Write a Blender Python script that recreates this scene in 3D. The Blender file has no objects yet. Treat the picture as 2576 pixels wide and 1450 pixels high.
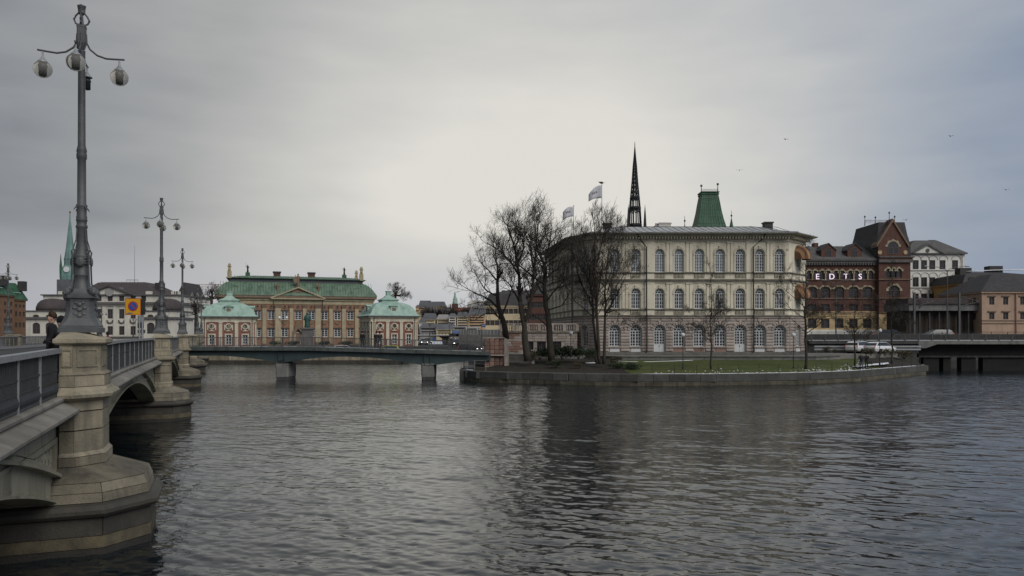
import bpy, math, random
import numpy as np
from mathutils import Vector, Matrix
random.seed(7)
R = math.radians
scene = bpy.context.scene
COL = scene.collection
# ---------------------------------------------------------------- camera
F, CX, HY, H = 1900.0, 1288.0, 842.0, 4.7          # focal length, centre and horizon (2576-wide picture), eye height
cam = bpy.data.cameras.new('camera'); camo = bpy.data.objects.new('camera', cam); COL.objects.link(camo)
camo.location = (0, 0, H); camo.rotation_euler = (R(90), 0, 0)
cam.sensor_width = 36; cam.lens = 36 * F / 2576
cam.shift_y = (HY - 725) / 2576
cam.clip_start = .1; cam.clip_end = 6000
scene.camera = camo
# ---------------------------------------------------------------- sky, sun, exposure
SUN_EL, SUN_AZ = R(40), R(138)                      # azimuth clockwise from +Y: behind the camera, to the right
world = bpy.data.worlds.new('World'); scene.world = world; world.use_nodes = True
nt = world.node_tree; nt.nodes.clear(); N = nt.nodes.new; L = nt.links.new
out = N('ShaderNodeOutputWorld')
sky = N('ShaderNodeTexSky'); sky.sky_type = 'NISHITA'; sky.sun_disc = False
sky.sun_elevation = SUN_EL; sky.sun_rotation = SUN_AZ; sky.air_density = 1.2; sky.dust_density = 3
b1 = N('ShaderNodeBackground'); b1.inputs[1].default_value = .06; L(sky.outputs[0], b1.inputs[0])
tc = N('ShaderNodeTexCoord')
def wmath(op, a, b=None, clamp=False):
    n = N('ShaderNodeMath'); n.operation = op; n.use_clamp = clamp
    for i, v in enumerate((a, b)):
        if v is None: continue
        if isinstance(v, (int, float)): n.inputs[i].default_value = v
        else: L(v, n.inputs[i])
    return n.outputs[0]
def wmix(f, a, b):
    n = N('ShaderNodeMix'); n.data_type = 'RGBA'
    if isinstance(f, float): n.inputs[0].default_value = f
    else: L(f, n.inputs[0])
    for i, v in ((6, a), (7, b)):
        if isinstance(v, tuple): n.inputs[i].default_value = (*v, 1)
        else: L(v, n.inputs[i])
    return n.outputs[2]
mp = N('ShaderNodeMapping'); mp.inputs['Scale'].default_value = (1.2, 1.2, 3.2); L(tc.outputs['Generated'], mp.inputs[0])
nz = N('ShaderNodeTexNoise'); nz.inputs['Scale'].default_value = 1.15; nz.inputs['Detail'].default_value = 5; nz.inputs['Roughness'].default_value = .5
L(mp.outputs[0], nz.inputs['Vector'])
mp2 = N('ShaderNodeMapping'); mp2.inputs['Scale'].default_value = (2.0, 2.0, 11); mp2.inputs['Rotation'].default_value = (.12, .25, 0); L(tc.outputs['Generated'], mp2.inputs[0])
nz2 = N('ShaderNodeTexNoise'); nz2.inputs['Scale'].default_value = 2.2; nz2.inputs['Detail'].default_value = 6; L(mp2.outputs[0], nz2.inputs['Vector'])
dp = N('ShaderNodeVectorMath'); dp.operation = 'DOT_PRODUCT'; L(tc.outputs['Generated'], dp.inputs[0])
gd = Vector((.03, .97, .20)).normalized(); dp.inputs[1].default_value = gd     # thin bright cloud
glow = wmath('POWER', wmath('MAXIMUM', dp.outputs['Value'], 0.0), 13.0)
fac = wmath('ADD', wmath('MULTIPLY', glow, .98), wmath('MULTIPLY', wmath('SUBTRACT', nz.outputs['Fac'], .5), 1.15))
fac = wmath('ADD', fac, wmath('MULTIPLY', wmath('SUBTRACT', nz2.outputs['Fac'], .5), .24), True)
sx = N('ShaderNodeSeparateXYZ'); L(tc.outputs['Generated'], sx.inputs[0])
side = wmath('MULTIPLY_ADD', sx.outputs[0], 1.3); nt.nodes[-1].inputs[2].default_value = .45; nt.nodes[-1].use_clamp = True
cloud = wmix(fac, wmix(side, (.20, .212, .23), (.175, .23, .33)), (.68, .66, .605))
lowf = wmath('MULTIPLY', wmath('SUBTRACT', 1.0, wmath('MULTIPLY', wmath('MAXIMUM', sx.outputs[2], 0.0), 7.5), True), .72)
cloud = wmix(lowf, cloud, wmix(side, (.53, .535, .59), (.215, .27, .385)))
b2 = N('ShaderNodeBackground'); b2.inputs[1].default_value = .82; L(cloud, b2.inputs[0])
ms = N('ShaderNodeMixShader'); ms.inputs[0].default_value = .93
L(b1.outputs[0], ms.inputs[1]); L(b2.outputs[0], ms.inputs[2]); L(ms.outputs[0], out.inputs[0])
sl = bpy.data.lights.new('sun', 'SUN'); sl.energy = 1.5; sl.angle = R(45); sl.color = (1, .95, .88)
so = bpy.data.objects.new('sun', sl); COL.objects.link(so)
sd = Vector((math.sin(SUN_AZ) * math.cos(SUN_EL), math.cos(SUN_AZ) * math.cos(SUN_EL), math.sin(SUN_EL)))
so.rotation_euler = (-sd).to_track_quat('-Z', 'Y').to_euler()
so.location = (0, -20, 60)
scene.view_settings.view_transform = 'Standard'; scene.view_settings.look = 'None'
scene.view_settings.exposure = .46; scene.view_settings.gamma = 1
# ---------------------------------------------------------------- helpers
def X(px, Y): return (px - CX) * Y / F
def Z(py, Y): return H + (HY - py) * Y / F
class MB:
    """collects shapes; build() links them as ONE mesh object"""
    def __init__(s, M=None): s.v = []; s.f = []; s.M = M
    def add(s, vs, fs):
        o = len(s.v)
        if s.M is not None: vs = [tuple(s.M @ Vector(v)) for v in vs]
        s.v += [tuple(v) for v in vs]; s.f += [tuple(i + o for i in f) for f in fs]; return s
    def box(s, x0, x1, y0, y1, z0, z1):
        v = [(x, y, z) for z in (z0, z1) for x, y in ((x0, y0), (x1, y0), (x1, y1), (x0, y1))]
        return s.add(v, [(3, 2, 1, 0), (4, 5, 6, 7), (0, 1, 5, 4), (1, 2, 6, 5), (2, 3, 7, 6), (3, 0, 4, 7)])
    def stone(s, x0, x1, z0, z1, y0, y1, b=.03):       # pillow face towards -y (y0 < y1)
        bx, bz = min(b, (x1 - x0) * .3), min(b, (z1 - z0) * .3)
        v = [(x0, y1, z0), (x1, y1, z0), (x1, y1, z1), (x0, y1, z1), (x0, y0 + b, z0), (x1, y0 + b, z0), (x1, y0 + b, z1), (x0, y0 + b, z1),
             (x0 + bx, y0, z0 + bz), (x1 - bx, y0, z0 + bz), (x1 - bx, y0, z1 - bz), (x0 + bx, y0, z1 - bz)]
        f = [(8, 9, 10, 11), (3, 2, 1, 0)]
        for a in range(4):
            c = (a + 1) % 4; f += [(a, c, c + 4, a + 4), (a + 4, c + 4, c + 8, a + 8)]
        return s.add(v, f)
    def loft(s, rings, cap=True, closed=True):
        n = len(rings[0]); v = [p for r in rings for p in r]; f = []
        for k in range(len(rings) - 1):
            for i in range(n if closed else n - 1):
                j = (i + 1) % n; f.append((k * n + i, k * n + j, (k + 1) * n + j, (k + 1) * n + i))
        if cap: f += [tuple(reversed(range(n))), tuple(range((len(rings) - 1) * n, len(rings) * n))]
        return s.add(v, f)
    def prism(s, poly, z0, z1, poly2=None):
        return s.loft([[(x, y, z0) for x, y in poly], [(x, y, z1) for x, y in (poly2 or poly)]])
    def lathe(s, prof, n=12, c=(0, 0, 0), ph=0, cap=True):
        return s.loft([[(c[0] + r * math.cos(ph + 2 * math.pi * i / n), c[1] + r * math.sin(ph + 2 * math.pi * i / n), c[2] + z) for i in range(n)] for r, z in prof], cap)
    def tube(s, pts, rad, n=6, cap=True):
        pts = [Vector(p) for p in pts]; rings = []
        for i, p in enumerate(pts):
            d = (pts[min(i + 1, len(pts) - 1)] - pts[max(i - 1, 0)])
            if d.length < 1e-9: d = Vector((0, 0, 1))
            d.normalize(); a = Vector((0, 0, 1)) if abs(d.z) < .9 else Vector((1, 0, 0))
            u = d.cross(a).normalized(); w = d.cross(u)
            r = rad[i] if isinstance(rad, (list, tuple)) else rad
            rings.append([tuple(p + (u * math.cos(2 * math.pi * k / n) - w * math.sin(2 * math.pi * k / n)) * r) for k in range(n)])
        return s.loft(rings, cap)
    def ball(s, c, r, nu=12, nv=8, sc=(1, 1, 1)):
        prof = [(max(1e-3, math.sin(math.pi * k / nv)), -math.cos(math.pi * k / nv)) for k in range(nv + 1)]
        return s.loft([[(c[0] + r * sc[0] * a * math.cos(2 * math.pi * i / nu), c[1] + r * sc[1] * a * math.sin(2 * math.pi * i / nu), c[2] + r * sc[2] * b) for i in range(nu)] for a, b in prof])
    def extr(s, poly, y0, y1):                          # poly in (x,z), counter-clockwise seen from -y, extruded along y
        n = len(poly); v = [(x, y0, z) for x, z in poly] + [(x, y1, z) for x, z in poly]
        f = [tuple(range(n)), tuple(reversed(range(n, 2 * n)))] + [(i, i + n, (i + 1) % n + n, (i + 1) % n) for i in range(n)]
        return s.add(v, f)
    def mesh(s, name, mat=None, smooth=False):
        me = bpy.data.meshes.new(name); me.from_pydata(s.v, [], s.f); me.update()
        if mat: me.materials.append(mat)
        if smooth: me.polygons.foreach_set('use_smooth', [True] * len(me.polygons))
        return me
    def build(s, name, mat=None, parent=None, smooth=False, loc=(0, 0, 0), rot=(0, 0, 0), kind=None):
        return inst(name, s.mesh(name, mat, smooth), parent, loc, rot, kind=kind)
def inst(name, me, parent=None, loc=(0, 0, 0), rot=(0, 0, 0), sc=None, kind=None):
    o = bpy.data.objects.new(name, me); COL.objects.link(o); o.location = loc; o.rotation_euler = rot
    if sc: o.scale = sc
    if parent: o.parent = parent
    if kind: o['kind'] = kind
    return o
def tag(o, label, cat, group=None):
    o['label'] = label; o['category'] = cat
    if group: o['group'] = group
    return o
def thing(name, label, cat, loc=(0, 0, 0), rz=0, group=None):
    o = bpy.data.objects.new(name, None); COL.objects.link(o); o.location = loc; o.rotation_euler = (0, 0, rz); o.empty_display_size = .3
    return tag(o, label, cat, group)
def copy_tree(o, parent=None):
    c = o.copy(); COL.objects.link(c); c.parent = parent
    for ch in [k for k in bpy.data.objects if k.parent == o]: copy_tree(ch, c)
    return c
CACHE = {}
def cached(key, fn):
    if key not in CACHE: CACHE[key] = fn()
    return CACHE[key]
# ---------------------------------------------------------------- materials
def mat(name, c, c2=None, scale=1.5, rough=.8, bump=0, bscale=20, metal=0, rnd=0, streak=False, c3=None, spec=.3, detail=6):
    m = bpy.data.materials.new(name); m.use_nodes = True; t = m.node_tree; nd = t.nodes.new; lk = t.links.new
    p = t.nodes['Principled BSDF']; p.inputs['Roughness'].default_value = rough; p.inputs['Metallic'].default_value = metal
    p.inputs['Specular IOR Level'].default_value = spec
    g = nd('ShaderNodeNewGeometry'); src = g.outputs['Position']
    col = None
    def mixc(f, a, b, mode='MIX'):
        n = nd('ShaderNodeMix'); n.data_type = 'RGBA'; n.blend_type = mode
        if isinstance(f, (int, float)): n.inputs[0].default_value = f
        else: lk(f, n.inputs[0])
        for i, v in ((6, a), (7, b)):
            if isinstance(v, tuple): n.inputs[i].default_value = (*v, 1)
            else: lk(v, n.inputs[i])
        return n.outputs[2]
    def noise(sc, stretch=None, det=detail):
        v = src
        if stretch:
            q = nd('ShaderNodeMapping'); q.inputs['Scale'].default_value = stretch; lk(src, q.inputs[0]); v = q.outputs[0]
        n = nd('ShaderNodeTexNoise'); n.inputs['Scale'].default_value = sc; n.inputs['Detail'].default_value = det; n.inputs['Roughness'].default_value = .62
        lk(v, n.inputs['Vector']); return n.outputs['Fac']
    def ramp(f, a, b):
        r = nd('ShaderNodeMapRange'); r.inputs[1].default_value = a; r.inputs[2].default_value = b; lk(f, r.inputs[0]); return r.outputs[0]
    c2 = c2 or tuple(x * .72 for x in c)
    col = mixc(ramp(noise(scale), .35, .68), c, c2)
    if streak: col = mixc(ramp(noise(scale * 1.4, (1, 1, .12)), .5, .78), col, c3 or tuple(x * .5 for x in c2))
    elif c3: col = mixc(ramp(noise(scale * 2.3), .55, .72), col, c3)
    if rnd:
        oi = nd('ShaderNodeObjectInfo'); r = nd('ShaderNodeMapRange'); r.inputs[3].default_value = 1 - rnd; r.inputs[4].default_value = 1 + rnd; lk(oi.outputs['Random'], r.inputs[0])
        h = nd('ShaderNodeHueSaturation'); lk(r.outputs[0], h.inputs['Value']); lk(col, h.inputs['Color']); col = h.outputs[0]
    lk(col, p.inputs['Base Color'])
    if bump:
        b = nd('ShaderNodeBump'); b.inputs['Strength'].default_value = bump; b.inputs['Distance'].default_value = .05
        lk(noise(bscale), b.inputs['Height']); lk(b.outputs[0], p.inputs['Normal'])
    return m
M = {}
def dm(k, *a, **kw): M[k] = mat(k, *a, **kw)
dm('granite', (.31, .27, .195), (.185, .167, .125), 1.6, .85, .6, 24, rnd=.26, streak=True, c3=(.085, .08, .066))
dm('granite_base', (.20, .178, .13), (.105, .096, .076), 1.6, .8, .6, 20, rnd=.22, streak=True, c3=(.05, .048, .04))
dm('granite_low', (.065, .06, .048), (.035, .033, .028), 1.2, .6, .35, 20, rnd=.12, streak=True, c3=(.03, .03, .027))  # darker lower stone: pier shade and weathering both put into the colour
dm('granite_dark', (.15, .145, .13), (.085, .083, .076), 1.5, .75, .4, 25, rnd=.18)
dm('granite_tide', (.12, .10, .062), (.05, .045, .033), 2.2, .7, .4, 20, rnd=.1)
dm('granite_black', (.04, .038, .033), (.025, .024, .021), 1.6, .6, .4, 20, rnd=.1)
dm('quay_top', (.075, .076, .07), (.045, .046, .043), 1.2, .8, .5, 16, rnd=.28)
dm('quay_low', (.105, .095, .066), (.05, .047, .036), 1.2, .8, .5, 16, rnd=.3, streak=True, c3=(.03, .03, .025))
dm('iron_paint', (.31, .29, .215), (.21, .20, .15), .8, .6, .15, 12, streak=True, c3=(.11, .10, .075), spec=.4)
dm('iron_grey', (.085, .09, .093), (.055, .058, .06), 3, .5, .2, 60, spec=.45)
dm('iron_dark', (.03, .032, .034), (.02, .021, .022), 3, .5, .1, 50)
dm('cornice_stone', (.235, .22, .19), (.15, .142, .125), 1.4, .8, .4, 25, rnd=.16, streak=True, c3=(.1, .095, .085))
dm('shed_wall', (.06, .048, .038), (.035, .03, .025), .8, .9)
dm('rail_iron', (.05, .053, .056), (.035, .037, .039), 3, .5)
dm('soffit', (.022, .022, .021), None, 1, .9)  # near-black: the shade under the bridges is put into the colour
dm('asphalt', (.06, .06, .062), (.045, .045, .046), 2, .9, .2, 60)
dm('galv', (.33, .34, .35), (.24, .25, .26), 6, .45, metal=.3, spec=.5)
dm('snow', (.72, .74, .77), (.6, .62, .66), 3, .8, .3, 15)
dm('steel_green', (.045, .066, .068), (.03, .045, .048), .9, .55, .1, 20, streak=True, c3=(.03, .04, .04))
dm('steel_edge', (.088, .10, .092), (.055, .066, .062), 1.2, .6, streak=True)
dm('concrete', (.19, .19, .18), (.13, .13, .125), 1.1, .85, .3, 25, streak=True, c3=(.07, .07, .065))
dm('concrete_dark', (.07, .07, .068), (.045, .045, .044), 1.1, .85, .2, 25, streak=True)
dm('plaster_cream', (.71, .66, .53), (.61, .57, .46), .55, .88, .12, 18, streak=True, c3=(.36, .325, .25))
dm('trim_cream', (.56, .52, .41), (.46, .43, .34), .9, .85, .1, 18, streak=True, c3=(.30, .28, .22))
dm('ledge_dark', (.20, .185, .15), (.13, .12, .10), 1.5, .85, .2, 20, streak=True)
dm('rustic', (.42, .36, .32), (.30, .265, .24), 1.0, .88, .45, 14, rnd=.16, streak=True, c3=(.15, .12, .105))
dm('redstone', (.27, .145, .11), (.22, .165, .14), 1.0, .88, .4, 14, rnd=.2, streak=True, c3=(.11, .08, .07))
dm('roof_zinc', (.43, .435, .42), (.28, .285, .28), .6, .55, .1, 6, metal=.2, spec=.5)
dm('roof_dark', (.055, .052, .052), (.035, .034, .034), 1.2, .7, .25, 12)
dm('roof_brown', (.075, .06, .06), (.05, .042, .043), 1.2, .75, .2, 10)
dm('roof_slate', (.12, .115, .11), (.075, .073, .072), 1.2, .7, .2, 10, c3=(.05, .05, .05))
dm('copper', (.15, .22, .155), (.085, .135, .10), .7, .65, .1, 8, streak=True, c3=(.035, .07, .055))
dm('copper_dark', (.05, .13, .075), (.03, .085, .05), .5, .6, .1, 8, streak=True, c3=(.02, .045, .03))
dm('verdigris', (.35, .475, .41), (.25, .375, .32), .55, .7, .1, 8, streak=True, c3=(.15, .235, .195))
dm('orange_plaster', (.31, .165, .105), (.24, .13, .085), .9, .85, .1, 12)
dm('red_plaster', (.25, .11, .085), (.19, .085, .068), 1.2, .85, .2, 14)
dm('sandstone', (.42, .37, .25), (.32, .28, .19), 1.0, .85, .1, 10, streak=True, c3=(.22, .19, .13))
dm('brownstone', (.22, .16, .115), (.15, .11, .08), 1.2, .85, .2, 12)
dm('white_plaster', (.62, .60, .53), (.54, .52, .46), .5, .85, streak=True, c3=(.40, .39, .34))
dm('grey_stone', (.13, .125, .12), (.09, .088, .085), 1.2, .85, .2, 12)
dm('pale_plaster', (.72, .71, .66), (.64, .63, .585), .5, .85, streak=True, c3=(.5, .49, .45))
dm('brick', (.118, .06, .047), (.085, .044, .036), 1.4, .85, .35, 22, streak=True, c3=(.09, .034, .025))
dm('brick_stone', (.46, .35, .20), (.36, .27, .155), 1.2, .85, .35, 14, rnd=.15)
dm('yellow_plaster', (.42, .275, .115), (.43, .27, .10), .8, .85)
dm('pink_plaster', (.43, .305, .225), (.35, .25, .185), .8, .85, streak=True, c3=(.30, .21, .155))
dm('brown_plaster', (.20, .115, .07), (.155, .09, .055), .8, .85, streak=True, c3=(.14, .08, .05))
dm('cream_far', (.56, .47, .31), (.48, .40, .27), .3, .9)
dm('grey_far', (.34, .33, .32), (.26, .26, .25), .3, .9)
dm('peach_far', (.55, .38, .22), (.46, .32, .19), .3, .9)
dm('white_far', (.62, .60, .55), (.54, .52, .48), .3, .9)
dm('red_roof', (.36, .10, .055), (.28, .08, .045), .6, .8)
dm('slate_far', (.13, .135, .145), (.09, .095, .105), .3, .8)
dm('frame_white', (.60, .62, .62), (.52, .54, .54), 4, .5)
dm('frame_dark', (.085, .075, .07), (.06, .055, .05), 4, .6)
dm('glass', (.022, .026, .03), (.035, .04, .046), .45, .09, spec=.6)
dm('glass_blind', (.15, .17, .19), (.09, .105, .12), .5, .12, spec=.6)
dm('glass_mid', (.06, .065, .07), (.03, .034, .038), .5, .1, spec=.6)
dm('spire_copper', (.17, .29, .26), (.12, .21, .19), .3, .7, streak=True, c3=(.09, .13, .12))
dm('glass_dim', (.045, .04, .045), (.03, .028, .03), .5, .2, spec=.5)
dm('bark', (.062, .053, .042), (.036, .031, .026), 6, .95, .5, 25, c3=(.05, .052, .035))
dm('twig', (.06, .052, .045), (.042, .036, .031), 3, .95)
dm('leaf', (.036, .056, .026), (.022, .036, .017), 2, .6, rnd=.25, c3=(.055, .06, .022))
dm('leaf_dry', (.075, .06, .028), (.045, .045, .02), 2, .7, rnd=.25)
dm('grass', (.072, .088, .022), (.05, .066, .017), .8, .95, .5, 40, c3=(.12, .10, .045))
dm('soil', (.035, .029, .022), (.024, .02, .016), 1.5, .95, .5, 20, c3=(.05, .05, .025))
dm('gravel', (.19, .185, .17), (.14, .135, .125), 1.2, .95, .3, 40)
dm('paving', (.14, .14, .14), (.10, .10, .10), .8, .9, .2, 30)
dm('bronze', (.045, .12, .105), (.03, .075, .07), 4, .5, .2, 30, metal=.2)
dm('gold', (.42, .29, .08), (.3, .2, .06), 3, .4, metal=.6)
dm('sign_yellow', (.62, .33, .015), (.56, .30, .015), 5, .5)
dm('sign_red', (.45, .03, .025), (.4, .028, .025), 5, .5)
dm('sign_blue', (.02, .09, .33), (.018, .08, .3), 5, .5)
dm('sign_white', (.7, .7, .7), (.62, .62, .62), 5, .5)
dm('car_white', (.68, .69, .70), (.66, .67, .68), 1, .25, spec=.6)
dm('car_black', (.012, .012, .014), (.014, .014, .016), 1, .2, spec=.6)
dm('car_grey', (.14, .145, .15), None, 1, .25, spec=.6)
dm('car_lime', (.42, .62, .03), (.42, .6, .03), 1, .3, spec=.5)
dm('tyre', (.014, .014, .014), None, 5, .9)
dm('skin', (.45, .26, .19), (.4, .22, .16), 8, .6)
dm('hair_brown', (.05, .028, .016), None, 8, .7)
dm('cloth_black', (.010, .010, .012), (.016, .016, .018), 8, .9)
dm('awning', (.33, .19, .10), (.28, .16, .085), 2, .85)
dm('awning_dark', (.15, .08, .05), (.12, .065, .04), 2, .85)
dm('flag', (.55, .55, .58), (.48, .48, .52), 1, .9)
dm('crane_paint', (.55, .45, .42), (.5, .42, .4), 1, .7)
def emit(name, c, s):
    m = bpy.data.materials.new(name); m.use_nodes = True; p = m.node_tree.nodes['Principled BSDF']
    p.inputs['Base Color'].default_value = (*c, 1); p.inputs['Emission Color'].default_value = (*c, 1); p.inputs['Emission Strength'].default_value = s; M[name] = m
emit('letter_light', (.78, .68, .80), .55); emit('headlamp', (1, .96, .88), 3); emit('tail_red', (.5, .02, .02), .5); emit('amber', (1, .35, .05), 2)
# frosted lamp glass and clear car glass
def glassy(name, c, rough, trans):
    m = bpy.data.materials.new(name); m.use_nodes = True; p = m.node_tree.nodes['Principled BSDF']
    p.inputs['Base Color'].default_value = (*c, 1); p.inputs['Roughness'].default_value = rough; p.inputs['Transmission Weight'].default_value = trans; p.inputs['IOR'].default_value = 1.12; M[name] = m
glassy('globe_glass', (.62, .60, .55), .16, .82); glassy('globe_opal', (.72, .72, .72), .35, 0)
# ---------------------------------------------------------------- walls with real openings, windows
def arc(cx, cz, r, n=10, a0=math.pi, a1=0.0):
    return [(cx + r * math.cos(a0 + (a1 - a0) * i / n), cz + r * math.sin(a0 + (a1 - a0) * i / n)) for i in range(n + 1)]
def wall_mesh(W, z0, z1, ops, depth=.25, mb=None):
    """front wall 0..W x z0..z1 facing -y with openings (xc, zbottom, w, h, arched) and reveals"""
    mb = mb or MB(); xs = {0, W}; zs = {z0, z1}
    for (xc, zb, w, h, a) in ops: xs |= {xc - w / 2, xc + w / 2}; zs |= {zb, zb + h}
    xs = sorted(x for x in xs if 0 <= x <= W); zs = sorted(z for z in zs if z0 <= z <= z1)
    for i in range(len(xs) - 1):
        j0 = None
        for j in range(len(zs) - 1):
            mx, mz = (xs[i] + xs[i + 1]) / 2, (zs[j] + zs[j + 1]) / 2
            if xs[i + 1] - xs[i] < 1e-6 or zs[j + 1] - zs[j] < 1e-6: continue
            hole = any(abs(mx - o[0]) < o[2] / 2 and o[1] < mz < o[1] + o[3] for o in ops)
            if not hole:
                if j0 is None: j0 = j
            if (hole or j == len(zs) - 2) and j0 is not None:
                je = j if hole else j + 1
                mb.add([(xs[i], 0, zs[j0]), (xs[i + 1], 0, zs[j0]), (xs[i + 1], 0, zs[je]), (xs[i], 0, zs[je])], [(0, 1, 2, 3)]); j0 = None
    for (xc, zb, w, h, a) in ops:
        r = w / 2
        if a:
            zs_ = zb + h - r * a; pts = [(xc - r, zb), ] + [(xc + r * math.cos(math.pi - math.pi * i / 10), zs_ + r * a * math.sin(math.pi * i / 10)) for i in range(11)] + [(xc + r, zb)]
            up = pts[1:-1]
            for k in range(10):
                (xa, za), (xb, zb2) = up[k], up[k + 1]
                mb.add([(xa, 0, za), (xb, 0, zb2), (xb, 0, zb + h), (xa, 0, zb + h)], [(0, 1, 2, 3)])
        else: pts = [(xc - r, zb), (xc - r, zb + h), (xc + r, zb + h), (xc + r, zb)]
        n = len(pts)
        for k in range(n):
            (xa, za), (xb, zb2) = pts[k], pts[(k + 1) % n]
            mb.add([(xa, 0, za), (xa, depth, za), (xb, depth, zb2), (xb, 0, zb2)], [(0, 1, 2, 3)])
    return mb
def win_meshes(w, h, nx, nz, a, bar, fm, gm, split=False, fan=True):
    """frame mesh and pane mesh(es), origin at the sill centre, facing -y"""
    fr = MB(); r = w / 2; hh = h - r * a; b = bar * 1.7
    fr.box(-r, -r + b, -.03, .04, 0, hh); fr.box(r - b, r, -.03, .04, 0, hh); fr.box(-r + b, r - b, -.03, .04, 0, b)
    if a:
        fr.box(-r + b, r - b, -.035, .04, hh - b, hh)
        P = [(r * math.cos(math.pi * i / 10), hh + r * a * math.sin(math.pi * i / 10)) for i in range(11)]; q = (r - b) / r
        Q = [(x * q, hh + (z - hh) * q) for x, z in P]
        for k in range(10):
            fr.add([(*p[:1], y, p[1]) for y in (-.03, .04) for p in (P[k], P[k + 1], Q[k + 1], Q[k])], [(0, 3, 2, 1), (0, 1, 5, 4), (2, 3, 7, 6)])
        if fan and nx > 1:
            for t in (36, 72, 108, 144):
                c, s_ = math.cos(R(t)), math.sin(R(t)); k = bar * .5
                a0, a1 = .42 * r, .98 * (r - b)
                fr.add([(c * d + s_ * e, -.015, hh + (s_ * d - c * e) * a) for d in (a0, a1) for e in (-k, k)], [(0, 1, 3, 2)])
            P2 = arc(0, hh, .45 * r, 8); P3 = arc(0, hh, .45 * r - bar, 8)
            for k in range(8): fr.add([(p[0], -.015, hh + (p[1] - hh) * a) for p in (P2[k], P2[k + 1], P3[k + 1], P3[k])], [(0, 3, 2, 1)])
    else: fr.box(-r + b, r - b, -.03, .04, hh - b, hh)
    for i in range(1, nx):
        x = -r + w * i / nx; k = bar * (.9 if i * 2 == nx else .5); fr.box(x - k, x + k, -.02 - (.012 if i * 2 == nx else 0), .02, b, hh - b)
    for j in range(1, nz):
        z = hh * j / nz; fr.box(-r + b, r - b, -.016, .018, z - bar * .5, z + bar * .5)
    me = fr.mesh('window', fm)
    ps = []
    if split:
        cw, ch = w / nx, hh / nz
        pm = MB().box(-cw / 2 + .012, cw / 2 - .012, 0, .015, .012, ch - .012).mesh('pane', gm)
        for i in range(nx):
            for j in range(nz): ps.append((pm, (-r + cw * (i + .5), .022, ch * j)))
        if a: ps.append((MB().extr([(-r, hh)] + [(r, hh)] + [(r * math.cos(math.pi * i / 10), hh + r * a * math.sin(math.pi * i / 10)) for i in range(1, 10)], .02, .035).mesh('pane', gm), (0, 0, 0)))
    else:
        poly = [(-r, 0), (r, 0), (r, hh)] + ([(r * math.cos(math.pi * i / 10), hh + r * a * math.sin(math.pi * i / 10)) for i in range(1, 10)] if a else []) + [(-r, hh)]
        ps.append((MB().extr(poly, .02, .035).mesh('pane', gm), (0, 0, 0)))
    return me, ps
def window(parent, loc, ang, w, h, nx=2, nz=3, a=0, bar=.05, fm='frame_white', gm='glass', split=False, depth=.18, name='window', pane=True, shutter=None):
    me, ps = cached(('win', round(w, 3), round(h, 3), nx, nz, a, bar, fm, gm, split), lambda: win_meshes(w, h, nx, nz, a, bar, M[fm], M[gm], split))
    off = Vector((-math.sin(ang), math.cos(ang), 0)) * depth
    o = inst(name, me, parent, Vector(loc) + off, (0, 0, ang))
    for pm, pl in ps: inst('pane', pm, o, pl)
    return o
def facade(parent, x0, y0, ang, W, z0, z1, ops, wm, depth=.25, wins=True, name='wall', **kw):
    """one wall of a building, starting at (x0,y0) along ang; ops (xc,zb,w,h,arched[,nx,nz])"""
    o = wall_mesh(W, z0, z1, [p[:5] for p in ops], depth).build(name, M[wm], parent, loc=(x0, y0, 0), rot=(0, 0, ang))
    if wins:
        for p in ops:
            k = dict(kw)
            if len(p) > 5: k['nx'], k['nz'] = p[5], p[6]
            window(parent, (x0 + math.cos(ang) * p[0], y0 + math.sin(ang) * p[0], p[1]), ang, p[2], p[3], a=p[4], depth=depth * .75, **k)
    return o
def offset_poly(P, d):
    n = len(P); out = []
    for i in range(n):
        p0, p1, p2 = Vector(P[i - 1]), Vector(P[i]), Vector(P[(i + 1) % n])
        a, b = (p1 - p0).normalized(), (p2 - p1).normalized(); na, nb = Vector((a.y, -a.x)), Vector((b.y, -b.x))
        m = (na + nb); m = m / max(.3, m.dot(na)) if m.length > 1e-6 else na
        out.append(tuple(p1 + m * d))
    return out
def ringz(P, z): return [(x, y, z) for x, y in P]
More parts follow.
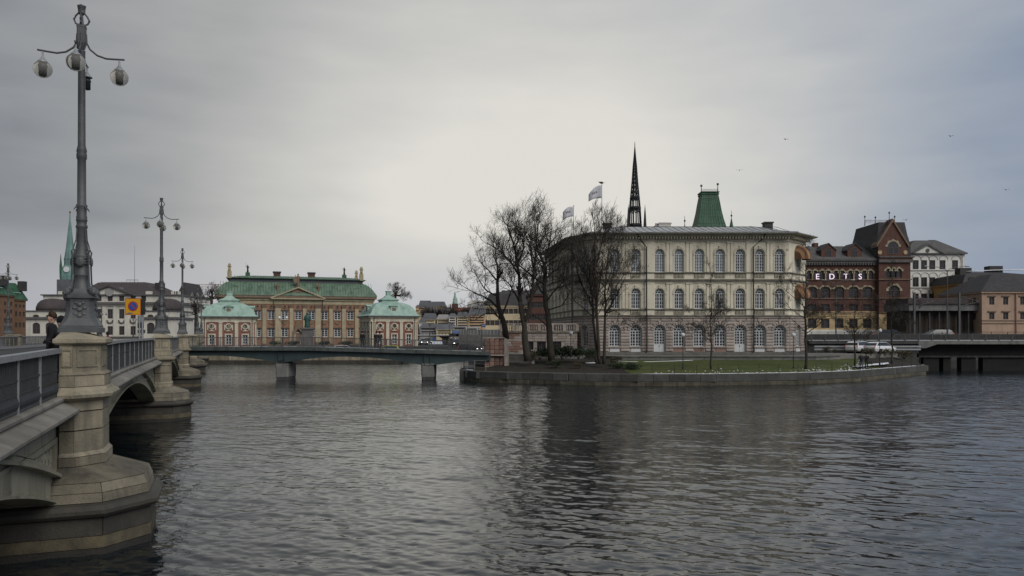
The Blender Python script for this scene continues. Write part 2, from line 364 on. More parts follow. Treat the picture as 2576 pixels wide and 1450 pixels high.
# ================================================================ WATER
def make_water():
    rng = np.random.RandomState(3)
    na = 680
    r = np.concatenate([np.geomspace(3, 12, 24)[:-1], np.geomspace(12, 130, 800), np.geomspace(130, 430, 60)[1:]]); nr = len(r); th = np.concatenate([np.linspace(-82, -42, 60, endpoint=False), np.linspace(-42, 42, na - 120), np.linspace(42.4, 82, 60)]) * math.pi / 180
    Rr, T = np.meshgrid(r, th, indexing='ij'); x = Rr * np.sin(T); y = Rr * np.cos(T)
    sp = np.maximum(np.gradient(r)[:, None] * np.ones_like(T), .0026 * Rr)
    z = np.zeros_like(x)
    for i in range(90):
        lam = .13 * (7.0 / .13) ** (i / 89.0); lam *= rng.uniform(.9, 1.1)
        a = rng.normal(R(80), R(40)); k = 2 * math.pi / lam
        slope = .024 if lam < .6 else (.014 if lam < 1.6 else .0058)
        amp = slope / k
        ph = rng.uniform(0, 6.28); att = np.clip(lam / sp / 2.2 - 1, 0, 1)
        # gusts: groups of larger and smaller ripples
        env = .72 + .5 * np.sin(x * rng.uniform(-.16, .16) + y * rng.uniform(-.16, .16) + rng.uniform(0, 6.28))
        kx, ky = k * math.cos(a), k * math.sin(a)
        arg = kx * x + ky * y + ph + .6 * np.sin(.23 * x * rng.uniform(-1, 1) + .2 * y * rng.uniform(-1, 1))
        s = np.sin(arg); z += amp * env * att * (s + .22 * np.cos(2 * arg))
    z *= 1.0
    v = np.stack([x, y, z], -1).reshape(-1, 3)
    na = len(th); idx = np.arange(nr * na).reshape(nr, na)
    q = np.stack([idx[:-1, :-1], idx[:-1, 1:], idx[1:, 1:], idx[1:, :-1]], -1).reshape(-1, 4)[:, ::-1]
    me = bpy.data.meshes.new('water'); me.vertices.add(len(v)); me.vertices.foreach_set('co', v.ravel())
    me.loops.add(q.size); me.loops.foreach_set('vertex_index', q.ravel().astype(np.int32))
    me.polygons.add(len(q)); me.polygons.foreach_set('loop_start', np.arange(0, q.size, 4, dtype=np.int32)); me.polygons.foreach_set('loop_total', np.full(len(q), 4, dtype=np.int32))
    me.update(calc_edges=True); me.polygons.foreach_set('use_smooth', np.ones(len(q), dtype=bool))
    m = bpy.data.materials.new('water'); m.use_nodes = True; t = m.node_tree; p = t.nodes['Principled BSDF']
    p.inputs['Base Color'].default_value = (.008, .012, .014, 1); p.inputs['Roughness'].default_value = .045; p.inputs['IOR'].default_value = 1.6; p.inputs['Specular IOR Level'].default_value = .5
    g = t.nodes.new('ShaderNodeNewGeometry'); prev = None
    for sc, st, ds, stv in ((2.2, 1.0, .12, (.7, 1, 1)), (12, .12, .014, (.6, 1, 1))):
        mp_ = t.nodes.new('ShaderNodeMapping'); mp_.inputs['Scale'].default_value = stv; mp_.inputs['Rotation'].default_value = (0, 0, .2); t.links.new(g.outputs['Position'], mp_.inputs[0])
        n = t.nodes.new('ShaderNodeTexNoise'); n.inputs['Scale'].default_value = sc; n.inputs['Detail'].default_value = 4; t.links.new(mp_.outputs[0], n.inputs['Vector'])
        b = t.nodes.new('ShaderNodeBump'); b.inputs['Strength'].default_value = st; b.inputs['Distance'].default_value = ds; t.links.new(n.outputs['Fac'], b.inputs['Height'])
        if sc < 5:                                # open water farther out is choppier than the sheltered water by the bridge
            sy = t.nodes.new('ShaderNodeSeparateXYZ'); t.links.new(g.outputs['Position'], sy.inputs[0]); mr_ = t.nodes.new('ShaderNodeMapRange'); mr_.inputs[1].default_value = 22; mr_.inputs[2].default_value = 75; mr_.inputs[3].default_value = .10; mr_.inputs[4].default_value = st
            t.links.new(sy.outputs[1], mr_.inputs[0]); t.links.new(mr_.outputs[0], b.inputs['Strength'])
        if prev: t.links.new(prev, b.inputs['Normal'])
        prev = b.outputs[0]
    t.links.new(prev, p.inputs['Normal']); me.materials.append(m)
    o = inst('water', me, kind='structure'); o['label'] = 'rippled grey river water'
make_water()
MB().add([(-3000, -600, -1.2), (3000, -600, -1.2), (3000, 3000, -1.2), (-3000, 3000, -1.2)], [(0, 1, 2, 3)]).build('river_bed', M['soil'], kind='structure')
# land beyond the water: quays at about 122 m, 140 m and 150 m
landP = [(-400, 138), (-60, 138), (-52, 121), (-18, 122), (-15, 143), (20, 146), (45, 150), (400, 150), (2500, 150), (2500, 2800), (-2500, 2800), (-2500, 138)]
MB().prism(landP, -1.5, 1.25).build('ground', M['paving'], kind='structure')
def stone_run(name, label, cat, path, z0, z1, rows, mats, seglen=1.7, t=.5, cope=None, group=None):
    """a quay wall laid of separate stones along a path (outward side to the right of travel)"""
    th = thing(name, label, cat, (*path[0], z0), 0, group); o3 = Vector((*path[0], z0))
    segs = []
    for a, b in zip(path, path[1:]):
        a, b = Vector(a), Vector(b); n = max(1, round((b - a).length / seglen))
        for i in range(n): segs.append((a.lerp(b, i / n), a.lerp(b, (i + 1) / n)))
    core = MB()
    for a, b in zip(path, path[1:]):
        a, b = Vector(a), Vector(b); d = (b - a).normalized(); nn = Vector((d.y, -d.x))
        A, B = a - nn * .1, b - nn * .1; C, D = b - nn * (t + .4), a - nn * (t + .4)
        core.prism([tuple(p.xy - o3.xy) for p in (A, B, C, D)], -1.2, z1 - z0 - .06)
    core.build('core', M[mats[-1]], th)
    for k in range(rows):
        za, zb = z0 + (z1 - z0) * k / rows, z0 + (z1 - z0) * (k + 1) / rows
        for i, (a, b) in enumerate(segs):
            sh = (b - a) * (.5 if k % 2 else 0); L_ = (b - a).length; ang = math.atan2(b.y - a.y, b.x - a.x)
            j = random.uniform(-.012, .012)
            me = cached(('qs', round(L_, 1), round(zb - za, 2), mats[k]), lambda: MB().stone(-L_ / 2 + .008, L_ / 2 - .008, .006, zb - za - .006, 0, t, .03).mesh('stone', M[mats[k]]))
            c = (a + b) / 2 + (sh if (k % 2 and i < len(segs) - 1) else Vector((0, 0)))
            inst('stone', me, th, (c.x - o3.x + j * math.sin(ang), c.y - o3.y - j * math.cos(ang), za - z0), (0, 0, ang))
    return th
stone_run('quay_wall', 'long low stone quay wall below the red and green palace', 'wall', [(-52, 120.9), (-18, 121.9), (-15, 142.9), (20, 145.9)], -.3, 1.36, 2, ['granite_low', 'granite'], 2.6)
# ================================================================ NEAR ARCH BRIDGE
BL = Vector((-9.97, 17.5, 0)); BA = math.asin(.3625); SP = 26.45
def Bw(v, u, z): return Vector((BL.x + v * math.cos(BA) - u * math.sin(BA), BL.y + v * math.sin(BA) + u * math.cos(BA), z))
bridge = thing('arch_bridge', 'long iron arch bridge on stone piers with railings at the left', 'bridge', BL, BA)
def zo(u): return -.011 * max(0, 10 - u)
MB().box(-17.6, -.45, -24, 150, 3.05, 3.36).build('deck', M['asphalt'], bridge)
MB().box(-4.2, -.5, -24, 150, 3.365, 3.47).build('footway', M['paving'], bridge)
MB().box(-17.3, -14, -24, 150, 3.365, 3.47).build('footway', M['paving'], bridge)
def octo(uw, ch, vo, vi=-.28): return [(vi, -uw), (vo - ch, -uw), (vo, -uw + ch), (vo, uw - ch), (vo - ch, uw), (vi, uw)]
def cutw(g=0): return [(-17.2, -1.7 - g), (.65 + g * .4, -1.7 - g), (1.5 + g, -.8 - g * .4), (1.5 + g, .8 + g * .4), (.65 + g * .4, 1.7 + g), (-17.2, 1.7 + g)]
def rings_prof(fn, prof): return [[(x, y, z) for x, y in fn(g)] for g, z in prof]
def pier_meshes():
    parts = []
    j = .013
    def split(poly, z0, z1, m, poly2=None):           # one course laid of single stones: flanks, chamfers, nose
        p2 = poly2 or poly; n = len(poly)
        for i in range(n - 1):
            a, b, a2, b2 = poly[i], poly[i + 1], p2[i], p2[i + 1]
            if abs(a[1] - b[1]) < 1e-6 and abs(a[0] - b[0]) > 3:      # long flank
                k = 8 if abs(a[0] - b[0]) > 8 else 2
                for t in range(k):
                    f = lambda p, q, s: (p[0] + (q[0] - p[0]) * s, p[1] + (q[1] - p[1]) * s)
                    s0, s1 = t / k + .0006, (t + 1) / k - .0006; q = [f(a, b, s0), f(a, b, s1)]; r = [f(a2, b2, s0), f(a2, b2, s1)]
                    q += [(q[1][0], q[1][1] * .4), (q[0][0], q[0][1] * .4)]; r += [(r[1][0], r[1][1] * .4), (r[0][0], r[0][1] * .4)]
                    parts.append(('stone', MB().prism(q, z0, z1, r).mesh('stone', M[m])))
            else:
                c = (-.25, 0.0); sh_ = lambda p, q: (p[0] + (q[0] - p[0]) * .006, p[1] + (q[1] - p[1]) * .006)
                parts.append(('stone', MB().prism([sh_(a, b), sh_(b, a), c], z0, z1, [sh_(a2, b2), sh_(b2, a2), c]).mesh('stone', M[m])))
    parts.append(('stone', MB().prism(cutw(-.0), -1.4, .14).mesh('stone', M['granite_black'])))  # lowest courses: shade put into a darker stone colour, besides weathering
    parts.append(('stone', MB().prism(cutw(.012), .14 + j, .40).mesh('stone', M['granite_tide'])))
    split(cutw(.0), .40 + j, .80 - j, 'granite_low')
    parts.append(('stone', MB().loft(rings_prof(cutw, [(0, .80), (.1, .82), (.17, .9), (.17, .98), (.1, 1.07), (0, 1.1)])).mesh('stone', M['granite_low'])))
    a = cutw(-.03); b = [(x if x < -5 else x * .98, y * .97) for x, y in a]
    split(a, 1.1 + j, 1.3, 'granite_base', b)
    split(b, 1.3 + j, 1.52 - j, 'granite_base', [(x if x < -5 else x * .93, y * .94) for x, y in a])
    c = [(x if x < -5 else x * .93, y * .94) for x, y in a]; top = octo(1.13, .5, .58, -17.2)
    parts.append(('stone', MB().prism(c, 1.52, 1.8, top).mesh('stone', M['granite_base'])))
    sh = lambda g: octo(1.05 + g, .5 + g * .4, .5 + g)
    split(sh(.07), 1.8 + j, 2.02 - j, 'granite')
    parts.append(('stone', MB().loft(rings_prof(sh, [(.07, 2.02), (.0, 2.1)])).mesh('stone', M['granite']))); split(sh(0), 2.1, 2.58 - j, 'granite')
    split(sh(0), 2.58 + j, 3.0 - j, 'granite')
    parts.append(('stone', MB().prism(sh(0.0), 3.0 + j, 3.22).mesh('stone', M['granite'])))
    parts.append(('torus_moulding', MB().loft(rings_prof(sh, [(.02, 3.22), (.08, 3.25), (.2, 3.31), (.22, 3.38), (.17, 3.43), (.1, 3.46), (.06, 3.54)])).mesh('torus_moulding', M['granite'])))
    split(sh(.04), 3.54 + j, 3.79, 'granite')
    parts.append(('moulding', MB().loft(rings_prof(sh, [(.04, 3.79), (.06, 3.81), (-.04, 3.87)])).mesh('moulding', M['granite'])))
    split(sh(-.04), 3.87, 4.47, 'granite')
    capf = lambda g: octo(1.05 + g, .5 + g * .4, .5 + g, -.32 - max(g, 0))
    parts.append(('capstone', MB().loft(rings_prof(capf, [(-.03, 4.47), (.04, 4.49), (.07, 4.52), (.07, 4.6), (.03, 4.62), (-.42, 4.75)])).mesh('capstone', M['granite'])))
    # raised panel borders on the die: outer face, the chamfers and the ends
    pan = MB()
    def border(mb, w, z0, z1):
        for a0, a1, c0, c1 in ((-w, w, z0, z0 + .035), (-w, w, z1 - .035, z1), (-w, -w + .035, z0 + .035, z1 - .035), (w - .035, w, z0 + .035, z1 - .035)): mb.box(a0, a1, -.022, .01, c0, c1)
    vo, uw, ch = .46, 1.01, .484
    for cx_, cy_, an, w in ((vo, 0, 90, .38), (vo - ch / 2, -uw + ch / 2, 45, .25), (vo - ch / 2, uw - ch / 2, 135, .25), (-.14, -uw, 0, .11), (-.14, uw, 180, .11)):
        pan.M = Matrix.Translation((cx_, cy_, 0)) @ Matrix.Rotation(R(an), 4, 'Z'); border(pan, w, 3.98, 4.38)
    parts.append(('panel', pan.mesh('panel', M['granite'])))
    return parts
PM = pier_meshes()
MIR = (-17.75)
for k in range(6):
    u = k * SP
    pr = MB().box(-17.0, -.1, -.85, .85, -1.4, 3.2).build('pier', M['granite_dark'], bridge, loc=(0, u, 0))
    for nm, me in PM: inst(nm, me, pr)
    # pedestal of the far parapet
    MB().loft([ringz(octo(1.0, .5, .45, -.9), 2.9), ringz(octo(1.0, .5, .45, -.9), 4.5), ringz(octo(1.1, .5, .55, -1), 4.52), ringz(octo(1.1, .5, .55, -1), 4.6), ringz(octo(.6, .3, .2, -.7), 4.74)]).build('parapet_pedestal', M['granite'], bridge, loc=(MIR - .4, u, 0))
def za(t): return 2.71 - .0116 * t * t           # arch soffit, t from the middle of the span
def strip(mb, x0, x1, u0, u1, zlo, zhi, n=26):   # a band following curves zlo(u), zhi(u)
    rings = []
    for i in range(n + 1):
        u = u0 + (u1 - u0) * i / n; rings.append([(x0, u, zlo(u)), (x0, u, zhi(u)), (x1, u, zhi(u)), (x1, u, zlo(u))])
    return mb.loft(rings)
def span(k):
    c = (k - .5) * SP; u0, u1 = c - SP / 2 + 1.06, c + SP / 2 - 1.06
    if k == 0: u0 = -24
    lo = lambda u: za(u - c); near = k < 3
    rib = strip(MB(), -.95, -.34, u0, u1, lambda u: lo(u) + .05, lambda u: lo(u) + .56, 30 if near else 14).build('arch_rib', M['iron_paint'], bridge)
    strip(MB(), -1.0, -.22, u0, u1, lo, lambda u: lo(u) + .05, 30 if near else 14).build('lower_flange', M['iron_paint'], rib)
    strip(MB(), -1.0, -.17, u0, u1, lambda u: lo(u) + .56, lambda u: lo(u) + .63, 30 if near else 14).build('upper_flange', M['iron_paint'], rib)
    if near:                                      # rivets along the rib
        rv = MB(); u = u0 + .2
        while u < u1:
            for dz in (.12, .48): rv.M = Matrix.Translation((-.34, u, lo(u) + dz)); rv.box(-.005, .018, -.018, .018, -.018, .018)
            u += .42
        rv.build('rivets', M['iron_paint'], rib, kind='stuff')
    strip(MB(), -17, -.96, u0, u1, lambda u: lo(u) + .1, lambda u: lo(u) + .3, 16).build('underdeck_shade', M['soffit'], bridge)  # near-black sheet standing in for the shaded void below the deck
    # fascia plates with joints
    n = 16 if near else 6
    for i in range(n):
        a, b = u0 + (u1 - u0) * i / n, u0 + (u1 - u0) * (i + 1) / n
        strip(MB(), -.62, -.33, a + .012, b - .012, lambda u: max(2.60, lo(u) + .64) + zo(u), lambda u: 3.04 + zo(u), 2).build('fascia_plate', M['iron_paint'], bridge)
    # pierced spandrels at both ends
    for e, s in ((u0, 1), (u1, -1)):
        if k == 0 and s == 1: continue
        zt = lambda u: 2.60 + zo(u); tip = 5.6
        fr = MB(); zb = lambda u: min(lo(u) + .63, 2.5)
        strip(fr, -.56, -.30, min(e, e + s * tip), max(e, e + s * tip), lambda u: zb(u), lambda u: min(zb(u) + .12, zt(u) - .01), 14)
        strip(fr, -.56, -.30, min(e, e + s * tip), max(e, e + s * tip), lambda u: max(zt(u) - .12, zb(u) + .13), lambda u: max(zt(u) - .005, zb(u) + .14), 14)
        strip(fr, -.52, -.36, min(e + s * 2.5, e + s * tip), max(e + s * 2.5, e + s * tip), lambda u: min(zb(u) + .1, zt(u) - .02), lambda u: max(zt(u) - .1, zb(u) + .11), 8)
        fr.box(-.56, -.30, min(e, e + s * .13), max(e, e + s * .13), lo(e) + .66, 2.47 + zo(e))
        sp_ = fr.build('spandrel', M['iron_paint'], bridge)
        if k < 4:
            tr = MB(); u = .16; w = .36
            while u < 2.5:
                ua = e + s * (u + w / 2); z0_, z1_ = zb(ua) + .1, zt(ua) - .1
                if z1_ - z0_ > .12:
                    hz, cz = (z1_ - z0_) / 2, (z1_ + z0_) / 2
                    for dz, hh in ((0, hz),):
                        tr.tube([(-.42, ua + math.cos(q * math.pi / 8) * w * .5, cz + math.sin(q * math.pi / 8) * hh) for q in range(17)], .038, 4)
                    rr = min(w * .22, hz * .4)
                    for q in (-.5, 0, .5) if hz > .4 else (0,):
                        tr.tube([(-.42, ua + math.cos(a * math.pi / 4) * rr, cz + q * hz + math.sin(a * math.pi / 4) * rr) for a in range(9)], .025, 4)
                u += w * .92
            tr.build('tracery', M['iron_paint'], sp_)
        strip(MB(), -.8, -.75, min(e, e + s * tip), max(e, e + s * tip), lambda u: zb(u), zt, 8).build('void_shade', M['soffit'], sp_)  # near-black sheet added behind the tracery to stand for the shaded void
    # stone cornice under the railing, in blocks
    prof = [(-.62, 3.05), (-.1, 3.06), (.10, 3.10), (.13, 3.14), (.13, 3.19), (.06, 3.235), (-.06, 3.29), (-.16, 3.33), (-.19, 3.36), (-.15, 3.39), (-.15, 3.44), (-.2, 3.475), (-.62, 3.475)]
    n = 12 if near else 5
    for i in range(n):
        a, b = u0 + (u1 - u0) * i / n + .004, u0 + (u1 - u0) * (i + 1) / n - .004
        MB().loft([[(x, u, z + zo(u)) for x, z in prof] for u in (b, a)]).build('cornice_block', M['cornice_stone'], bridge)
    return u0, u1
def railing(u0, u1, v, detail):
    r = MB().box(v - .02, v + .02, u0, u1, 3.50 + zo((u0 + u1) / 2) * 1.2, 3.53 + zo((u0 + u1) / 2) * 1.2) if u0 > 5 else strip(MB(), v - .02, v + .02, u0, u1, lambda u: 3.5 + zo(u), lambda u: 3.53 + zo(u), 4)
    ro = r.build('railing', M['iron_grey'], bridge)
    strip(MB(), v - .09, v + .09, u0, u1, lambda u: 4.42 + zo(u), lambda u: 4.52 + zo(u), 6).build('handrail', M['galv'], ro)
    n = max(1, round((u1 - u0) / 1.8)); pm = cached('railpost', lambda: MB().box(-.035, .035, -.025, .025, 0, .96).mesh('post', M['galv']))
    for i in range(1, n): u = u0 + (u1 - u0) * i / n; inst('post', pm, ro, (v, u, 3.46 + zo(u)))
    bars = MB(); u = u0 + .06; st = .105 if detail else .2; i = 0
    while u < u1:
        z = zo(u); bars.box(v - .011, v + .011, u - .011, u + .011, 3.53 + z, 4.42 + z)
        if detail:
            bars.box(v - .02, v + .02, u - .03, u + .03, 4.05 + z, 4.075 + z); bars.box(v - .008, v + .008, u + .03, u + .075, 3.53 + z, 3.80 + z)
            if detail > 1:
                bars.M = Matrix.Translation((v, u, 3.64 + z)); bars.lathe([(.008, -.1), (.04, -.03), (.045, .03), (.012, .13)], 5); bars.M = None
        u += st; i += 1
    strip(bars, v - .012, v + .012, u0, u1, lambda u: 4.03 + zo(u), lambda u: 4.05 + zo(u), 4)
    strip(bars, v - .014, v + .014, u0, u1, lambda u: 3.80 + zo(u), lambda u: 3.825 + zo(u), 4)
    bars.build('bars', M['rail_iron'], ro, kind='stuff')
for k in range(0, 6):
    u0, u1 = span(k); railing(u0, u1, -.31, 2 if k == 0 else (1 if k < 3 else 0)); railing(u0, u1, MIR - .1, 0)
# ================================================================ STREET LAMPS OF THE BRIDGE
def lamp_parts(missing=False):
    iron = M['iron_grey']; P = []
    sq = lambda w, c: [(-w, -w + c), (-w + c, -w), (w - c, -w), (w, -w + c), (w, w - c), (w - c, w), (-w + c, w), (-w, w - c)]
    lv = [(.43, .03, 0), (.43, .03, .11), (.40, .05, .125), (.40, .06, .16), (.385, .08, .2), (.36, .1, .25), (.325, .1, .33), (.30, .1, .45), (.285, .1, .58), (.285, .1, .72), (.30, .1, .76), (.335, .1, .79), (.335, .1, .84), (.28, .1, .88), (.24, .1, .93), (.2, .08, 1.0)]
    base = MB().loft([ringz(sq(w, c), z) for w, c, z in lv])
    P.append(('base', base, iron, None))
    orn = MB()                                    # relief panels, corner heads
    for a in range(4):
        orn.M = Matrix.Rotation(a * math.pi / 2, 4, 'Z')
        for i, (x, z, r) in enumerate([(0, .38, .07), (-.09, .42, .05), (.09, .42, .05), (0, .52, .06), (-.1, .56, .045), (.1, .56, .045), (0, .64, .05), (-.07, .68, .035), (.07, .68, .035), (-.12, .34, .04), (.12, .34, .04)]):
            orn.ball((x, -.285 - max(0, .45 - z) * .12, z), r * 1.25, 7, 4, (1, .6, .8))
        for x0, x1, z0_, z1_ in ((-.19, .19, .725, .745), (-.2, .2, .285, .3)): orn.box(x0, x1, -.33 if z0_ < .4 else -.3, -.25, z0_, z1_)
        orn.M = Matrix.Rotation(a * math.pi / 2 + math.pi / 4, 4, 'Z')
        orn.ball((0, -.36, .93), .095, 8, 6, (.8, 1, 1.1)); orn.ball((0, -.42, .9), .05, 6, 5); orn.ball((0, -.3, 1.0), .07, 6, 5)
        orn.ball((0, -.52, .08), .06, 6, 5)
    P.append(('ornament', orn, iron, 'base'))
    sh = MB().lathe([(.2, .93), (.19, 1.0), (.16, 1.03), (.16, 1.12), (.145, 1.14), (.145, 1.3), (.152, 1.31), (.152, 1.34), (.143, 1.35), (.14, 1.62), (.15, 1.68), (.175, 1.73), (.175, 1.79), (.13, 1.84), (.125, 1.9), (.115, 1.95), (.11, 2.0), (.104, 2.4), (.125, 2.43), (.125, 2.47), (.105, 2.5), (.11, 2.58), (.125, 2.6), (.11, 2.63), (.118, 2.68), (.105, 2.7), (.105, 2.88), (.12, 2.92), (.12, 2.95), (.095, 2.98), (.09, 4.0), (.108, 4.03), (.112, 4.12), (.1, 4.16), (.112, 4.2), (.095, 4.28), (.082, 4.33), (.076, 6.5), (.082, 6.52)], 16)
    P.append(('shaft', sh, iron, None))
    for a in range(4):                            # scrolled side straps and shields
        br = MB(Matrix.Rotation(a * math.pi / 2 + math.pi / 4, 4, 'Z'))
        br.tube([(0, -.3, 1.0), (0, -.25, 1.15), (0, -.235, 1.5), (0, -.23, 1.78), (0, -.25, 1.87), (0, -.21, 1.93), (0, -.16, 1.88), (0, -.17, 1.82)], .02, 5)
        P.append(('strap', br, iron, 'shaft'))
        P.append(('scroll', MB(br.M).tube([(0, -.2, 1.95), (0, -.18, 2.02), (0, -.135, 2.15), (0, -.12, 2.4)], .015, 5), iron, 'shaft'))
        P.append(('leaf', MB(br.M).tube([(0, -.1, 2.93), (0, -.17, 2.86), (0, -.2, 2.82)], [.02, .014, .006], 5), iron, 'shaft'))
        P.append(('shield', MB(Matrix.Rotation(a * math.pi / 2, 4, 'Z')).ball((0, -.2, 1.63), .1, 8, 6, (1, .35, 1.1)), iron, 'shaft'))
    for z in (1.60, 1.66, 1.72): P.append(('ring', MB().lathe([(.2, z - .012), (.215, z - .012), (.215, z + .012), (.2, z + .012)], 12, cap=False), iron, 'shaft'))
    hd = MB().loft([ringz(sq(w, c), z) for w, c, z in [(.03, .01, 6.46), (.075, .02, 6.62), (.092, .02, 6.7), (.092, .02, 7.05), (.098, .02, 7.06), (.098, .02, 7.1), (.07, .02, 7.13)]])
    hd.M = None
    P.append(('head', hd, iron, None))
    cr = MB().tube([(0, 0, 7.1), (0, 0, 7.42)], [.05, .03], 6)
    for a in range(4):
        cr.M = Matrix.Rotation(a * math.pi / 2, 4, 'Z')
        cr.tube([(0, -.07, 7.12), (0, -.13, 7.16), (0, -.16, 7.24), (0, -.12, 7.32), (0, -.06, 7.4), (0, -.06, 7.48), (0, -.085, 7.58)], [.02, .022, .024, .022, .02, .022, .012], 5)
    cr.M = None; cr.lathe([(.05, 7.36), (.07, 7.4), (.06, 7.46), (.09, 7.55), (.085, 7.57), (.05, 7.5)], 8)
    P.append(('crown', cr, iron, None))
    out_ = []
    for a in range(4):
        m4 = Matrix.Rotation(a * math.pi / 2, 4, 'Z')
        am = MB(m4).tube([(0, -.09, 6.92), (0, -.1, 6.72), (0, -.17, 6.58), (0, -.32, 6.46), (0, -.5, 6.41), (0, -.7, 6.42), (0, -.89, 6.435)], .022, 6)
        fit = MB(m4).lathe([(.018, 6.41), (.02, 6.3), (.03, 6.28), (.05, 6.24), (.1, 6.185), (.115, 6.17), (.115, 6.15), (.02, 6.15)], 10, (0, -.78, 0))
        core = MB(m4).lathe([(.02, 6.15), (.07, 6.14), (.07, 6.1), (.085, 6.09), (.085, 6.05), (.075, 6.04), (.075, 5.87), (.05, 5.86)], 10, (0, -.78, 0))
        gl = MB(m4).ball((0, -.78, 6.0), .2, 18, 12, (1, 1, .95))
        out_.append((am, fit, core, None if (missing and a == 2) else gl))
    return P, out_
def lamp(name, label, loc, rz, missing=False, group='lamps along the arch bridge'):
    key = ('lamp', missing)
    def mk():
        P, A = lamp_parts(missing)
        return [(n, mb.mesh(n, m, n == 'shaft'), pa) for n, mb, m, pa in P], [tuple(x and x.mesh(nm, M[mm], sm) for x, nm, mm, sm in zip(t, ('arm', 'fitting', 'core', 'globe'), ('iron_grey', 'galv', 'iron_dark', 'globe_glass'), (False, True, True, True))) for t in A]
    P, A = cached(key, mk); t = thing(name, label, 'street lamp', loc, rz, group); d = {}
    for n, me, pa in P: d[n] = inst(n, me, d.get(pa, t))
    for am, fit, core, gl in A:
        a = inst('arm', am, t); inst('fitting', fit, a); inst('core', core, a)
        if gl: inst('globe', gl, a)
    return t
zL = 4.745
lamp('street_lamp', 'tall nearest grey iron lamp with crown top and three hanging globes', Bw(0, 0, zL), BA, True)
for k, lb in ((1, 'second iron globe lamp along the bridge, behind the yellow sign'), (2, 'third iron globe lamp along the bridge, left of the green footbridge'), (4, 'small distant iron globe lamp at the left of the left corner pavilion'), (5, 'farthest iron globe lamp at the edge of the left corner pavilion')):
    lamp('street_lamp', lb, Bw(0, SP * k, zL), BA)
for u, lb in ((SP * 3 - 4.2, 'globe lamp across the bridge in front of the left dark dome'), (SP * 5 + 12.5, 'thin globe lamp in front of the white palace, left of the yellow sign'), (SP * 7 + 18, 'slender far lamp before the white palace beside the yellow sign')):
    lamp('street_lamp', lb, Bw(MIR - .3, u, zL if u < 140 else 2.6), BA, group='lamps on the far side of the bridge')
# ================================================================ FOOTBRIDGE
FY = 79.0
fb = thing('footbridge', 'low green steel footbridge on two piers crossing to the island', 'bridge', (X(467, FY), FY, 0))
fx0 = X(467, FY)
def fz(x): return 3.42 - .0 * x if x < 13 else 3.42 - (x - 13) * .026          # deck top
FL = X(1235, FY) - fx0
xs = [FL * i / 24 for i in range(25)]
def fstrip(y0, y1, lo, hi, xx=None):
    mb = MB(); mb.loft([[(x, y0, lo(x)), (x, y1, lo(x)), (x, y1, hi(x)), (x, y0, hi(x))] for x in (xx or xs)]); return mb
fstrip(-1.6, 1.6, lambda x: fz(x) - .18, fz).build('deck', M['concrete'], fb)
fstrip(-1.75, -1.62, lambda x: fz(x) - .36, lambda x: fz(x) + .02).build('edge_beam', M['steel_edge'], fb)
fstrip(1.62, 1.75, lambda x: fz(x) - .36, lambda x: fz(x) + .02).build('edge_beam', M['steel_edge'], fb)
pxs = [X(719, FY) - fx0, X(1079, FY) - fx0]
def gird(x):
    d = min(abs(x - p) for p in pxs); return fz(x) - .40 - (.50 + max(0, 1 - d / 6.5) ** 1.6 * .75)
xg = [FL * i / 90 for i in range(91)]
fstrip(-1.35, -1.2, gird, lambda x: fz(x) - .19, xg).build('girder', M['steel_green'], fb)
fstrip(1.2, 1.35, gird, lambda x: fz(x) - .19, xg).build('girder', M['steel_green'], fb)
fstrip(-1.5, -1.36, gird, lambda x: gird(x) + .05, xg).build('flange', M['steel_green'], fb)
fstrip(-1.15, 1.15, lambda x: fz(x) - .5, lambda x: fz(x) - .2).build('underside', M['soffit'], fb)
st = MB(); sm = cached('stiff', lambda: MB().box(-.03, .03, -1.5, -1.36, 0, 1).mesh('stiffener', M['steel_green']))
for p in pxs:
    for dx in (-.3, .3): z0_ = gird(p + dx); inst('stiffener', sm, fb, (p + dx, 0, z0_ + .06), sc=(1, 1, fz(p) - .3 - z0_ - .1))
    pe = MB().loft([[(p + sx * w, y, z) for sx, y in ((-1, -1.25), (-.8, -1.5), (.8, -1.5), (1, -1.25), (1, 1.5), (-1, 1.5))] for w, z in ((.64, .35), (.66, 1.55), (.72, 1.58), (.72, 1.72))]).build('pier', M['concrete'], fb)
    MB().loft([[(p + sx * w, y, z) for sx, y in ((-1, -1.24), (-.8, -1.48), (.8, -1.48), (1, -1.24), (1, 1.48), (-1, 1.48))] for w, z in ((.6, -1.2), (.6, .345))]).build('footing', M['concrete_dark'], pe)
    MB().box(p - .35, p + .35, -1.4, 1.4, 1.72, gird(p) + .3).build('bearing', M['iron_dark'], pe)
for y in (-1.68, 1.68):
    r = fstrip(y - .03, y + .03, lambda x: fz(x) + .96, lambda x: fz(x) + 1.01).build('railing', M['iron_grey'], fb)
    fstrip(y - .02, y + .02, lambda x: fz(x) + .12, lambda x: fz(x) + .15).build('lower_rail', M['iron_grey'], r)
    n = round(FL / 2.1); pm = cached('fpost', lambda: MB().box(-.03, .03, -.03, .03, 0, .96).mesh('post', M['iron_grey']))
    for i in range(n + 1): x = FL * i / n; inst('post', pm, r, (x, y, fz(x)))
    bars = MB(); x = .1
    while x < FL: bars.box(x - .009, x + .009, y - .009, y + .009, fz(x) + .15, fz(x) + .96); x += .15
    bars.build('bars', M['iron_grey'], r, kind='stuff')
snow = MB()
for a, b in ((5, 9), (10.5, 12), (15, 20.5), (21, 23.2), (24, 26), (28, 31)): fstrip(-1.6, -1.3, lambda x: fz(x) + .002, lambda x: fz(x) + .05, [a, (a + b) / 2, b]).build('snow_strip', M['snow'], fb)
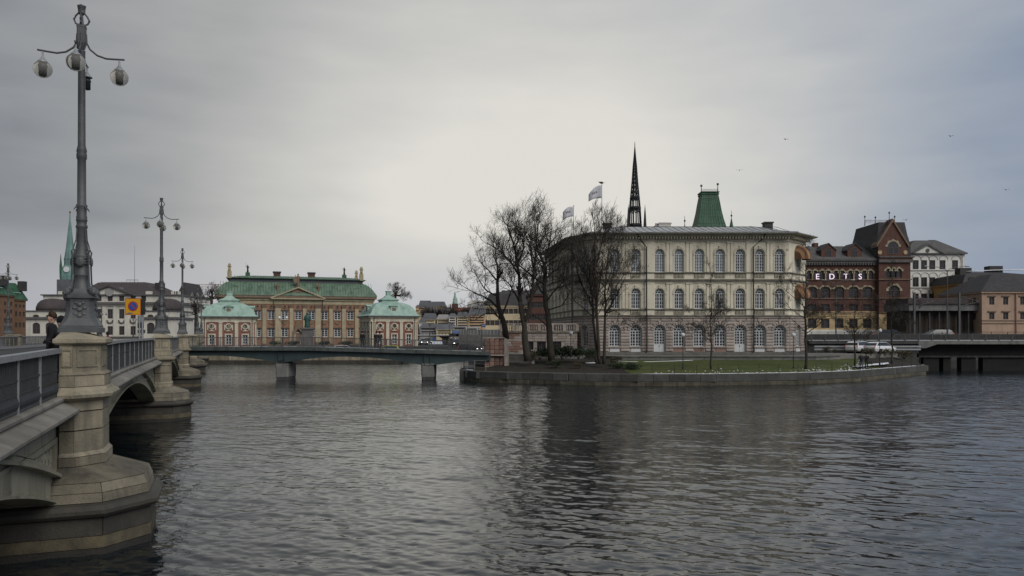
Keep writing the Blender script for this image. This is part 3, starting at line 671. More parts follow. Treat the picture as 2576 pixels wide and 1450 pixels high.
# ================================================================ ISLAND
# front outline of the island (top of the quay), from the left tip to the right corner
IS = [(-5.6, 84.5), (-5.5, 80), (-4.9, 77), (-4.0, 75.4), (-1.2, 73.3), (4.5, 71), (10.8, 69.3), (18, 69.2), (26.1, 71.2), (29.3, 72.5), (34.3, 75.5), (41.7, 82.4), (48.8, 89), (50.3, 92), (50.0, 96)]
stone_run('island_quay', 'dark curved stone quay wall round the island', 'wall', IS, -.35, 1.05, 2, ['quay_low', 'quay_top'], 1.55)
def sheet(name, front, back, z0, z1, m, n=10, wob=.05, seed=0, kind='structure'):
    """ground sheet lofted from a front polyline to a back polyline"""
    rnd = random.Random(seed); rows = []
    for j in range(n + 1):
        t = j / n; e = t ** .8
        rows.append([(a[0] + (b[0] - a[0]) * t, a[1] + (b[1] - a[1]) * t, z0 + (z1 - z0) * e + (rnd.uniform(-wob, wob) if 0 < j < n else 0)) for a, b in zip(front, back)])
    mb = MB(); mb.loft(rows, cap=False, closed=False); return mb.build(name, M[m], smooth=True, kind=kind)
def resamp(P, xs_):
    out_ = []
    for x in xs_:
        for a, b in zip(P, P[1:]):
            if min(a[0], b[0]) - 1e-6 <= x <= max(a[0], b[0]) + 1e-6 and abs(b[0] - a[0]) > 1e-6: out_.append((x, a[1] + (b[1] - a[1]) * (x - a[0]) / (b[0] - a[0]))); break
    return out_
fr = IS[3:13]
inner = [(p[0] + .0, p[1] + .35) for p in fr]
xl = [10.8 + (40 - 10.8) * i / 30 for i in range(31)]
fl = [(x, y + .75) for x, y in resamp(fr, xl)]
sheet('lawn', fl, [(x, 82.45 if x < 33 else 82.45 + (x - 33) * .75) for x, y in fl], 1.03, 1.93, 'grass', 12, .035, 1)
xs0 = [-3.9 + (10.9 + 3.9) * i / 14 for i in range(15)]
fs = [(x, y + .75) for x, y in resamp(fr, xs0)]
sheet('garden_bed', fs, [(x, 86 if x < 9 else 82.45) for x, y in fs], 1.03, 2.0, 'soil', 12, .09, 2)
xk = [-3.9 + (50 + 3.9) * i / 40 for i in range(41)]
fk = resamp(IS[3:14], xk)
sheet('quay_path', [(x, y + .3) for x, y in fk], [(x, y + .95) for x, y in fk], 1.056, 1.058, 'gravel', 1, 0, 3)
xr = [39.9 + (50 - 39.9) * i / 10 for i in range(11)]; frr = [(x, y + .75) for x, y in resamp(IS[3:14], xr)]
sheet('rough_bank', frr, [(x, y + 5.5) for x, y in frr], 1.03, 1.9, 'soil', 8, .08, 4)
MB().prism([(-5.4, 77.6), (-3.6, 76.0), (-2.2, 78.5), (-2.2, 92), (-5.4, 92)], -.5, 1.06).build('landing', M['gravel'], kind='structure')
# terrace (forecourt) that carries the building
MB().prism([(11.4, 82.6), (33, 82.6), (37, 85.5), (44, 91), (49.5, 95.5), (49.5, 118), (-5.3, 118), (-5.3, 92), (-2.0, 85.6), (8.6, 85.6)], -1, 2.34).build('terrace', M['gravel'], kind='structure')
tw = thing('terrace_wall', 'low stained retaining wall between lawn and cream building', 'wall', (11.4, 82.5, 1.7))
wp = [(8.4, 85.4), (11.4, 82.45), (33, 82.45), (36.9, 85.2)]
for a, b in zip(wp, wp[1:]):
    a, b = Vector(a), Vector(b); n = max(1, round((b - a).length / 2.4)); ang = math.atan2(b.y - a.y, b.x - a.x)
    for i in range(n):
        c = a.lerp(b, (i + .5) / n); L_ = (b - a).length / n
        o = MB().stone(-L_ / 2 + .01, L_ / 2 - .01, 0, .52, -.12, .1, .02).build('slab', M['concrete'], tw, loc=(c.x - 11.4, c.y - 82.5, 0), rot=(0, 0, ang))
        MB().box(-L_ / 2 + .004, L_ / 2 - .004, -.2, .2, .525, .66).build('coping', M['granite_dark'], tw, loc=(c.x - 11.4, c.y - 82.5, 0), rot=(0, 0, ang))
# snow left lying along the edges
def snow_patch(name, label, pts, w, z, seed=0, h=.035):
    rnd = random.Random(seed); mb = MB(); rings = []
    for i, p in enumerate(pts):
        ww = w * (.35 if i in (0, len(pts) - 1) else rnd.uniform(.6, 1.2)); zz = z[i] if isinstance(z, list) else z
        rings.append([(p[0], p[1] - ww, zz), (p[0], p[1] - ww * .5, zz + h), (p[0], p[1] + ww * .5, zz + h), (p[0], p[1] + ww, zz)])
    mb.loft(rings); o = mb.build(name, M['snow'], smooth=True, kind='stuff'); o['label'] = label
snow_patch('snow', 'curved strip of snow at the foot of the terrace wall', [(10.6, 81.6), (11.4, 80.9), (12.4, 80.5), (13.6, 80.4), (15, 80.6), (16.6, 80.9), (18.2, 81.4), (19.6, 81.9)], .34, [1.88, 1.84, 1.80, 1.79, 1.80, 1.83, 1.87, 1.9], 1)
snow_patch('snow', 'white snow on the quay landing by the stair gate', [(-5.1, 78.3), (-4.2, 77.2), (-3.2, 76.6), (-1.6, 75.8), (-.3, 75.0)], .5, 1.065, 2)
q = resamp(IS[3:14], [12 + i for i in range(36)])
snow_patch('snow', 'thin line of snow along the island quay edge', [(x, y + .62) for x, y in q], .2, 1.062, 3, .03)
q = [(35.5 + .62 * i, 78.0 + .62 * i + (.3 if i % 2 else -.1)) for i in range(20)]
snow_patch('snow', 'patchy snow on the bank by the two white cars', q[:12], .8, [1.36 + .012 * i for i in range(12)], 4, .07)
snow_patch('snow', 'small snow patch among the shrubs', [(7.6, 78.0), (8.2, 78.3), (8.9, 78.5)], .12, 1.72, 5, .08)
specks = MB(); rs = random.Random(5)
for i in range(130):
    x = rs.choice((rs.uniform(13, 39), rs.uniform(27, 39))); t = abs(rs.gauss(0, .12)); yy = resamp(fr, [x])[0][1] + .9 + t * 10
    z = 1.03 + .9 * ((yy - resamp(fr, [x])[0][1] - .75) / (82.45 - resamp(fr, [x])[0][1])) ** .8; s = rs.uniform(.04, .16)
    specks.add([(x - s, yy, z), (x, yy - s * .7, z), (x + s, yy, z), (x, yy + s * .6, z + .05)], [(0, 1, 2, 3)])
specks.build('snow', M['snow'], kind='stuff')['label'] = 'specks of snow scattered on the lawn'
# thin wire fence on the quay edge
wf = thing('quay_fence', 'thin dark wire fence along the edge of the lawn', 'fence', (*IS[3], 1.06))
pp = resamp(IS[3:14], [-3.5 + 2.05 * i for i in range(26)])
pm = MB().box(-.018, .018, -.018, .018, 0, .85).mesh('post', M['iron_dark'])
for x, y in pp: inst('post', pm, wf, (x - IS[3][0], y + .28 - IS[3][1], 0))
for h_ in (.83, .42): MB().tube([(x - IS[3][0], y + .28 - IS[3][1], h_) for x, y in pp], .009, 4).build('wire', M['iron_dark'], wf)
lf = thing('landing_railing', 'thin pale steel railing around the tip of the island', 'railing', (-5.3, 84, 1.06))
lp = [(-5.3, 84), (-5.2, 82), (-5.15, 80.4), (-4.6, 77.6), (-3.75, 75.9), (-2.6, 75.2)]
pm = MB().box(-.02, .02, -.02, .02, 0, 1.05).mesh('post', M['galv'])
for x, y in lp: inst('post', pm, lf, (x + 5.3, y - 84, 0))
for h_ in (1.03, .7, .38): MB().tube([(x + 5.3, y - 84, h_) for x, y in lp], .014, 5).build('rail', M['galv'], lf)
# ---------------------------------------------------------------- gate pier and stairs at the tip
gp = thing('stair_gate', 'red and grey stone gate pier beside the footbridge end', 'gate', (X(1243, 78), 78, 1.05))
hts = [.42, .42, .42, .42, .42, .35, .42, .38]; z = 0
for k, hh in enumerate(hts):
    for i in range(4):
        w = .62; x0_ = -1.0 + i * .5; y0_ = i * .25
        o = MB().stone(x0_, x0_ + .48, z + .006, z + hh - .006, y0_ - .1 + (.06 if k < 5 else 0) * (i % 2), 1.2, .045).build('stone', M['granite' if k < 1 else 'redstone'], gp)
    z += hh
MB().box(-1.1, 1.05, -.05, 1.3, 1.46 + .0, 1.55).build('band', M['rustic'], gp)
MB().loft([[(-1.15, -.2, z), (1.1, .55, z), (1.1, 1.4, z), (-1.15, 1.4, z)], [(-1.15, -.2, z + .1), (1.1, .55, z + .1), (1.1, 1.4, z + .1), (-1.15, 1.4, z + .1)]]).build('capstone', M['rustic'], gp)
MB().extr([(1.06, 0), (1.55, 0), (1.5, z * .6), (1.25, z), (1.06, z)], .45, 1.5).build('buttress', M['rustic'], gp)
stt = thing('stone_stairs', 'dark stone steps rising between the gate pier and the terrace', 'stairs', (X(1300, 79), 79.5, 1.05))
for i in range(9):
    MB().box(-1.55, 1.55, i * .36, 4.6, i * .165, i * .165 + .16).build('step', M['granite_dark'], stt)
MB().loft([[(1.56, -.1, 0), (1.9, -.1, 0), (1.9, 4.6, 0), (1.56, 4.6, 0)], [(1.56, -.1, .35), (1.9, -.1, .35), (1.9, 4.6, 1.95), (1.56, 4.6, 1.95)]]).build('parapet', M['rustic'], stt)
# low annex with balustrade left of the building (the terrace storey)
an = thing('annex', 'low rusticated annex with square openings behind the big trees', 'building', (X(1262, 90), 90, 2.3))
AW = X(1452, 90) - X(1262, 90); az1 = Z(832, 90) - 2.3
ops = [(X(p, 90) - X(1262, 90), Z(886, 90) - 2.3, 1.05, Z(857, 90) - Z(886, 90), 0, 2, 1) for p in (1331, 1362, 1401)]
facade(an, 0, 0, 0, AW, 0, az1, ops, 'rustic', .35, bar=.05, fm='frame_dark', gm='glass_dim')
facade(an, 0, 12, -math.pi / 2, 12, 0, az1, [], 'rustic')
MB().box(0, AW, .02, 12, az1 - .05, az1).build('roof', M['granite_dark'], an)
n = 0; zr = 0
while zr < az1 - .35:
    x = 0 if n % 2 else -.0
    while x < AW - .2:
        w = random.uniform(.9, 1.5); x1_ = min(AW, x + w)
        if not any(abs((x + x1_) / 2 - o[0]) < o[2] / 2 + (x1_ - x) / 2 and o[1] - .3 < zr + .15 < o[1] + o[3] + .02 for o in ops):
            MB().stone(x + .012, x1_ - .012, zr + .012, zr + .30, -.07, .0, .035).build('stone', M['redstone' if (x < 2.3 and random.random() < .7) else 'rustic'], an)
        x = x1_
    zr += .312; n += 1
MB().box(-.15, AW, -.16, .1, az1 - .28, az1 - .1).build('cornice', M['ledge_dark'], an)
bl = MB().box(-.1, AW, -.1, .12, az1 + .72, az1 + .86).build('balustrade', M['rustic'], an)
for x in [AW * i / 6 for i in range(7)]: MB().box(x - .2, x + .2, -.12, .14, az1 - .08, az1 + .719).build('pedestal', M['rustic'], bl)
bm = MB().lathe([(.05, 0), (.07, .05), (.05, .12), (.1, .3), (.05, .6), (.07, .7)], 6).mesh('baluster', M['rustic'], True)
for i in range(34):
    x = AW * (i + .5) / 34
    if min(abs(x - AW * k / 6) for k in range(7)) > .28: inst('baluster', bm, bl, (x, .01, az1 - .02))
# ================================================================ THE CREAM BUILDING ON THE ISLAND
BX, BY, BZ = 21.0, 88.0, 2.36
pal = thing('island_building', 'cream three storey building with arched windows and rusticated ground floor', 'building', (BX, BY, BZ))
FP = [(-11.2, 0), (11.3, 0), (14.6, 3.5), (14.6, 20), (-15.7, 22), (-13.35, 4)]
def lx(px): return X(px, 88) - BX
def lz(py): return Z(py, 88) - BZ
EZ = 14.0
Zs = dict(g0=lz(872), g1=lz(818), b1=lz(794), m0=lz(777), m1=lz(726), b2=lz(705), t0=lz(685), t1=lz(627), fz=lz(612))
bays = [1546, 1599, 1659, 1708, 1759, 1811, 1862, 1911, 1961]; doors = (1659, 1862)
WU, WG = 1.10, 1.30
def edge(i):
    a, b = Vector(FP[i]), Vector(FP[(i + 1) % len(FP)]); return a, (b - a).length, math.atan2(b.y - a.y, b.x - a.x)
cut = 0; stones = 0
def floor_ops(xcs, dd=()):
    o = []
    for x in xcs:
        d = any(abs(x - q) < .3 for q in dd)
        o.append((x, .12 if d else Zs['g0'], WG, Zs['g1'] - (.12 if d else Zs['g0']), 1, 4, 8 if d else 6))
    return o
def rust(parent, L_, xcs, z0_, z1_, rows, dd, base, ang, full):
    """rusticated stones: pier stones in courses and radial voussoirs; full = one object each, else one joined part"""
    jm = None if full else MB(Matrix.Translation(base) @ Matrix.Rotation(ang, 4, 'Z'))
    def put(mb):
        if full: mb.build('stone', M['rustic'], parent, loc=base, rot=(0, 0, ang))
    zs_ = Zs['g1'] - WG / 2; rv = WG / 2 + .42; h_ = (z1_ - z0_) / rows
    for k in range(rows):
        za_, zb_ = z0_ + k * h_, z0_ + (k + 1) * h_; mz = (za_ + zb_) / 2; cuts = []
        for x in xcs:
            d = any(abs(x - q) < .3 for q in dd)
            if mz < zs_: hw = WG / 2 + .03 if (mz > Zs['g0'] - .12 or d) else WG / 2 - .05
            else: hw = math.sqrt(max(0, rv ** 2 - (mz - zs_ + h_ * .3) ** 2))
            if mz < Zs['g0'] - .12 and not d: hw = WG / 2 + .05
            if hw > .05: cuts.append((x - hw, x + hw))
        cuts.sort(); cur = 0.0; runs = []
        for a, b in cuts + [(L_, L_)]:
            if a - cur > .12: runs.append((cur, a))
            cur = max(cur, b)
        for a, b in runs:
            n = max(1, round((b - a) / 1.25)); sh = .5 if k % 2 and n > 1 else 0
            ed = [a] + [a + (b - a) * (i + (.25 if k % 2 else 0)) / n for i in range(1, n)] + [b]
            for i in range(n):
                mb = jm if jm is not None else MB(); mb.stone(ed[i] + .014, ed[i + 1] - .014, za_ + .014, zb_ - .014, -.10 - random.uniform(0, .035), 0, .07); put(mb)
    nv = 9
    for x in xcs:
        for i in range(nv):
            a0, a1 = math.pi * i / nv + .025, math.pi * (i + 1) / nv - .025; am = (a0 + a1) / 2; ro = rv - .03 + (.12 if i == nv // 2 else 0); ri = WG / 2 + .01
            P = lambda r_, a_: (x + r_ * math.cos(a_), zs_ + r_ * math.sin(a_))
            po = [P(ri, a0), P(ro, a0), P(ro, a1), P(ri, a1)]; c = (sum(p[0] for p in po) / 4, sum(p[1] for p in po) / 4)
            pi_ = [(c[0] + (p[0] - c[0]) * .75, c[1] + (p[1] - c[1]) * .75) for p in po]; mb = jm if jm is not None else MB(); yf = -.13 - random.uniform(0, .03)
            mb.loft([[(p[0], 0, p[1]) for p in po], [(p[0], yf + .06, p[1]) for p in po], [(p[0], yf, p[1]) for p in pi_]]); put(mb)
    if jm is not None: jm.build('stonework', M['rustic'], parent, kind='stuff')
def upper(parent, base, ang, L_, xcs, zb, zt, zlow, ztop, balc):
    """one upper storey: archivolts, keystones, pilasters, balustrades, sill ledge"""
    T = Matrix.Translation(base) @ Matrix.Rotation(ang, 4, 'Z'); hw = WU / 2; zsp = zt - hw
    for x in xcs:
        mb = MB(); A, B = arc(x, zsp, hw + .03, 12), arc(x, zsp, hw + .24, 12)
        for k in range(12): mb.add([(p[0], y, p[1]) for y in (-.09, .02) for p in (A[k], A[k + 1], B[k + 1], B[k])], [(0, 1, 2, 3), (0, 4, 5, 1), (2, 6, 7, 3)])
        mb.build('archivolt', M['trim_cream'], parent, loc=base, rot=(0, 0, ang))
        MB().extr([(x - .09, zt - .02), (x + .09, zt - .02), (x + .15, zt + .36), (x - .15, zt + .36)], -.15, .02).build('keystone', M['trim_cream'], parent, loc=base, rot=(0, 0, ang))
        for s in (-1, 1):
            MB().box(x + s * (hw + .135) - .125, x + s * (hw + .135) + .125, -.12, .02, zsp - .14, zsp - .02).build('impost', M['trim_cream'], parent, loc=base, rot=(0, 0, ang))
            MB().box(x + s * (hw + .135) - .09, x + s * (hw + .135) + .09, -.06, .02, zb, zsp - .145).build('pilaster', M['trim_cream'], parent, loc=base, rot=(0, 0, ang))
            xm = x + s * (hw + .36); me = cached('medal', lambda: MB().lathe([(.13, 0), (.13, .05), (.08, .07), (.07, .04)], 10).mesh('medallion', M['trim_cream']))
            o = inst('medallion', me, parent, T @ Vector((xm, 0, zt - .05)), (R(90), 0, ang))
        # balustrade below the window
        mb = MB()
        for i in range(7): mb.lathe([(.035, zlow + .12), (.05, zlow + .16), (.035, zlow + .24), (.06, zlow + .4), (.03, zb - .22), (.045, zb - .16)], 6, (x - .5 + i / 6, -.03, 0))
        mb.build('balusters', M['trim_cream'], parent, loc=base, rot=(0, 0, ang), kind='stuff')
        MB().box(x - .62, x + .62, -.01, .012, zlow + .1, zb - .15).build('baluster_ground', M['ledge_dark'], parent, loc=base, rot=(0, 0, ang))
    e = [0] + [(a + b) / 2 for a, b in zip(xcs, xcs[1:])] + [L_]
    for i, x in enumerate(e):
        if 0 < i < len(e) - 1:
            for s in (-.2, .2):
                if e[i + 1] - e[i] > 1.8: MB().box(x + s - .15, x + s + .15, -.085, .02, zb + .02, ztop - .5).build('pilaster', M['plaster_cream'], parent, loc=base, rot=(0, 0, ang)); MB().box(x + s - .19, x + s + .19, -.13, .02, ztop - .495, ztop - .32).build('capital', M['trim_cream'], parent, loc=base, rot=(0, 0, ang))
    MB().box(.0, L_, -.12, .02, ztop - .30, ztop - .2).build('frieze_band', M['trim_cream'], parent, loc=base, rot=(0, 0, ang))
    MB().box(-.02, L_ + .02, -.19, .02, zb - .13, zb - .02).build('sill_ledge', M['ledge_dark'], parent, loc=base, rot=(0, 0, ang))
for i in range(len(FP)):
    a, L_, ang = edge(i); ux, uy = math.cos(ang), math.sin(ang)
    if i == 0: xcs = [lx(p) - FP[0][0] for p in bays]; dd = [lx(p) - FP[0][0] for p in doors]
    elif i == 1: xcs = [L_ / 2]; dd = []
    elif i == 5: xcs = [L_ * .35, L_ * .78]; xcs = [L_ * .5]; dd = []
    elif i == 4: xcs = [L_ * (k + .5) / 7 for k in range(7)]; dd = []
    else: xcs = [L_ * (k + .5) / 6 for k in range(6)]; dd = []
    vis = i in (0, 1, 4, 5); base = (a.x, a.y, 0)
    gops = floor_ops(xcs, dd) if vis else []
    facade(pal, a.x, a.y, ang, L_, 0, Zs['b1'], gops, 'rustic', .32, wins=False)
    mops = [(x, Zs['m0'] - (.34 if i == 0 and k in (3, 4, 5, 2) else 0), WU, Zs['m1'] - Zs['m0'] + (.34 if i == 0 and k in (3, 4, 5, 2) else 0), 1, 4, 5) for k, x in enumerate(xcs)] if vis else []
    tops = [(x, Zs['t0'], WU, Zs['t1'] - Zs['t0'], 1, 4, 6) for x in xcs] if vis else []
    facade(pal, a.x, a.y, ang, L_, Zs['b1'], Zs['b2'], mops, 'plaster_cream', .28, wins=False)
    facade(pal, a.x, a.y, ang, L_, Zs['b2'], EZ, tops, 'plaster_cream', .28, wins=False)
    for k, x in enumerate(xcs):
        if not vis: break
        P0 = (a.x + ux * x, a.y + uy * x)
        sp_ = i == 0 and 2 <= k <= 7
        dr = any(abs(x - q) < .3 for q in dd)
        if dr:
            dz = 1.05
            window(pal, (*P0, .12 + dz), ang, WG, Zs['g1'] - .12 - dz, 4, 5, 1, .055, depth=.22, split=True)
            do = MB().box(-WG / 2, -.012, -.02, .05, 0, dz - .01).box(.012, WG / 2, -.02, .05, 0, dz - .01).build('door', M['frame_white'], pal, loc=(P0[0] - uy * .22, P0[1] + ux * .22, .12), rot=(0, 0, ang))
            MB().box(-.03, .03, -.06, -.021, .8, .95).build('handle', M['iron_dark'], do)
        else:
            window(pal, (*P0, Zs['g0']), ang, WG, Zs['g1'] - Zs['g0'], 4, 5, 1, .055, depth=.22, split=sp_ and k != 7)
            MB().box(-.85, .85, -.16, .02, -.13, -.02).build('sill', M['rustic'], pal, loc=(*P0, Zs['g0']), rot=(0, 0, ang))
            MB().box(-.55, .55, -.03, .02, -.75, -.25).build('panel', M['frame_white' if k in (0, 1, 7, 8) else 'redstone'], pal, loc=(*P0, Zs['g0']), rot=(0, 0, ang))
        low = i == 0 and k in (2, 3, 4, 5) and k != 2
        window(pal, (*P0, Zs['m0']), ang, WU, Zs['m1'] - Zs['m0'], 4, 4, 1, .05, depth=.2, split=sp_ and k < 7, gm='glass_mid' if k % 3 else 'glass')
        if i == 0 and k in (2, 3, 4, 5): MB().box(-WU / 2, WU / 2, .1, .2, -.34, -.005).build('lower_panel', M['frame_white'], pal, loc=(*P0, Zs['m0']), rot=(0, 0, ang))
        window(pal, (*P0, Zs['t0']), ang, WU, Zs['t1'] - Zs['t0'], 4, 6, 1, .05, depth=.2, gm='glass_blind' if k < 6 else 'glass_mid')
    if vis:
        rust(pal, L_, xcs, .35, Zs['b1'] - .35, 11, dd, base, ang, i == 0)
        upper(pal, base, ang, L_, xcs, Zs['m0'], Zs['m1'], Zs['b1'], Zs['b2'], False)
        upper(pal, base, ang, L_, xcs, Zs['t0'], Zs['t1'], Zs['b2'] + .12, EZ - .55, False)
    MB().box(-.06, L_ + .06, -.2, .02, 0, .33).build('plinth', M['granite_dark'], pal, loc=base, rot=(0, 0, ang))
    MB().box(-.03, L_ + .03, -.16, .02, Zs['b1'] - .30, Zs['b1'] - .12).build('band', M['rustic'], pal, loc=base, rot=(0, 0, ang))
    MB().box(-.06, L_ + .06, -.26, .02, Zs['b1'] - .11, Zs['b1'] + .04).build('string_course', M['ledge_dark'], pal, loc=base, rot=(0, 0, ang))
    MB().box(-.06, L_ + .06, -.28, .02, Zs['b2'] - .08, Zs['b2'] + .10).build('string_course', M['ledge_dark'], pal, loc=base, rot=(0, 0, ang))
    MB().box(-.08, L_ + .08, -.34, .02, EZ - .28, EZ - .02).build('cornice', M['trim_cream'], pal, loc=base, rot=(0, 0, ang))
    if vis:
        dn = MB(); x = .15
        while x < L_: dn.box(x - .07, x + .07, -.62, -.02, EZ - .54, EZ - .30); x += .34
        dn.build('dentils', M['trim_cream'], pal, loc=base, rot=(0, 0, ang), kind='stuff')
# slightly projecting piers at the ends of the middle part, and downpipes
for px in (1637, 1886):
    MB().box(-.42, .42, -.11, .01, Zs['b1'] + .05, EZ - .56).build('corner_pier', M['plaster_cream'], pal, loc=(lx(px), 0, 0))
pipe = lambda pts: MB().tube(pts, .075, 8)
for px, s in ((1625, -1), (1893, 1)):
    x = lx(px); pipe([(x + s * .0 + (-1.1 if s < 0 else 1.3), -.75, EZ - .05), (x + (-.7 if s < 0 else .9), -.4, EZ - .7), (x, -.30, EZ - 1.5), (x, -.30, Zs['b2'] + .3), (x, -.36, Zs['b2'] - .2), (x + .03, -.33, Zs['b1'] + .2), (x + .06, -.34, Zs['b1'] - .4), (x + .06, -.30, .3)]).build('downpipe', M['iron_dark'], pal)
pipe([(-13.5, 3.2, EZ - .2), (-13.75, 3.5, EZ - .8), (-13.7, 3.5, .3)]).build('downpipe', M['iron_dark'], pal)
# roof: wide eaves, concave zinc slopes with standing seams
rp = [(1.25, EZ), (1.3, EZ + .1), (-.4, EZ + .38), (-2.4, EZ + .85), (-4.6, EZ + 1.45), (-6.2, EZ + 1.78)]
rf = MB().loft([ringz(offset_poly(FP, o), z) for o, z in rp]).build('roof', M['roof_zinc'], pal)
MB().loft([ringz(offset_poly(FP, -.2), EZ - .03), ringz(offset_poly(FP, 1.2), EZ - .015)], cap=False).build('soffit', M['trim_cream'], rf)
def zr_(d): 
    for (o0, z0_), (o1, z1_) in zip(rp[1:], rp[2:]):
        if o1 <= d <= o0: return z0_ + (z1_ - z0_) * (o0 - d) / (o0 - o1)
for k in range(30):
    x = -11.6 + k * .80
    MB().tube([(x, -o, zr_(o) + .015) for o in (1.28, .4, -.4, -1.4, -2.4, -3.5, -4.6, -6.15)], .026, 4).build('standing_seam', M['roof_dark'], rf)
for i in (0, 1):
    A, B = [offset_poly(FP, o)[i] for o, z in rp[1:]], None
    MB().tube([(p[0], p[1], z + .02) for p, (o, z) in zip(A, rp[1:])], .06, 5).build('hip_cap', M['roof_zinc'], rf)
for x, y in ((X(1527, 95) - BX, 7), (X(1931, 94) - BX, 6)):
    c = MB().box(x - .5, x + .5, y - .5, y + .5, EZ + .8, EZ + 2.15).build('chimney', M['roof_dark'], pal)
    MB().box(x - .6, x + .6, y - .6, y + .6, EZ + 2.151, EZ + 2.3).build('cap', M['iron_dark'], c)
# awnings on the right corner
a, L_, ang = edge(1)
for nm, zt, zb in (('upper', Zs['t1'], Zs['t0']), ('lower', Zs['m1'], Zs['m0'])):
    zz = zt - .75
    for s in range(9):
        b0, b1 = math.pi * s / 9, math.pi * (s + 1) / 9; mb = MB(); rr = .95
        P = lambda t, p: (L_ / 2 - rr * math.cos(t), -.08 - 1.5 * math.cos(p) * math.sin(t) ** .6, zz - .35 + 1.75 * math.sin(p) * (.3 + .7 * math.sin(t)))
        mb.loft([[P(t, math.pi / 2 * j / 6) for j in range(7)] for t in (b0 + .001, b1)], cap=False, closed=False)
        o = mb.build('awning_panel', M['awning' if s % 2 else 'awning_dark'], pal, loc=(a.x, a.y, 0), rot=(0, 0, ang))
        so_ = o.modifiers.new('thick', 'SOLIDIFY'); so_.thickness = .02
# balconies / flags behind the roof
def flagpole(label, px, ytop, ybase, Y, fpts, txt):
    t = thing('flagpole', label, 'flag', (X(px, Y), Y, Z(ybase, Y)), 0, 'flags on the island building'); hgt = Z(ytop, Y) - Z(ybase, Y)
    MB().tube([(0, 0, -1), (0, 0, hgt)], [.06, .035], 8).build('pole', M['galv'], t); MB().ball((0, 0, hgt + .04), .08, 8, 6).build('finial', M['iron_dark'], t)
    nu, nv = 14, 6; rows = []
    (x1, t1, b1_), (x2, t2, b2_) = fpts
    def fp_(u, v):
        wv = .14 * math.sin(u * 7) * u
        px_ = x1 + (x2 - x1) * u; top = t1 + (t2 - t1) * u - 6 * math.sin(u * math.pi) * (1 if True else 0); bot = b1_ + (b2_ - b1_) * u - 3 * math.sin(u * math.pi); py = bot + (top - bot) * v
        return (X(px_, Y) - X(px, Y), wv + .1 * u, Z(py, Y) - Z(ybase, Y))
    f = MB().loft([[fp_(u / nu, v / nv) for v in range(nv + 1)] for u in range(nu + 1)], cap=False, closed=False).build('cloth', M['flag'], t, smooth=True)
    so_ = f.modifiers.new('thick', 'SOLIDIFY'); so_.thickness = .015
    for (u, v, ch) in txt:
        p = fp_(u, v); letter(ch, .42, f, (p[0], p[1] - .03, p[2]), M['iron_grey'], 'mark', True)
def letter(ch, size, parent, loc, m, name, rotx=True, ext=.01, rz=0):
    cu = bpy.data.curves.new('t', 'FONT'); cu.body = ch; cu.size = size; cu.extrude = ext; cu.align_x = 'CENTER'
    ob = bpy.data.objects.new('t', cu); me = bpy.data.meshes.new_from_object(ob); bpy.data.objects.remove(ob); bpy.data.curves.remove(cu)
    me.materials.clear(); me.materials.append(m); return inst(name, me, parent, loc, (R(90), 0, rz))
flagpole('higher white flag flying left from its pole above the cream building', 1514, 463, 572, 100, ((1513, 466, 499), (1481, 489, 507)), ((.4, .45, 'A'), (.55, .45, 'K'), (.7, .45, 'T')))
flagpole('lower white flag on a thinner pole above the left treetops', 1443, 519, 625, 108, ((1442, 521, 545), (1416, 534, 555)), ((.35, .42, 'A'), (.5, .42, 'K'), (.65, .42, 'T')))
# ---------------------------------------------------------------- globe lamps of the island
def globe_lamp(label, px, pyb, Y, pyt):
    z0_ = Z(pyb, Y); t = thing('globe_lamp', label, 'lamp post', (X(px, Y), Y, z0_), 0, 'white globe lamps on the island'); h_ = Z(pyt, Y) - z0_
    MB().lathe([(.09, -.3), (.09, .25), (.045, .32), (.038, 1.0), (.03, h_ - .32), (.05, h_ - .28), (.06, h_ - .2)], 8).build('post', M['iron_dark'], t)
    MB().ball((0, 0, h_), .215, 16, 12).build('globe', M['globe_opal'], t, smooth=True)
globe_lamp('white globe lamp among the shrubs beside the large trees', 1436, 893, 79, 838)
globe_lamp('white globe lamp standing before the ground floor door', 1718, 930, 73, 843)
globe_lamp('white globe lamp right of the corner of the cream building', 1996, 930, 75, 843)
globe_lamp('white globe lamp next to the two white parked cars', 2213, 919, 80, 832)
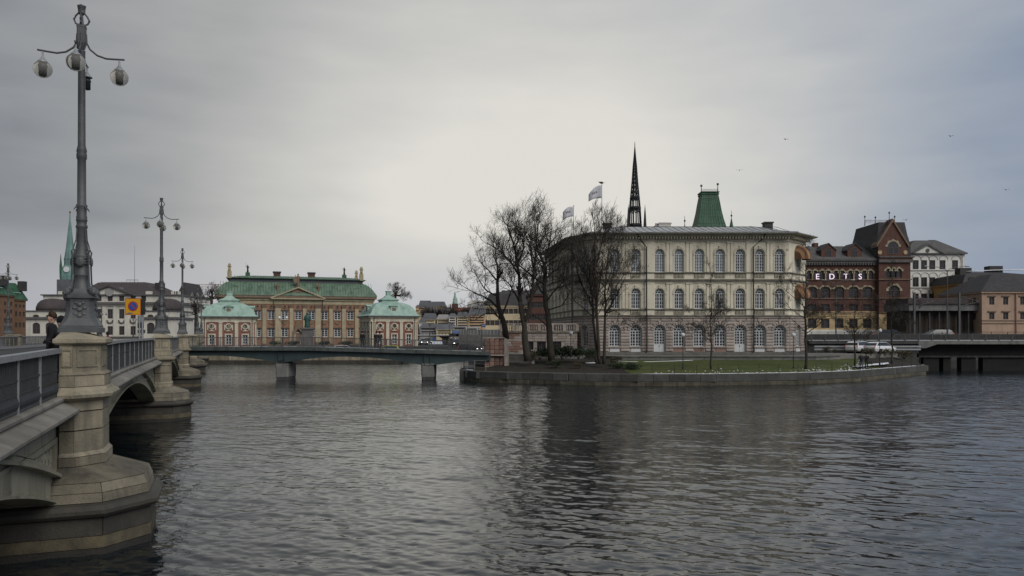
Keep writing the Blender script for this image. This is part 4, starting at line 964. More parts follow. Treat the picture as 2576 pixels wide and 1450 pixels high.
# ================================================================ TREES
class Tree:
    def __init__(s, seed): s.r = random.Random(seed); s.big = MB(); s.twigs = []; s.lim = 0
    def poly(s, pts, r0, r1, n):
        k = len(pts); s.big.tube(pts, [r0 + (r1 - r0) * i / (k - 1) for i in range(k)], n)
    def smooth(s, pts, step=.6, jit=.06):
        P = [Vector(p) for p in pts]; out_ = []
        for i in range(len(P) - 1):
            p0, p1, p2, p3 = P[max(0, i - 1)], P[i], P[i + 1], P[min(len(P) - 1, i + 2)]
            n = max(1, int((p2 - p1).length / step))
            for j in range(n):
                t = j / n; q = .5 * ((2 * p1) + (p2 - p0) * t + (2 * p0 - 5 * p1 + 4 * p2 - p3) * t * t + (3 * p1 - p0 - 3 * p2 + p3) * t ** 3)
                if out_: q += Vector((s.r.uniform(-jit, jit), s.r.uniform(-jit, jit), s.r.uniform(-jit, jit) * .6))
                out_.append(q)
        return out_ + [P[-1]]
    def limb(s, pts, r0, r1, sides=7, dens=1.0, length=3.0, start=.25, lv=0):
        P = s.smooth(pts, .5 if lv else .7); k_ = .95 if dens < .2 else .66; r0 *= k_; r1 *= k_; s.poly(P, r0, r1, sides); n = len(P)
        for i in range(int(n * start), n - 1):
            for _ in range(s.tries):
                if s.r.random() < dens * .72:
                    t = i / n; d = (P[i + 1] - P[i]).normalized(); s.side(P[i].lerp(P[i + 1], s.r.random()), d, length * (1.15 - .55 * t) * s.r.uniform(.5, 1.15), max(.02, (r0 + (r1 - r0) * t) * .42), 1)
        s.side(P[-1], (P[-1] - P[-2]).normalized(), length * .6, r1, 1, 0.15)
    def side(s, p, d, ln, r, lv, spread=None):
        rr = s.r
        ax = Vector((rr.gauss(0, 1), rr.gauss(0, 1), rr.gauss(0, 1))); ax = (ax - d * ax.dot(d)).normalized()
        an = R(rr.uniform(32, 62)) if spread is None else spread
        v = d * math.cos(an) + ax * math.sin(an); v.z += s.up; v.normalize()
        n = 5 if lv == 1 else (4 if lv == 2 else 3); pts = [p]; q = p.copy()
        for i in range(n):
            v = (v + Vector((rr.gauss(0, .17), rr.gauss(0, .17), rr.gauss(0, .15) + s.up * .22))).normalized(); q = q + v * (ln / n); pts.append(q.copy())
        r1 = max(.008, r * .45)
        if lv == 1: s.big.tube(pts, [r + (r1 - r) * i / n for i in range(n + 1)], 5, False)
        else: s.twigs.append((pts, r, r1))
        if lv < s.maxlv:
            kids = {1: 8, 2: 6, 3: 4}[lv]
            for i in range(kids):
                t = rr.uniform(.22, 1.0) * n; k = min(n - 1, int(t)); s.side(pts[k].lerp(pts[k + 1], t - k), (pts[k + 1] - pts[k]).normalized(), ln * rr.uniform(.42, .72), max(.010, r * .5), lv + 1)
    def finish(s, name, label, loc, group, low=False):
        t = thing(name, label, 'tree', loc, 0, group); L0 = Vector(loc)
        s.big.v = [(v[0] - L0.x, v[1] - L0.y, v[2] - L0.z) for v in s.big.v]
        s.big.build('trunk', M['bark'], t, smooth=True)
        V = []; Fc = []
        for pts, r0, r1 in s.twigs:                # slim three-sided twigs, all of one crown
            o = len(V); n = len(pts)
            for i, p in enumerate(pts):
                r = r0 + (r1 - r0) * i / (n - 1)
                for a, b, c in ((r, 0, -r * .4), (-r * .5, r * .87, 0), (-r * .5, -r * .87, r * .4)): V.append((p.x - L0.x + a, p.y - L0.y + b, p.z - L0.z + c))
            for i in range(n - 1):
                for k in range(3):
                    j = (k + 1) % 3; Fc.append((o + i * 3 + k, o + i * 3 + j, o + (i + 1) * 3 + j, o + (i + 1) * 3 + k))
        mb = MB(); mb.v = V; mb.f = Fc; mb.build('crown', M['twig'], t)
        return t
    up = .16; maxlv = 3; tries = 2
def c7(cx, cy, Y): px, py = (1780 + cx / 1.769) / 1.5637, (680 + cy / 1.769) / 1.5637; return (X(px, Y), Y, Z(py, Y))
KY = 1.0
def P7(Y, pts, dY=0):
    pts = [(x, 1310 - (1310 - y) * KY) for x, y in pts]
    return [c7(x, y, Y + dY * i / max(1, len(pts) - 1)) for i, (x, y) in enumerate(pts)]
TG = 'large bare trees at the tip of the island'
t = Tree(11); t.tries = 3; Y = 77; KY = .9
t.limb(P7(Y, [(525, 1310), (508, 1180), (500, 1050), (490, 960), (470, 850)]), .42, .22, 9, 0.05, 2.0, .6)
t.limb(P7(Y, [(470, 850), (455, 600), (425, 400), (375, 255)], 2), .30, .07, 7, 1.0, 3.0, .2)
t.limb(P7(Y, [(495, 1030), (545, 850), (570, 600), (580, 400), (605, 205)], -3), .30, .06, 7, 1.0, 3.0, .25)
t.limb(P7(Y, [(458, 640), (400, 540), (290, 430), (215, 385)], -2), .17, .04, 6, .9, 2.6, .15)
t.limb(P7(Y, [(565, 600), (535, 400), (500, 300), (525, 215)], 3), .17, .04, 6, .9, 2.6, .15)
t.limb(P7(Y, [(480, 900), (420, 760), (370, 690), (300, 640)], 3), .17, .04, 6, .9, 2.4, .2)
t.limb(P7(Y, [(450, 560), (500, 430), (470, 330), (440, 240)], -3), .15, .04, 6, .9, 2.4, .2)
t.limb(P7(Y, [(550, 830), (620, 650), (640, 520)], 4), .14, .04, 6, .8, 2.2, .2)
t.finish('bare_tree', 'large bare tree with thick dark forked trunk left of the annex windows', c7(522, 1310, Y), TG)
t = Tree(12); t.tries = 3; Y = 78
t.limb(P7(Y, [(690, 1310), (680, 1160), (670, 1000), (650, 880), (640, 700)]), .40, .19, 9, .05, 2.0, .6)
t.limb(P7(Y, [(640, 700), (636, 560), (600, 470), (575, 370), (585, 230)], 2), .26, .05, 7, 1.0, 2.9, .15)
t.limb(P7(Y, [(640, 620), (650, 500), (680, 400), (690, 290)], -2), .22, .05, 7, 1.0, 2.9, .15)
t.limb(P7(Y, [(655, 920), (760, 880), (800, 820), (840, 720)], -2), .13, .03, 6, .7, 2.0, .2)
t.limb(P7(Y, [(640, 720), (560, 660), (510, 610), (420, 540), (330, 500)], -3), .17, .04, 6, .9, 2.4, .2)
t.limb(P7(Y, [(660, 1040), (600, 980), (560, 960), (500, 1000)], 2), .12, .03, 6, .6, 1.8, .3)
t.limb(P7(Y, [(645, 560), (690, 520), (725, 480), (735, 440)], 2), .12, .03, 6, .9, 2.0, .2)
t.limb(P7(Y, [(640, 800), (590, 720), (575, 600), (560, 500)], 3), .14, .03, 6, .8, 2.0, .2)
t.limb(P7(Y, [(648, 860), (700, 780), (770, 700), (800, 600)], -1), .12, .03, 6, .9, 2.2, .2)
t.limb(P7(Y, [(638, 680), (700, 620), (760, 580), (790, 500)], 1), .11, .03, 6, .9, 2.0, .2)
t.finish('bare_tree', 'tall bare tree with straight trunk left of the cream building corner', c7(688, 1310, Y), TG)
t = Tree(13); Y = 83; KY = .94
t.limb(P7(Y, [(375, 1150), (365, 1060), (335, 960), (315, 850), (313, 720)]), .36, .155, 8, .1, 2.0, .6)
t.limb(P7(Y, [(313, 720), (315, 640), (300, 560), (295, 480)]), .22, .05, 7, 1.0, 2.6, .15)
t.limb(P7(Y, [(325, 930), (260, 860), (165, 810), (55, 745)], -2), .2, .03, 6, 1.0, 2.4, .15)
t.limb(P7(Y, [(350, 1010), (290, 960), (220, 960), (150, 1010), (120, 1000)], -2), .16, .03, 6, .8, 1.9, .25)
t.limb(P7(Y, [(318, 830), (240, 790), (190, 720), (150, 640)], 2), .17, .03, 6, 1.0, 2.4, .15)
t.limb(P7(Y, [(313, 720), (250, 640), (185, 570), (165, 500)], 1), .16, .03, 6, 1.0, 2.4, .15)
t.limb(P7(Y, [(345, 980), (400, 820), (430, 680), (400, 560)], 3), .17, .03, 6, .8, 2.2, .2)
t.limb(P7(Y, [(330, 1000), (250, 900), (180, 880), (100, 900)], 3), .13, .03, 6, .8, 1.8, .3)
t.finish('bare_tree', 'leaning bare tree spreading low branches over the footbridge end', c7(375, 1150, Y), TG)
t = Tree(14); t.tries = 3; Y = 75; t.up = .3; KY = 1.0
for pts, r0, dy in (([(1005, 1330), (990, 1150), (978, 980), (965, 800), (930, 580), (900, 430)], .24, 1), ([(1025, 1330), (1010, 1150), (1003, 950), (998, 740), (990, 520), (985, 330)], .27, -1), ([(1050, 1330), (1058, 1150), (1065, 950), (1062, 800), (1080, 620), (1085, 450)], .26, 1),
                    ([(1058, 1000), (1110, 900), (1160, 820), (1215, 700)], .12, -2), ([(985, 960), (930, 840), (880, 740), (850, 600)], .13, 2), ([(998, 760), (950, 640), (900, 560), (870, 480)], .12, -2),
                    ([(1062, 860), (1120, 700), (1150, 560), (1160, 420)], .12, 2), ([(1000, 640), (1035, 500), (1055, 420), (1080, 370)], .11, -1), ([(1060, 980), (1130, 960), (1180, 1000), (1220, 1060)], .08, -2), ([(975, 1000), (910, 940), (860, 900), (800, 800)], .1, 1), ([(1062, 900), (1150, 780), (1230, 640)], .1, 1), ([(975, 880), (900, 820), (830, 760), (790, 660)], .1, -1), ([(970, 820), (930, 720), (890, 660), (850, 520)], .1, 1), ([(1000, 900), (1030, 760), (1045, 600), (1030, 480)], .11, 0)):
    t.limb(P7(Y, pts, dy), r0, .03, 7, .95, 2.3, .35 if r0 > .2 else .2)
t.finish('bare_tree', 'several-stemmed bare tree in front of the left part of the cream building', c7(1030, 1330, Y), TG)
def young(label, px, pyb, Y, pyt, spread, seed, r0=.16):
    t = Tree(seed); t.up = .2; t.maxlv = 3; h_ = Z(pyt, Y) - Z(pyb, Y); b = Vector((X(px, Y), Y, Z(pyb, Y) - .15)); rr = random.Random(seed)
    P = [b, b + Vector((.05, 0, h_ * .25)), b + Vector((-.04, .05, h_ * .5)), b + Vector((.08, 0, h_ * .75)), b + Vector((0, 0, h_))]
    t.limb(P, r0, .025, 7, .5, h_ * .2, .4)
    for i in range(13):
        a = rr.uniform(0, 6.28); z0_ = h_ * rr.uniform(.26, .62); l = spread * rr.uniform(.6, 1.05)
        p0 = b + Vector((0, 0, z0_)); p1 = p0 + Vector((math.cos(a) * l * .5, math.sin(a) * l * .5, l * .35)); p2 = p0 + Vector((math.cos(a) * l, math.sin(a) * l, l * rr.uniform(.35, .9)))
        t.limb([p0, p1, p2], r0 * .28, .014, 5, .5, l * .5, .2)
    t.finish('young_tree', label, tuple(b), 'young bare trees on the lawn')
young('small slender bare tree before the middle of the cream building', 1788, 925, 73, 685, 2.6, 21, .15)
young('bare tree at the right corner of the cream building', 2026, 926, 75, 640, 3.3, 22, .24)
young('bare tree beside the rear of the white parked cars', 2150, 918, 79, 735, 2.6, 23, .16)
young('bare tree in front of the two white cars, farthest right on the lawn', 2243, 912, 84, 690, 2.9, 24, .17)
def pollard(label, px, py, Y, rx, rz, seed, base):
    t = Tree(seed); t.up = .1; t.maxlv = 3; c = Vector((X(px, Y), Y, Z(py, Y))); rr = random.Random(seed); b = Vector((c.x, c.y, base))
    t.limb([b, b.lerp(c, .5), c], .4, .3, 7, 0, 1, .9)
    for i in range(20):
        a = rr.uniform(0, 6.28); e = rr.uniform(.05, 1.5); d = Vector((math.cos(a) * math.cos(e) * rx, math.sin(a) * math.cos(e) * rx, math.sin(e) * rz * 1.1 - rz * .25))
        t.limb([c, c + d * .5 + Vector((0, 0, .2)), c + d], .16, .03, 5, 1.0, rx * .36, .3)
    t.finish('pollard_tree', label, tuple(b), 'dense trees behind the palace')
pollard('dense dark bare tree left of the green palace roof', 532, 752, 168, 2.9, 3.3, 31, 2)
pollard('round bare tree behind the right corner pavilion', 995, 745, 182, 3.2, 3.0, 32, 2)
pollard('small bare tree in the street left of the palace', 492, 792, 190, 2.2, 5.5, 33, 2)
# ---------------------------------------------------------------- shrubs
def shrub_mesh(seed, n, leaf):
    rr = random.Random(seed); mb = MB()
    lobes = [(rr.uniform(-.55, .55), rr.uniform(-.5, .5), rr.uniform(.25, .62), rr.uniform(.3, .5)) for _ in range(7)]
    for i in range(n):
        l = rr.choice(lobes); a = rr.uniform(0, 6.28); e = math.asin(rr.uniform(-.5, 1)); rad = l[3] * rr.uniform(.55, 1.08)
        p = Vector((l[0] + math.cos(a) * math.cos(e) * rad, l[1] + math.sin(a) * math.cos(e) * rad, max(.02, l[2] + math.sin(e) * rad)))
        d = Vector((rr.gauss(0, 1), rr.gauss(0, 1), rr.gauss(.3, .7))).normalized(); w = d.cross(Vector((rr.gauss(0, 1), rr.gauss(0, 1), rr.gauss(0, 1)))).normalized()
        s = leaf * rr.uniform(.6, 1.3); mb.add([p, p + d * s * .5 + w * s * .25, p + d * s, p + d * s * .5 - w * s * .25], [(0, 1, 2, 3)])
    return mb
SM = [shrub_mesh(i, 900, .17).mesh('foliage', M['leaf']) for i in range(3)] + [shrub_mesh(9, 420, .16).mesh('foliage', M['leaf_dry'])]
stem = MB()
for a in range(5): stem.tube([(0, 0, -.1), (math.cos(a * 1.3) * .2, math.sin(a * 1.3) * .2, .3), (math.cos(a * 1.3) * .45, math.sin(a * 1.3) * .45, .6)], [.03, .02, .01], 4)
stem = stem.mesh('stem', M['bark'])
def shrub(label, px, py, Y, s, k, sz=1.0, group='shrubs at the foot of the trees'):
    t = thing('shrub', label, 'shrub', (X(px, Y), Y, Z(py, Y)), random.uniform(0, 6), group)
    inst('foliage', SM[k], t, sc=(s, s, s * sz)); inst('stem', stem, t, sc=(s, s, s * sz))
for lb, px, py, Y, s, k, sz in (('broad dark green shrub in front of the straight trunk', 1385, 906, 80, 1.5, 0, 1), ('green shrub just left of the globe lamp among the trees', 1414, 903, 80.5, 1.35, 1, 1.05), ('green shrub just right of the globe lamp among the trees', 1455, 902, 80.5, 1.25, 2, .95),
        ('low brownish shrub at the foot of the forked trunk', 1338, 908, 78, 1.1, 3, .8), ('dark green shrub between forked and straight trunks', 1358, 904, 81, 1.2, 2, 1), ('small dark shrub left of the several-stemmed tree', 1484, 900, 79, 1.0, 1, .9),
        ('low green shrub near the quay edge below the straight trunk', 1400, 925, 75, .9, 0, .75), ('tiny green shrub on the bare soil by the quay', 1455, 926, 74.5, .8, 3, .7), ('low shrub beside the right foot of the several-stemmed tree', 1545, 915, 76, 1.0, 3, .8), ('long low dark shrub at the left end of the lawn', 1590, 930, 73.5, 1.25, 2, .55), ('low dark shrub next to the snow strip', 1555, 928, 73.5, 1.0, 0, .6),
        ('thin leafless-looking bush at the right end of the lawn', 2078, 887, 90, .8, 3, 1.0), ('small bush near the parked cars', 2100, 888, 90.5, .55, 3, .9), ('rough hedge in front of the white cars, left part', 2190, 893, 90, 1.0, 3, .9), ('rough hedge in front of the white cars, right part', 2226, 895, 90.5, 1.2, 3, .8), ('dark scrub on the bank beside the right bridge', 2275, 902, 92, 1.7, 3, .6)):
    shrub(lb, px, py, Y, s, k, sz)
# ================================================================ PEOPLE
def cloth_mat(name, shoe, leg, top, skin=(.42, .25, .18)):
    m = bpy.data.materials.new(name); m.use_nodes = True; t = m.node_tree; p = t.nodes['Principled BSDF']; p.inputs['Roughness'].default_value = .85
    tc_ = t.nodes.new('ShaderNodeTexCoord'); sx_ = t.nodes.new('ShaderNodeSeparateXYZ'); t.links.new(tc_.outputs['Object'], sx_.inputs[0])
    mr = t.nodes.new('ShaderNodeMath'); mr.operation = 'DIVIDE'; mr.inputs[1].default_value = 2; t.links.new(sx_.outputs[2], mr.inputs[0])
    rp_ = t.nodes.new('ShaderNodeValToRGB'); rp_.color_ramp.interpolation = 'CONSTANT'; e = rp_.color_ramp.elements
    e[0].position = 0; e[0].color = (*shoe, 1); e[1].position = .05; e[1].color = (*leg, 1)
    for pos, c in ((.42, top), (.735, skin)): n = e.new(pos); n.color = (*c, 1)
    t.links.new(mr.outputs[0], rp_.inputs[0])
    ab = t.nodes.new('ShaderNodeMath'); ab.operation = 'ABSOLUTE'; t.links.new(sx_.outputs[0], ab.inputs[0])
    nz_ = t.nodes.new('ShaderNodeTexNoise'); nz_.inputs['Scale'].default_value = 14; hs = t.nodes.new('ShaderNodeHueSaturation'); mr2 = t.nodes.new('ShaderNodeMapRange'); mr2.inputs[3].default_value = .7; mr2.inputs[4].default_value = 1.3
    t.links.new(tc_.outputs['Object'], nz_.inputs['Vector']); t.links.new(nz_.outputs['Fac'], mr2.inputs[0]); t.links.new(mr2.outputs[0], hs.inputs['Value']); t.links.new(rp_.outputs[0], hs.inputs['Color']); t.links.new(hs.outputs[0], p.inputs['Base Color'])
    return m
def person(label, loc, rz, h, m, pose='stand', hair='hair_brown', hat=None, group=None, bulk=1.0):
    th = thing('person', label, 'person', loc, rz, group)
    V = [(0, 0, .95), (0, .0, 1.12), (0, .0, 1.33), (0, -.01, 1.47), (0, -.02, 1.56), (0, -.015, 1.66), (0, -.1, 1.585)]; rad = [(.15, .12), (.145, .115), (.17, .12), (.058, .058), (.08, .09), (.075, .085), (.018, .018)]
    E = [(0, 1), (1, 2), (2, 3), (3, 4), (4, 5), (4, 6)]
    def chain(st, pts, rs):
        p = st
        for q, r in zip(pts, rs): V.append(q); rad.append((r, r)); E.append((p, len(V) - 1)); p = len(V) - 1
        return p
    for s in (-1, 1):
        if pose == 'walk': legs = [(s * .09, 0, .88), (s * .1, -.06 * s - .03, .5), (s * .1, .22 * -s, .1), (s * .1, .22 * -s - .14, .04)]
        else: legs = [(s * .09, 0, .88), (s * .11, -.02, .5), (s * .12, .02, .1), (s * .13, -.13, .04)]
        chain(0, legs, [.1, .068, .048, .042])
        if pose == 'photo': arms = [(s * .19, 0, 1.4), (s * .25, -.08, 1.15), (s * .1, -.3, 1.28), (s * .06, -.36, 1.31)]
        elif pose == 'lean': arms = [(s * .2, 0, 1.4), (s * .27, -.12, 1.16), (s * .14, -.36, 1.1), (s * .08, -.42, 1.11)]
        else: arms = [(s * .2, 0, 1.4), (s * .25, .03, 1.13), (s * .24, -.08, .9), (s * .24, -.1, .82)]
        hnd = chain(2, arms, [.075, .058, .042, .034])
        a, b = Vector(arms[-2]), Vector(arms[-1]); d = (b - a).normalized(); w = d.cross(Vector((s, 0, .2))).normalized()
        for i, fl_ in enumerate((.075, .085, .08, .062)):   # fingers, then the thumb from the side of the palm
            o = b + w * (.026 * (i - 1.5)); chain(hnd, [tuple(o + d * .03), tuple(o + d * fl_ + Vector((0, -.015, -.01)))], [.0095, .008])
        chain(hnd, [tuple(b + w * -.045 - d * .02), tuple(b + w * -.06 + d * .03)], [.011, .009])
    me = bpy.data.meshes.new('body'); me.from_pydata(V, E, []); me.materials.append(m)
    o = inst('body', me, th, sc=(h / 1.74,) * 3); sk = o.modifiers.new('skin', 'SKIN')
    rad = [(a * bulk, b * bulk) if V[i][2] < 1.45 and V[i][2] > .6 and a > .05 else (a, b) for i, (a, b) in enumerate(rad)]
    for i, r in enumerate(rad): me.skin_vertices[0].data[i].radius = r; me.skin_vertices[0].data[i].use_root = i == 0
    ss = o.modifiers.new('sub', 'SUBSURF'); ss.levels = 1; ss.render_levels = 1; sk.use_smooth_shade = True
    k = h / 1.74
    if hat: MB().lathe([(.097, 1.6), (.108, 1.63), (.105, 1.69), (.08, 1.76), (.02, 1.79)], 12, (0, -.01, 0)).build('hat', M[hat], th, smooth=True).scale = (k, k, k)
    else: MB().loft([[(math.cos(a * .5236) * .078 * q, .006 + math.sin(a * .5236) * .088 * q, z + (.045 if math.sin(a * .5236) < -.3 else 0)) for a in range(12)] for q, z in ((1.0, 1.60), (1.05, 1.64), (1.0, 1.69), (.65, 1.735), (.05, 1.75))]).build('hair', M[hair], th, smooth=True).scale = (k, k, k)
    for s in (-1, 1): MB().ball((s * .085, -.01, 1.585), .022, 6, 5, (.5, 1, 1.4)).build('ear', M['skin'], th).scale = (k, k, k)
    for s in (-1, 1): MB().ball((s * .033, -.096, 1.615), .011, 6, 5).build('eye', M['iron_dark'], th).scale = (k, k, k)
    MB().ball((0, -.092, 1.545), .02, 6, 4, (1.2, .4, .3)).build('mouth', M['sign_red'], th).scale = (k, k, k)
    return th
BLK = cloth_mat('black_outfit', (.01, .01, .01), (.014, .015, .02), (.011, .011, .013)); DRK = cloth_mat('dark_outfit', (.012, .012, .012), (.022, .024, .032), (.02, .02, .022)); JNS = cloth_mat('jeans_outfit', (.03, .03, .03), (.10, .115, .14), (.028, .028, .032)); RED = cloth_mat('maroon_outfit', (.02, .02, .02), (.02, .02, .025), (.09, .02, .025), (.12, .03, .03))
person('bareheaded man in black jacket leaning by the nearest lamp base', Bw(-.92, 1.88, 3.46), R(-62), 1.80, BLK, 'stand', bulk=1.3)
person('person in black knit cap close behind the nearest lamp base', Bw(-.62, 1.28, 3.46), R(-20), 1.66, BLK, 'lean', hat='cloth_black')
person('bald walker in dark clothes on the far side of the arch bridge', Bw(-15.2, 22, 3.46), R(15), 1.76, DRK, 'walk', hair='skin')
person('passer-by in maroon half hidden behind the bridge railing before the second lamp', Bw(-2.2, 22.6, 3.40), R(200), 1.42, RED, 'walk', hat='cloth_black')
for lb, px, rz, pose, yy in (('lone dark figure with backpack standing on the footbridge', 909, 170, 'stand', .6), ('left one of the dark pair standing on the footbridge', 945, 175, 'lean', .3), ('right one of the dark pair standing on the footbridge', 951.5, 190, 'lean', .9)):
    x = X(px, FY); o = person(lb, (x, FY + yy, fz(x - fx0)), R(rz), 1.74, BLK if px < 948 else DRK, pose, hat='cloth_black', group='people on the footbridge')
    if 'backpack' in lb: MB().loft([[(-.15, .1, 1.0), (.15, .1, 1.0), (.15, .1, 1.42), (-.15, .1, 1.42)], [(-.13, .27, 1.03), (.13, .27, 1.03), (.12, .24, 1.38), (-.12, .24, 1.38)]]).build('backpack', M['cloth_black'], o)
def on_quay(px): 
    for a, b in zip(IS[3:], IS[4:]):
        if X(px, a[1]) >= a[0] and X(px, b[1]) <= b[0]: 
            t_ = .5; return Vector(a).lerp(Vector(b), (X(px, (a[1] + b[1]) / 2) - a[0]) / (b[0] - a[0]))
q = on_quay(2176); person('person in black photographing at the quay edge', (q.x, q.y + .7, 1.06), R(8), 1.72, BLK, 'photo', hat='cloth_black', group='people at the quay edge')
q = on_quay(2155); person('person in jeans half behind a young tree at the quay edge', (q.x, q.y + .8, 1.06), R(-30), 1.74, JNS, 'photo', group='people at the quay edge')
# ================================================================ CARS
def car_meshes(kind, paint):
    L_, W_, Hh = {'estate': (4.7, 1.82, 1.5), 'hatch': (4.3, 1.78, 1.46), 'van': (4.9, 1.9, 1.95)}[kind]
    wb = L_ * .29
    # stations along x (front = +x): (x, half width, z low, z belt)
    low = [(-.5, .78, .42, .80), (-.485, .9, .30, .98), (-.42, .97, .22, 1.0), (-.2, 1, .2, .98), (.12, 1, .2, .95), (.27, .98, .2, .93), (.42, .92, .22, .80), (.485, .80, .3, .68), (.5, .68, .36, .60)]
    if kind == 'van': low = [(x, w, a, b + (.1 if b > .9 else .08)) for x, w, a, b in low]
    rings = []
    for x, w, a, b in low:
        hw = w * W_ / 2; rings.append([(x * L_, -hw * .92, a), (x * L_, -hw, a + .16), (x * L_, -hw, b - .12), (x * L_, -hw * .9, b), (x * L_, hw * .9, b), (x * L_, hw, b - .12), (x * L_, hw, a + .16), (x * L_, hw * .92, a)])
    body = MB().loft(rings[::-1])
    cab = {'estate': [(-.48, 0), (-.44, .72), (-.38, .96), (-.1, 1), (.04, .97), (.24, 0)], 'hatch': [(-.46, 0), (-.36, .75), (-.28, .94), (-.08, 1), (.06, .95), (.27, 0)], 'van': [(-.49, 0), (-.475, .8), (-.45, .97), (.1, 1), (.18, .95), (.36, 0)]}[kind]
    zb = .94 if kind != 'van' else 1.04; rings = []
    for x, t in cab:
        z = zb + (Hh - zb) * t; wt = W_ / 2 * (.9 - .18 * t); rings.append([(x * L_, -W_ / 2 * .885, zb - .05), (x * L_, -wt, z), (x * L_, wt, z), (x * L_, W_ / 2 * .885, zb - .05)])
    roof = MB().loft(rings[::-1])
    # side glass, screens
    glass = []
    for s in (-1, 1):
        pts = []
        for x, t in cab[1:-1]: z = zb + (Hh - zb) * (t - .1); pts.append((x * L_ + (.12 if x < -.3 else 0), s * (W_ / 2 * (.9 - .18 * (t - .1)) + .012), z))
        a, b = cab[0], cab[-1]; f = [((b[0] - .035) * L_, s * (W_ / 2 * .89 + .012), zb + .05), ((a[0] + .07) * L_, s * (W_ / 2 * .89 + .012), zb + .05)]
        g = MB(); v = pts + f; g.add(v, [tuple(range(len(v))) if s > 0 else tuple(reversed(range(len(v))))]); glass.append(('side_window', g))
    for (xa, ta), (xb, tb), nm in ((cab[-1], cab[-2], 'windscreen'), (cab[0], cab[1], 'rear_window')):
        g = MB(); n = .02 if nm == 'windscreen' else -.02
        def pt(t, s): x = xa + (xb - xa) * t; tt = ta + (tb - ta) * t; return (x * L_ + n, s * (W_ / 2 * (.87 - .18 * tt)), zb + (Hh - zb) * tt + .015)
        v = [pt(.12, -1), pt(.12, 1), pt(.93, 1), pt(.93, -1)]; g.add(v, [(0, 1, 2, 3) if nm == 'windscreen' else (3, 2, 1, 0)]); glass.append((nm, g))
    P = [('body', body.mesh('body', M[paint], True)), ('roof', roof.mesh('roof', M[paint]))] + [(n, g.mesh(n, M['glass'])) for n, g in glass]
    wh = MB(); tyre = MB().lathe([(.2, -.1), (.31, -.1), (.325, -.06), (.325, .06), (.31, .1), (.2, .1)], 16).mesh('tyre', M['tyre'], True); rim = MB().lathe([(.21, -.09), (.21, .085), (.06, .06), (.05, .09)], 12).mesh('rim', M['galv'])
    lights = [('headlight', (L_ * .478, s * W_ * .36, .66), (.06, .17, .075), 'headlamp') for s in (-1, 1)] + [('taillight', (-L_ * .487, s * W_ * .42, .88), (.05, .08, .15 if kind != 'hatch' else .09), 'tail_red') for s in (-1, 1)]
    return L_, W_, wb, P, tyre, rim, lights
def car(label, loc, rz, kind, paint, group, lights_on=True):
    L_, W_, wb, P, tyre, rim, lights = cached(('car', kind, paint), lambda: car_meshes(kind, paint)); t = thing('car', label, 'car', loc, rz, group)
    for n, me in P: inst(n, me, t)
    for sx_ in (-1, 1):
        for sy in (-1, 1):
            w = inst('wheel', cached('hub', lambda: MB().lathe([(.05, -.08), (.05, .08)], 8).mesh('wheel', M['iron_dark'])), t, (sx_ * wb, sy * (W_ / 2 - .1), .325), (R(-90 * sy), 0, 0)); inst('tyre', tyre, w); inst('rim', rim, w)
    for n, p, s, m_ in lights: inst(n, cached(('lt', n, s, lights_on), lambda: MB().ball((0, 0, 0), 1, 8, 6).mesh(n, M[m_ if (lights_on or m_ == 'tail_red') else 'sign_white'], True)), t, p, sc=s)
    bp = MB().box(-L_ * .497, -L_ * .46, -W_ * .4, W_ * .4, .34, .5).build('bumper', M['iron_dark'], t); MB().box(L_ * .455, L_ * .492, -W_ * .4, W_ * .4, .3, .44).build('bumper', M['iron_dark'], t)
    MB().box(-L_ * .503, -L_ * .492, -.26, .26, .62, .74).build('number_plate', M['sign_white'], t)
    for s in (-1, 1): MB().ball((L_ * .17, s * (W_ / 2 + .06), 1.0), .1, 8, 6, (.6, 1, .7)).build('mirror', M[paint], t)
G1 = 'white cars parked on the island'
car('white estate car parked nose away, left of the white hatchback', (X(2165, 96), 96, 2.345), R(38), 'estate', 'car_white', G1, False)
car('white hatchback parked in front of the white estate car', (X(2214, 93), 93, 2.345), R(30), 'hatch', 'car_white', G1, False)
# ================================================================ THE RED AND GREEN PALACE WITH ITS TWO PAVILIONS
def hip_roof(W, D, prof, n=1):
    """rings (inset, z) on a W x D rectangle (x 0..W, y 0..D)"""
    return MB().loft([[(i, i, z), (W - i, i, z), (W - i, max(D - i, i + .02), z), (i, max(D - i, i + .02), z)] for i, z in prof])
def figure(name, parent, loc, h, m, staff=False):
    mb = MB().lathe([(.2, 0), (.24, .1), (.2, .45), (.17, .8), (.2, 1.1), (.21, 1.35), (.16, 1.5), (.06, 1.55)], 8)
    mb.ball((0, 0, 1.68), .12, 8, 6); mb.tube([(.18, 0, 1.42), (.3, -.1, 1.15), (.22, -.3, 1.2)], .055, 5); mb.tube([(-.18, 0, 1.42), (-.34, -.05, 1.3), (-.38, -.1, 1.65)], .05, 5)
    if staff: mb.tube([(-.38, -.1, 1.1), (-.42, -.1, 2.2)], .02, 4)
    o = mb.build(name, M[m], parent, loc=loc, smooth=True); k = h / 1.8; o.scale = (k, k, k); return o
PY, PA = 175.0, R(18)
pc = (X(750, PY), PY)
rid = thing('palace', 'orange brick palace with curved green copper roof and pediment', 'building', (*pc, 2.1), PA)
PB = 2.1; hW = 17.2; bay = 2.97; PD = 15
def pz(py): return Z(py, PY) - PB
ops = []
wl = lambda k: hW + k * bay
for k in range(-5, 6):
    ops.append((wl(k), pz(804.5), 1.5, pz(783) - pz(804.5), 0, 2, 4))
    if k: ops.append((wl(k), pz(848), 1.5, pz(827) - pz(848), 0, 2, 4))
ops.append((wl(0), .5, 1.5, pz(829) - .5, .9, 1, 1))
fo = facade(rid, -hW, 0, 0, 2 * hW, 0, pz(766), [o for o in ops[:-1]] + [ops[-1]], 'orange_plaster', .22, bar=.07)
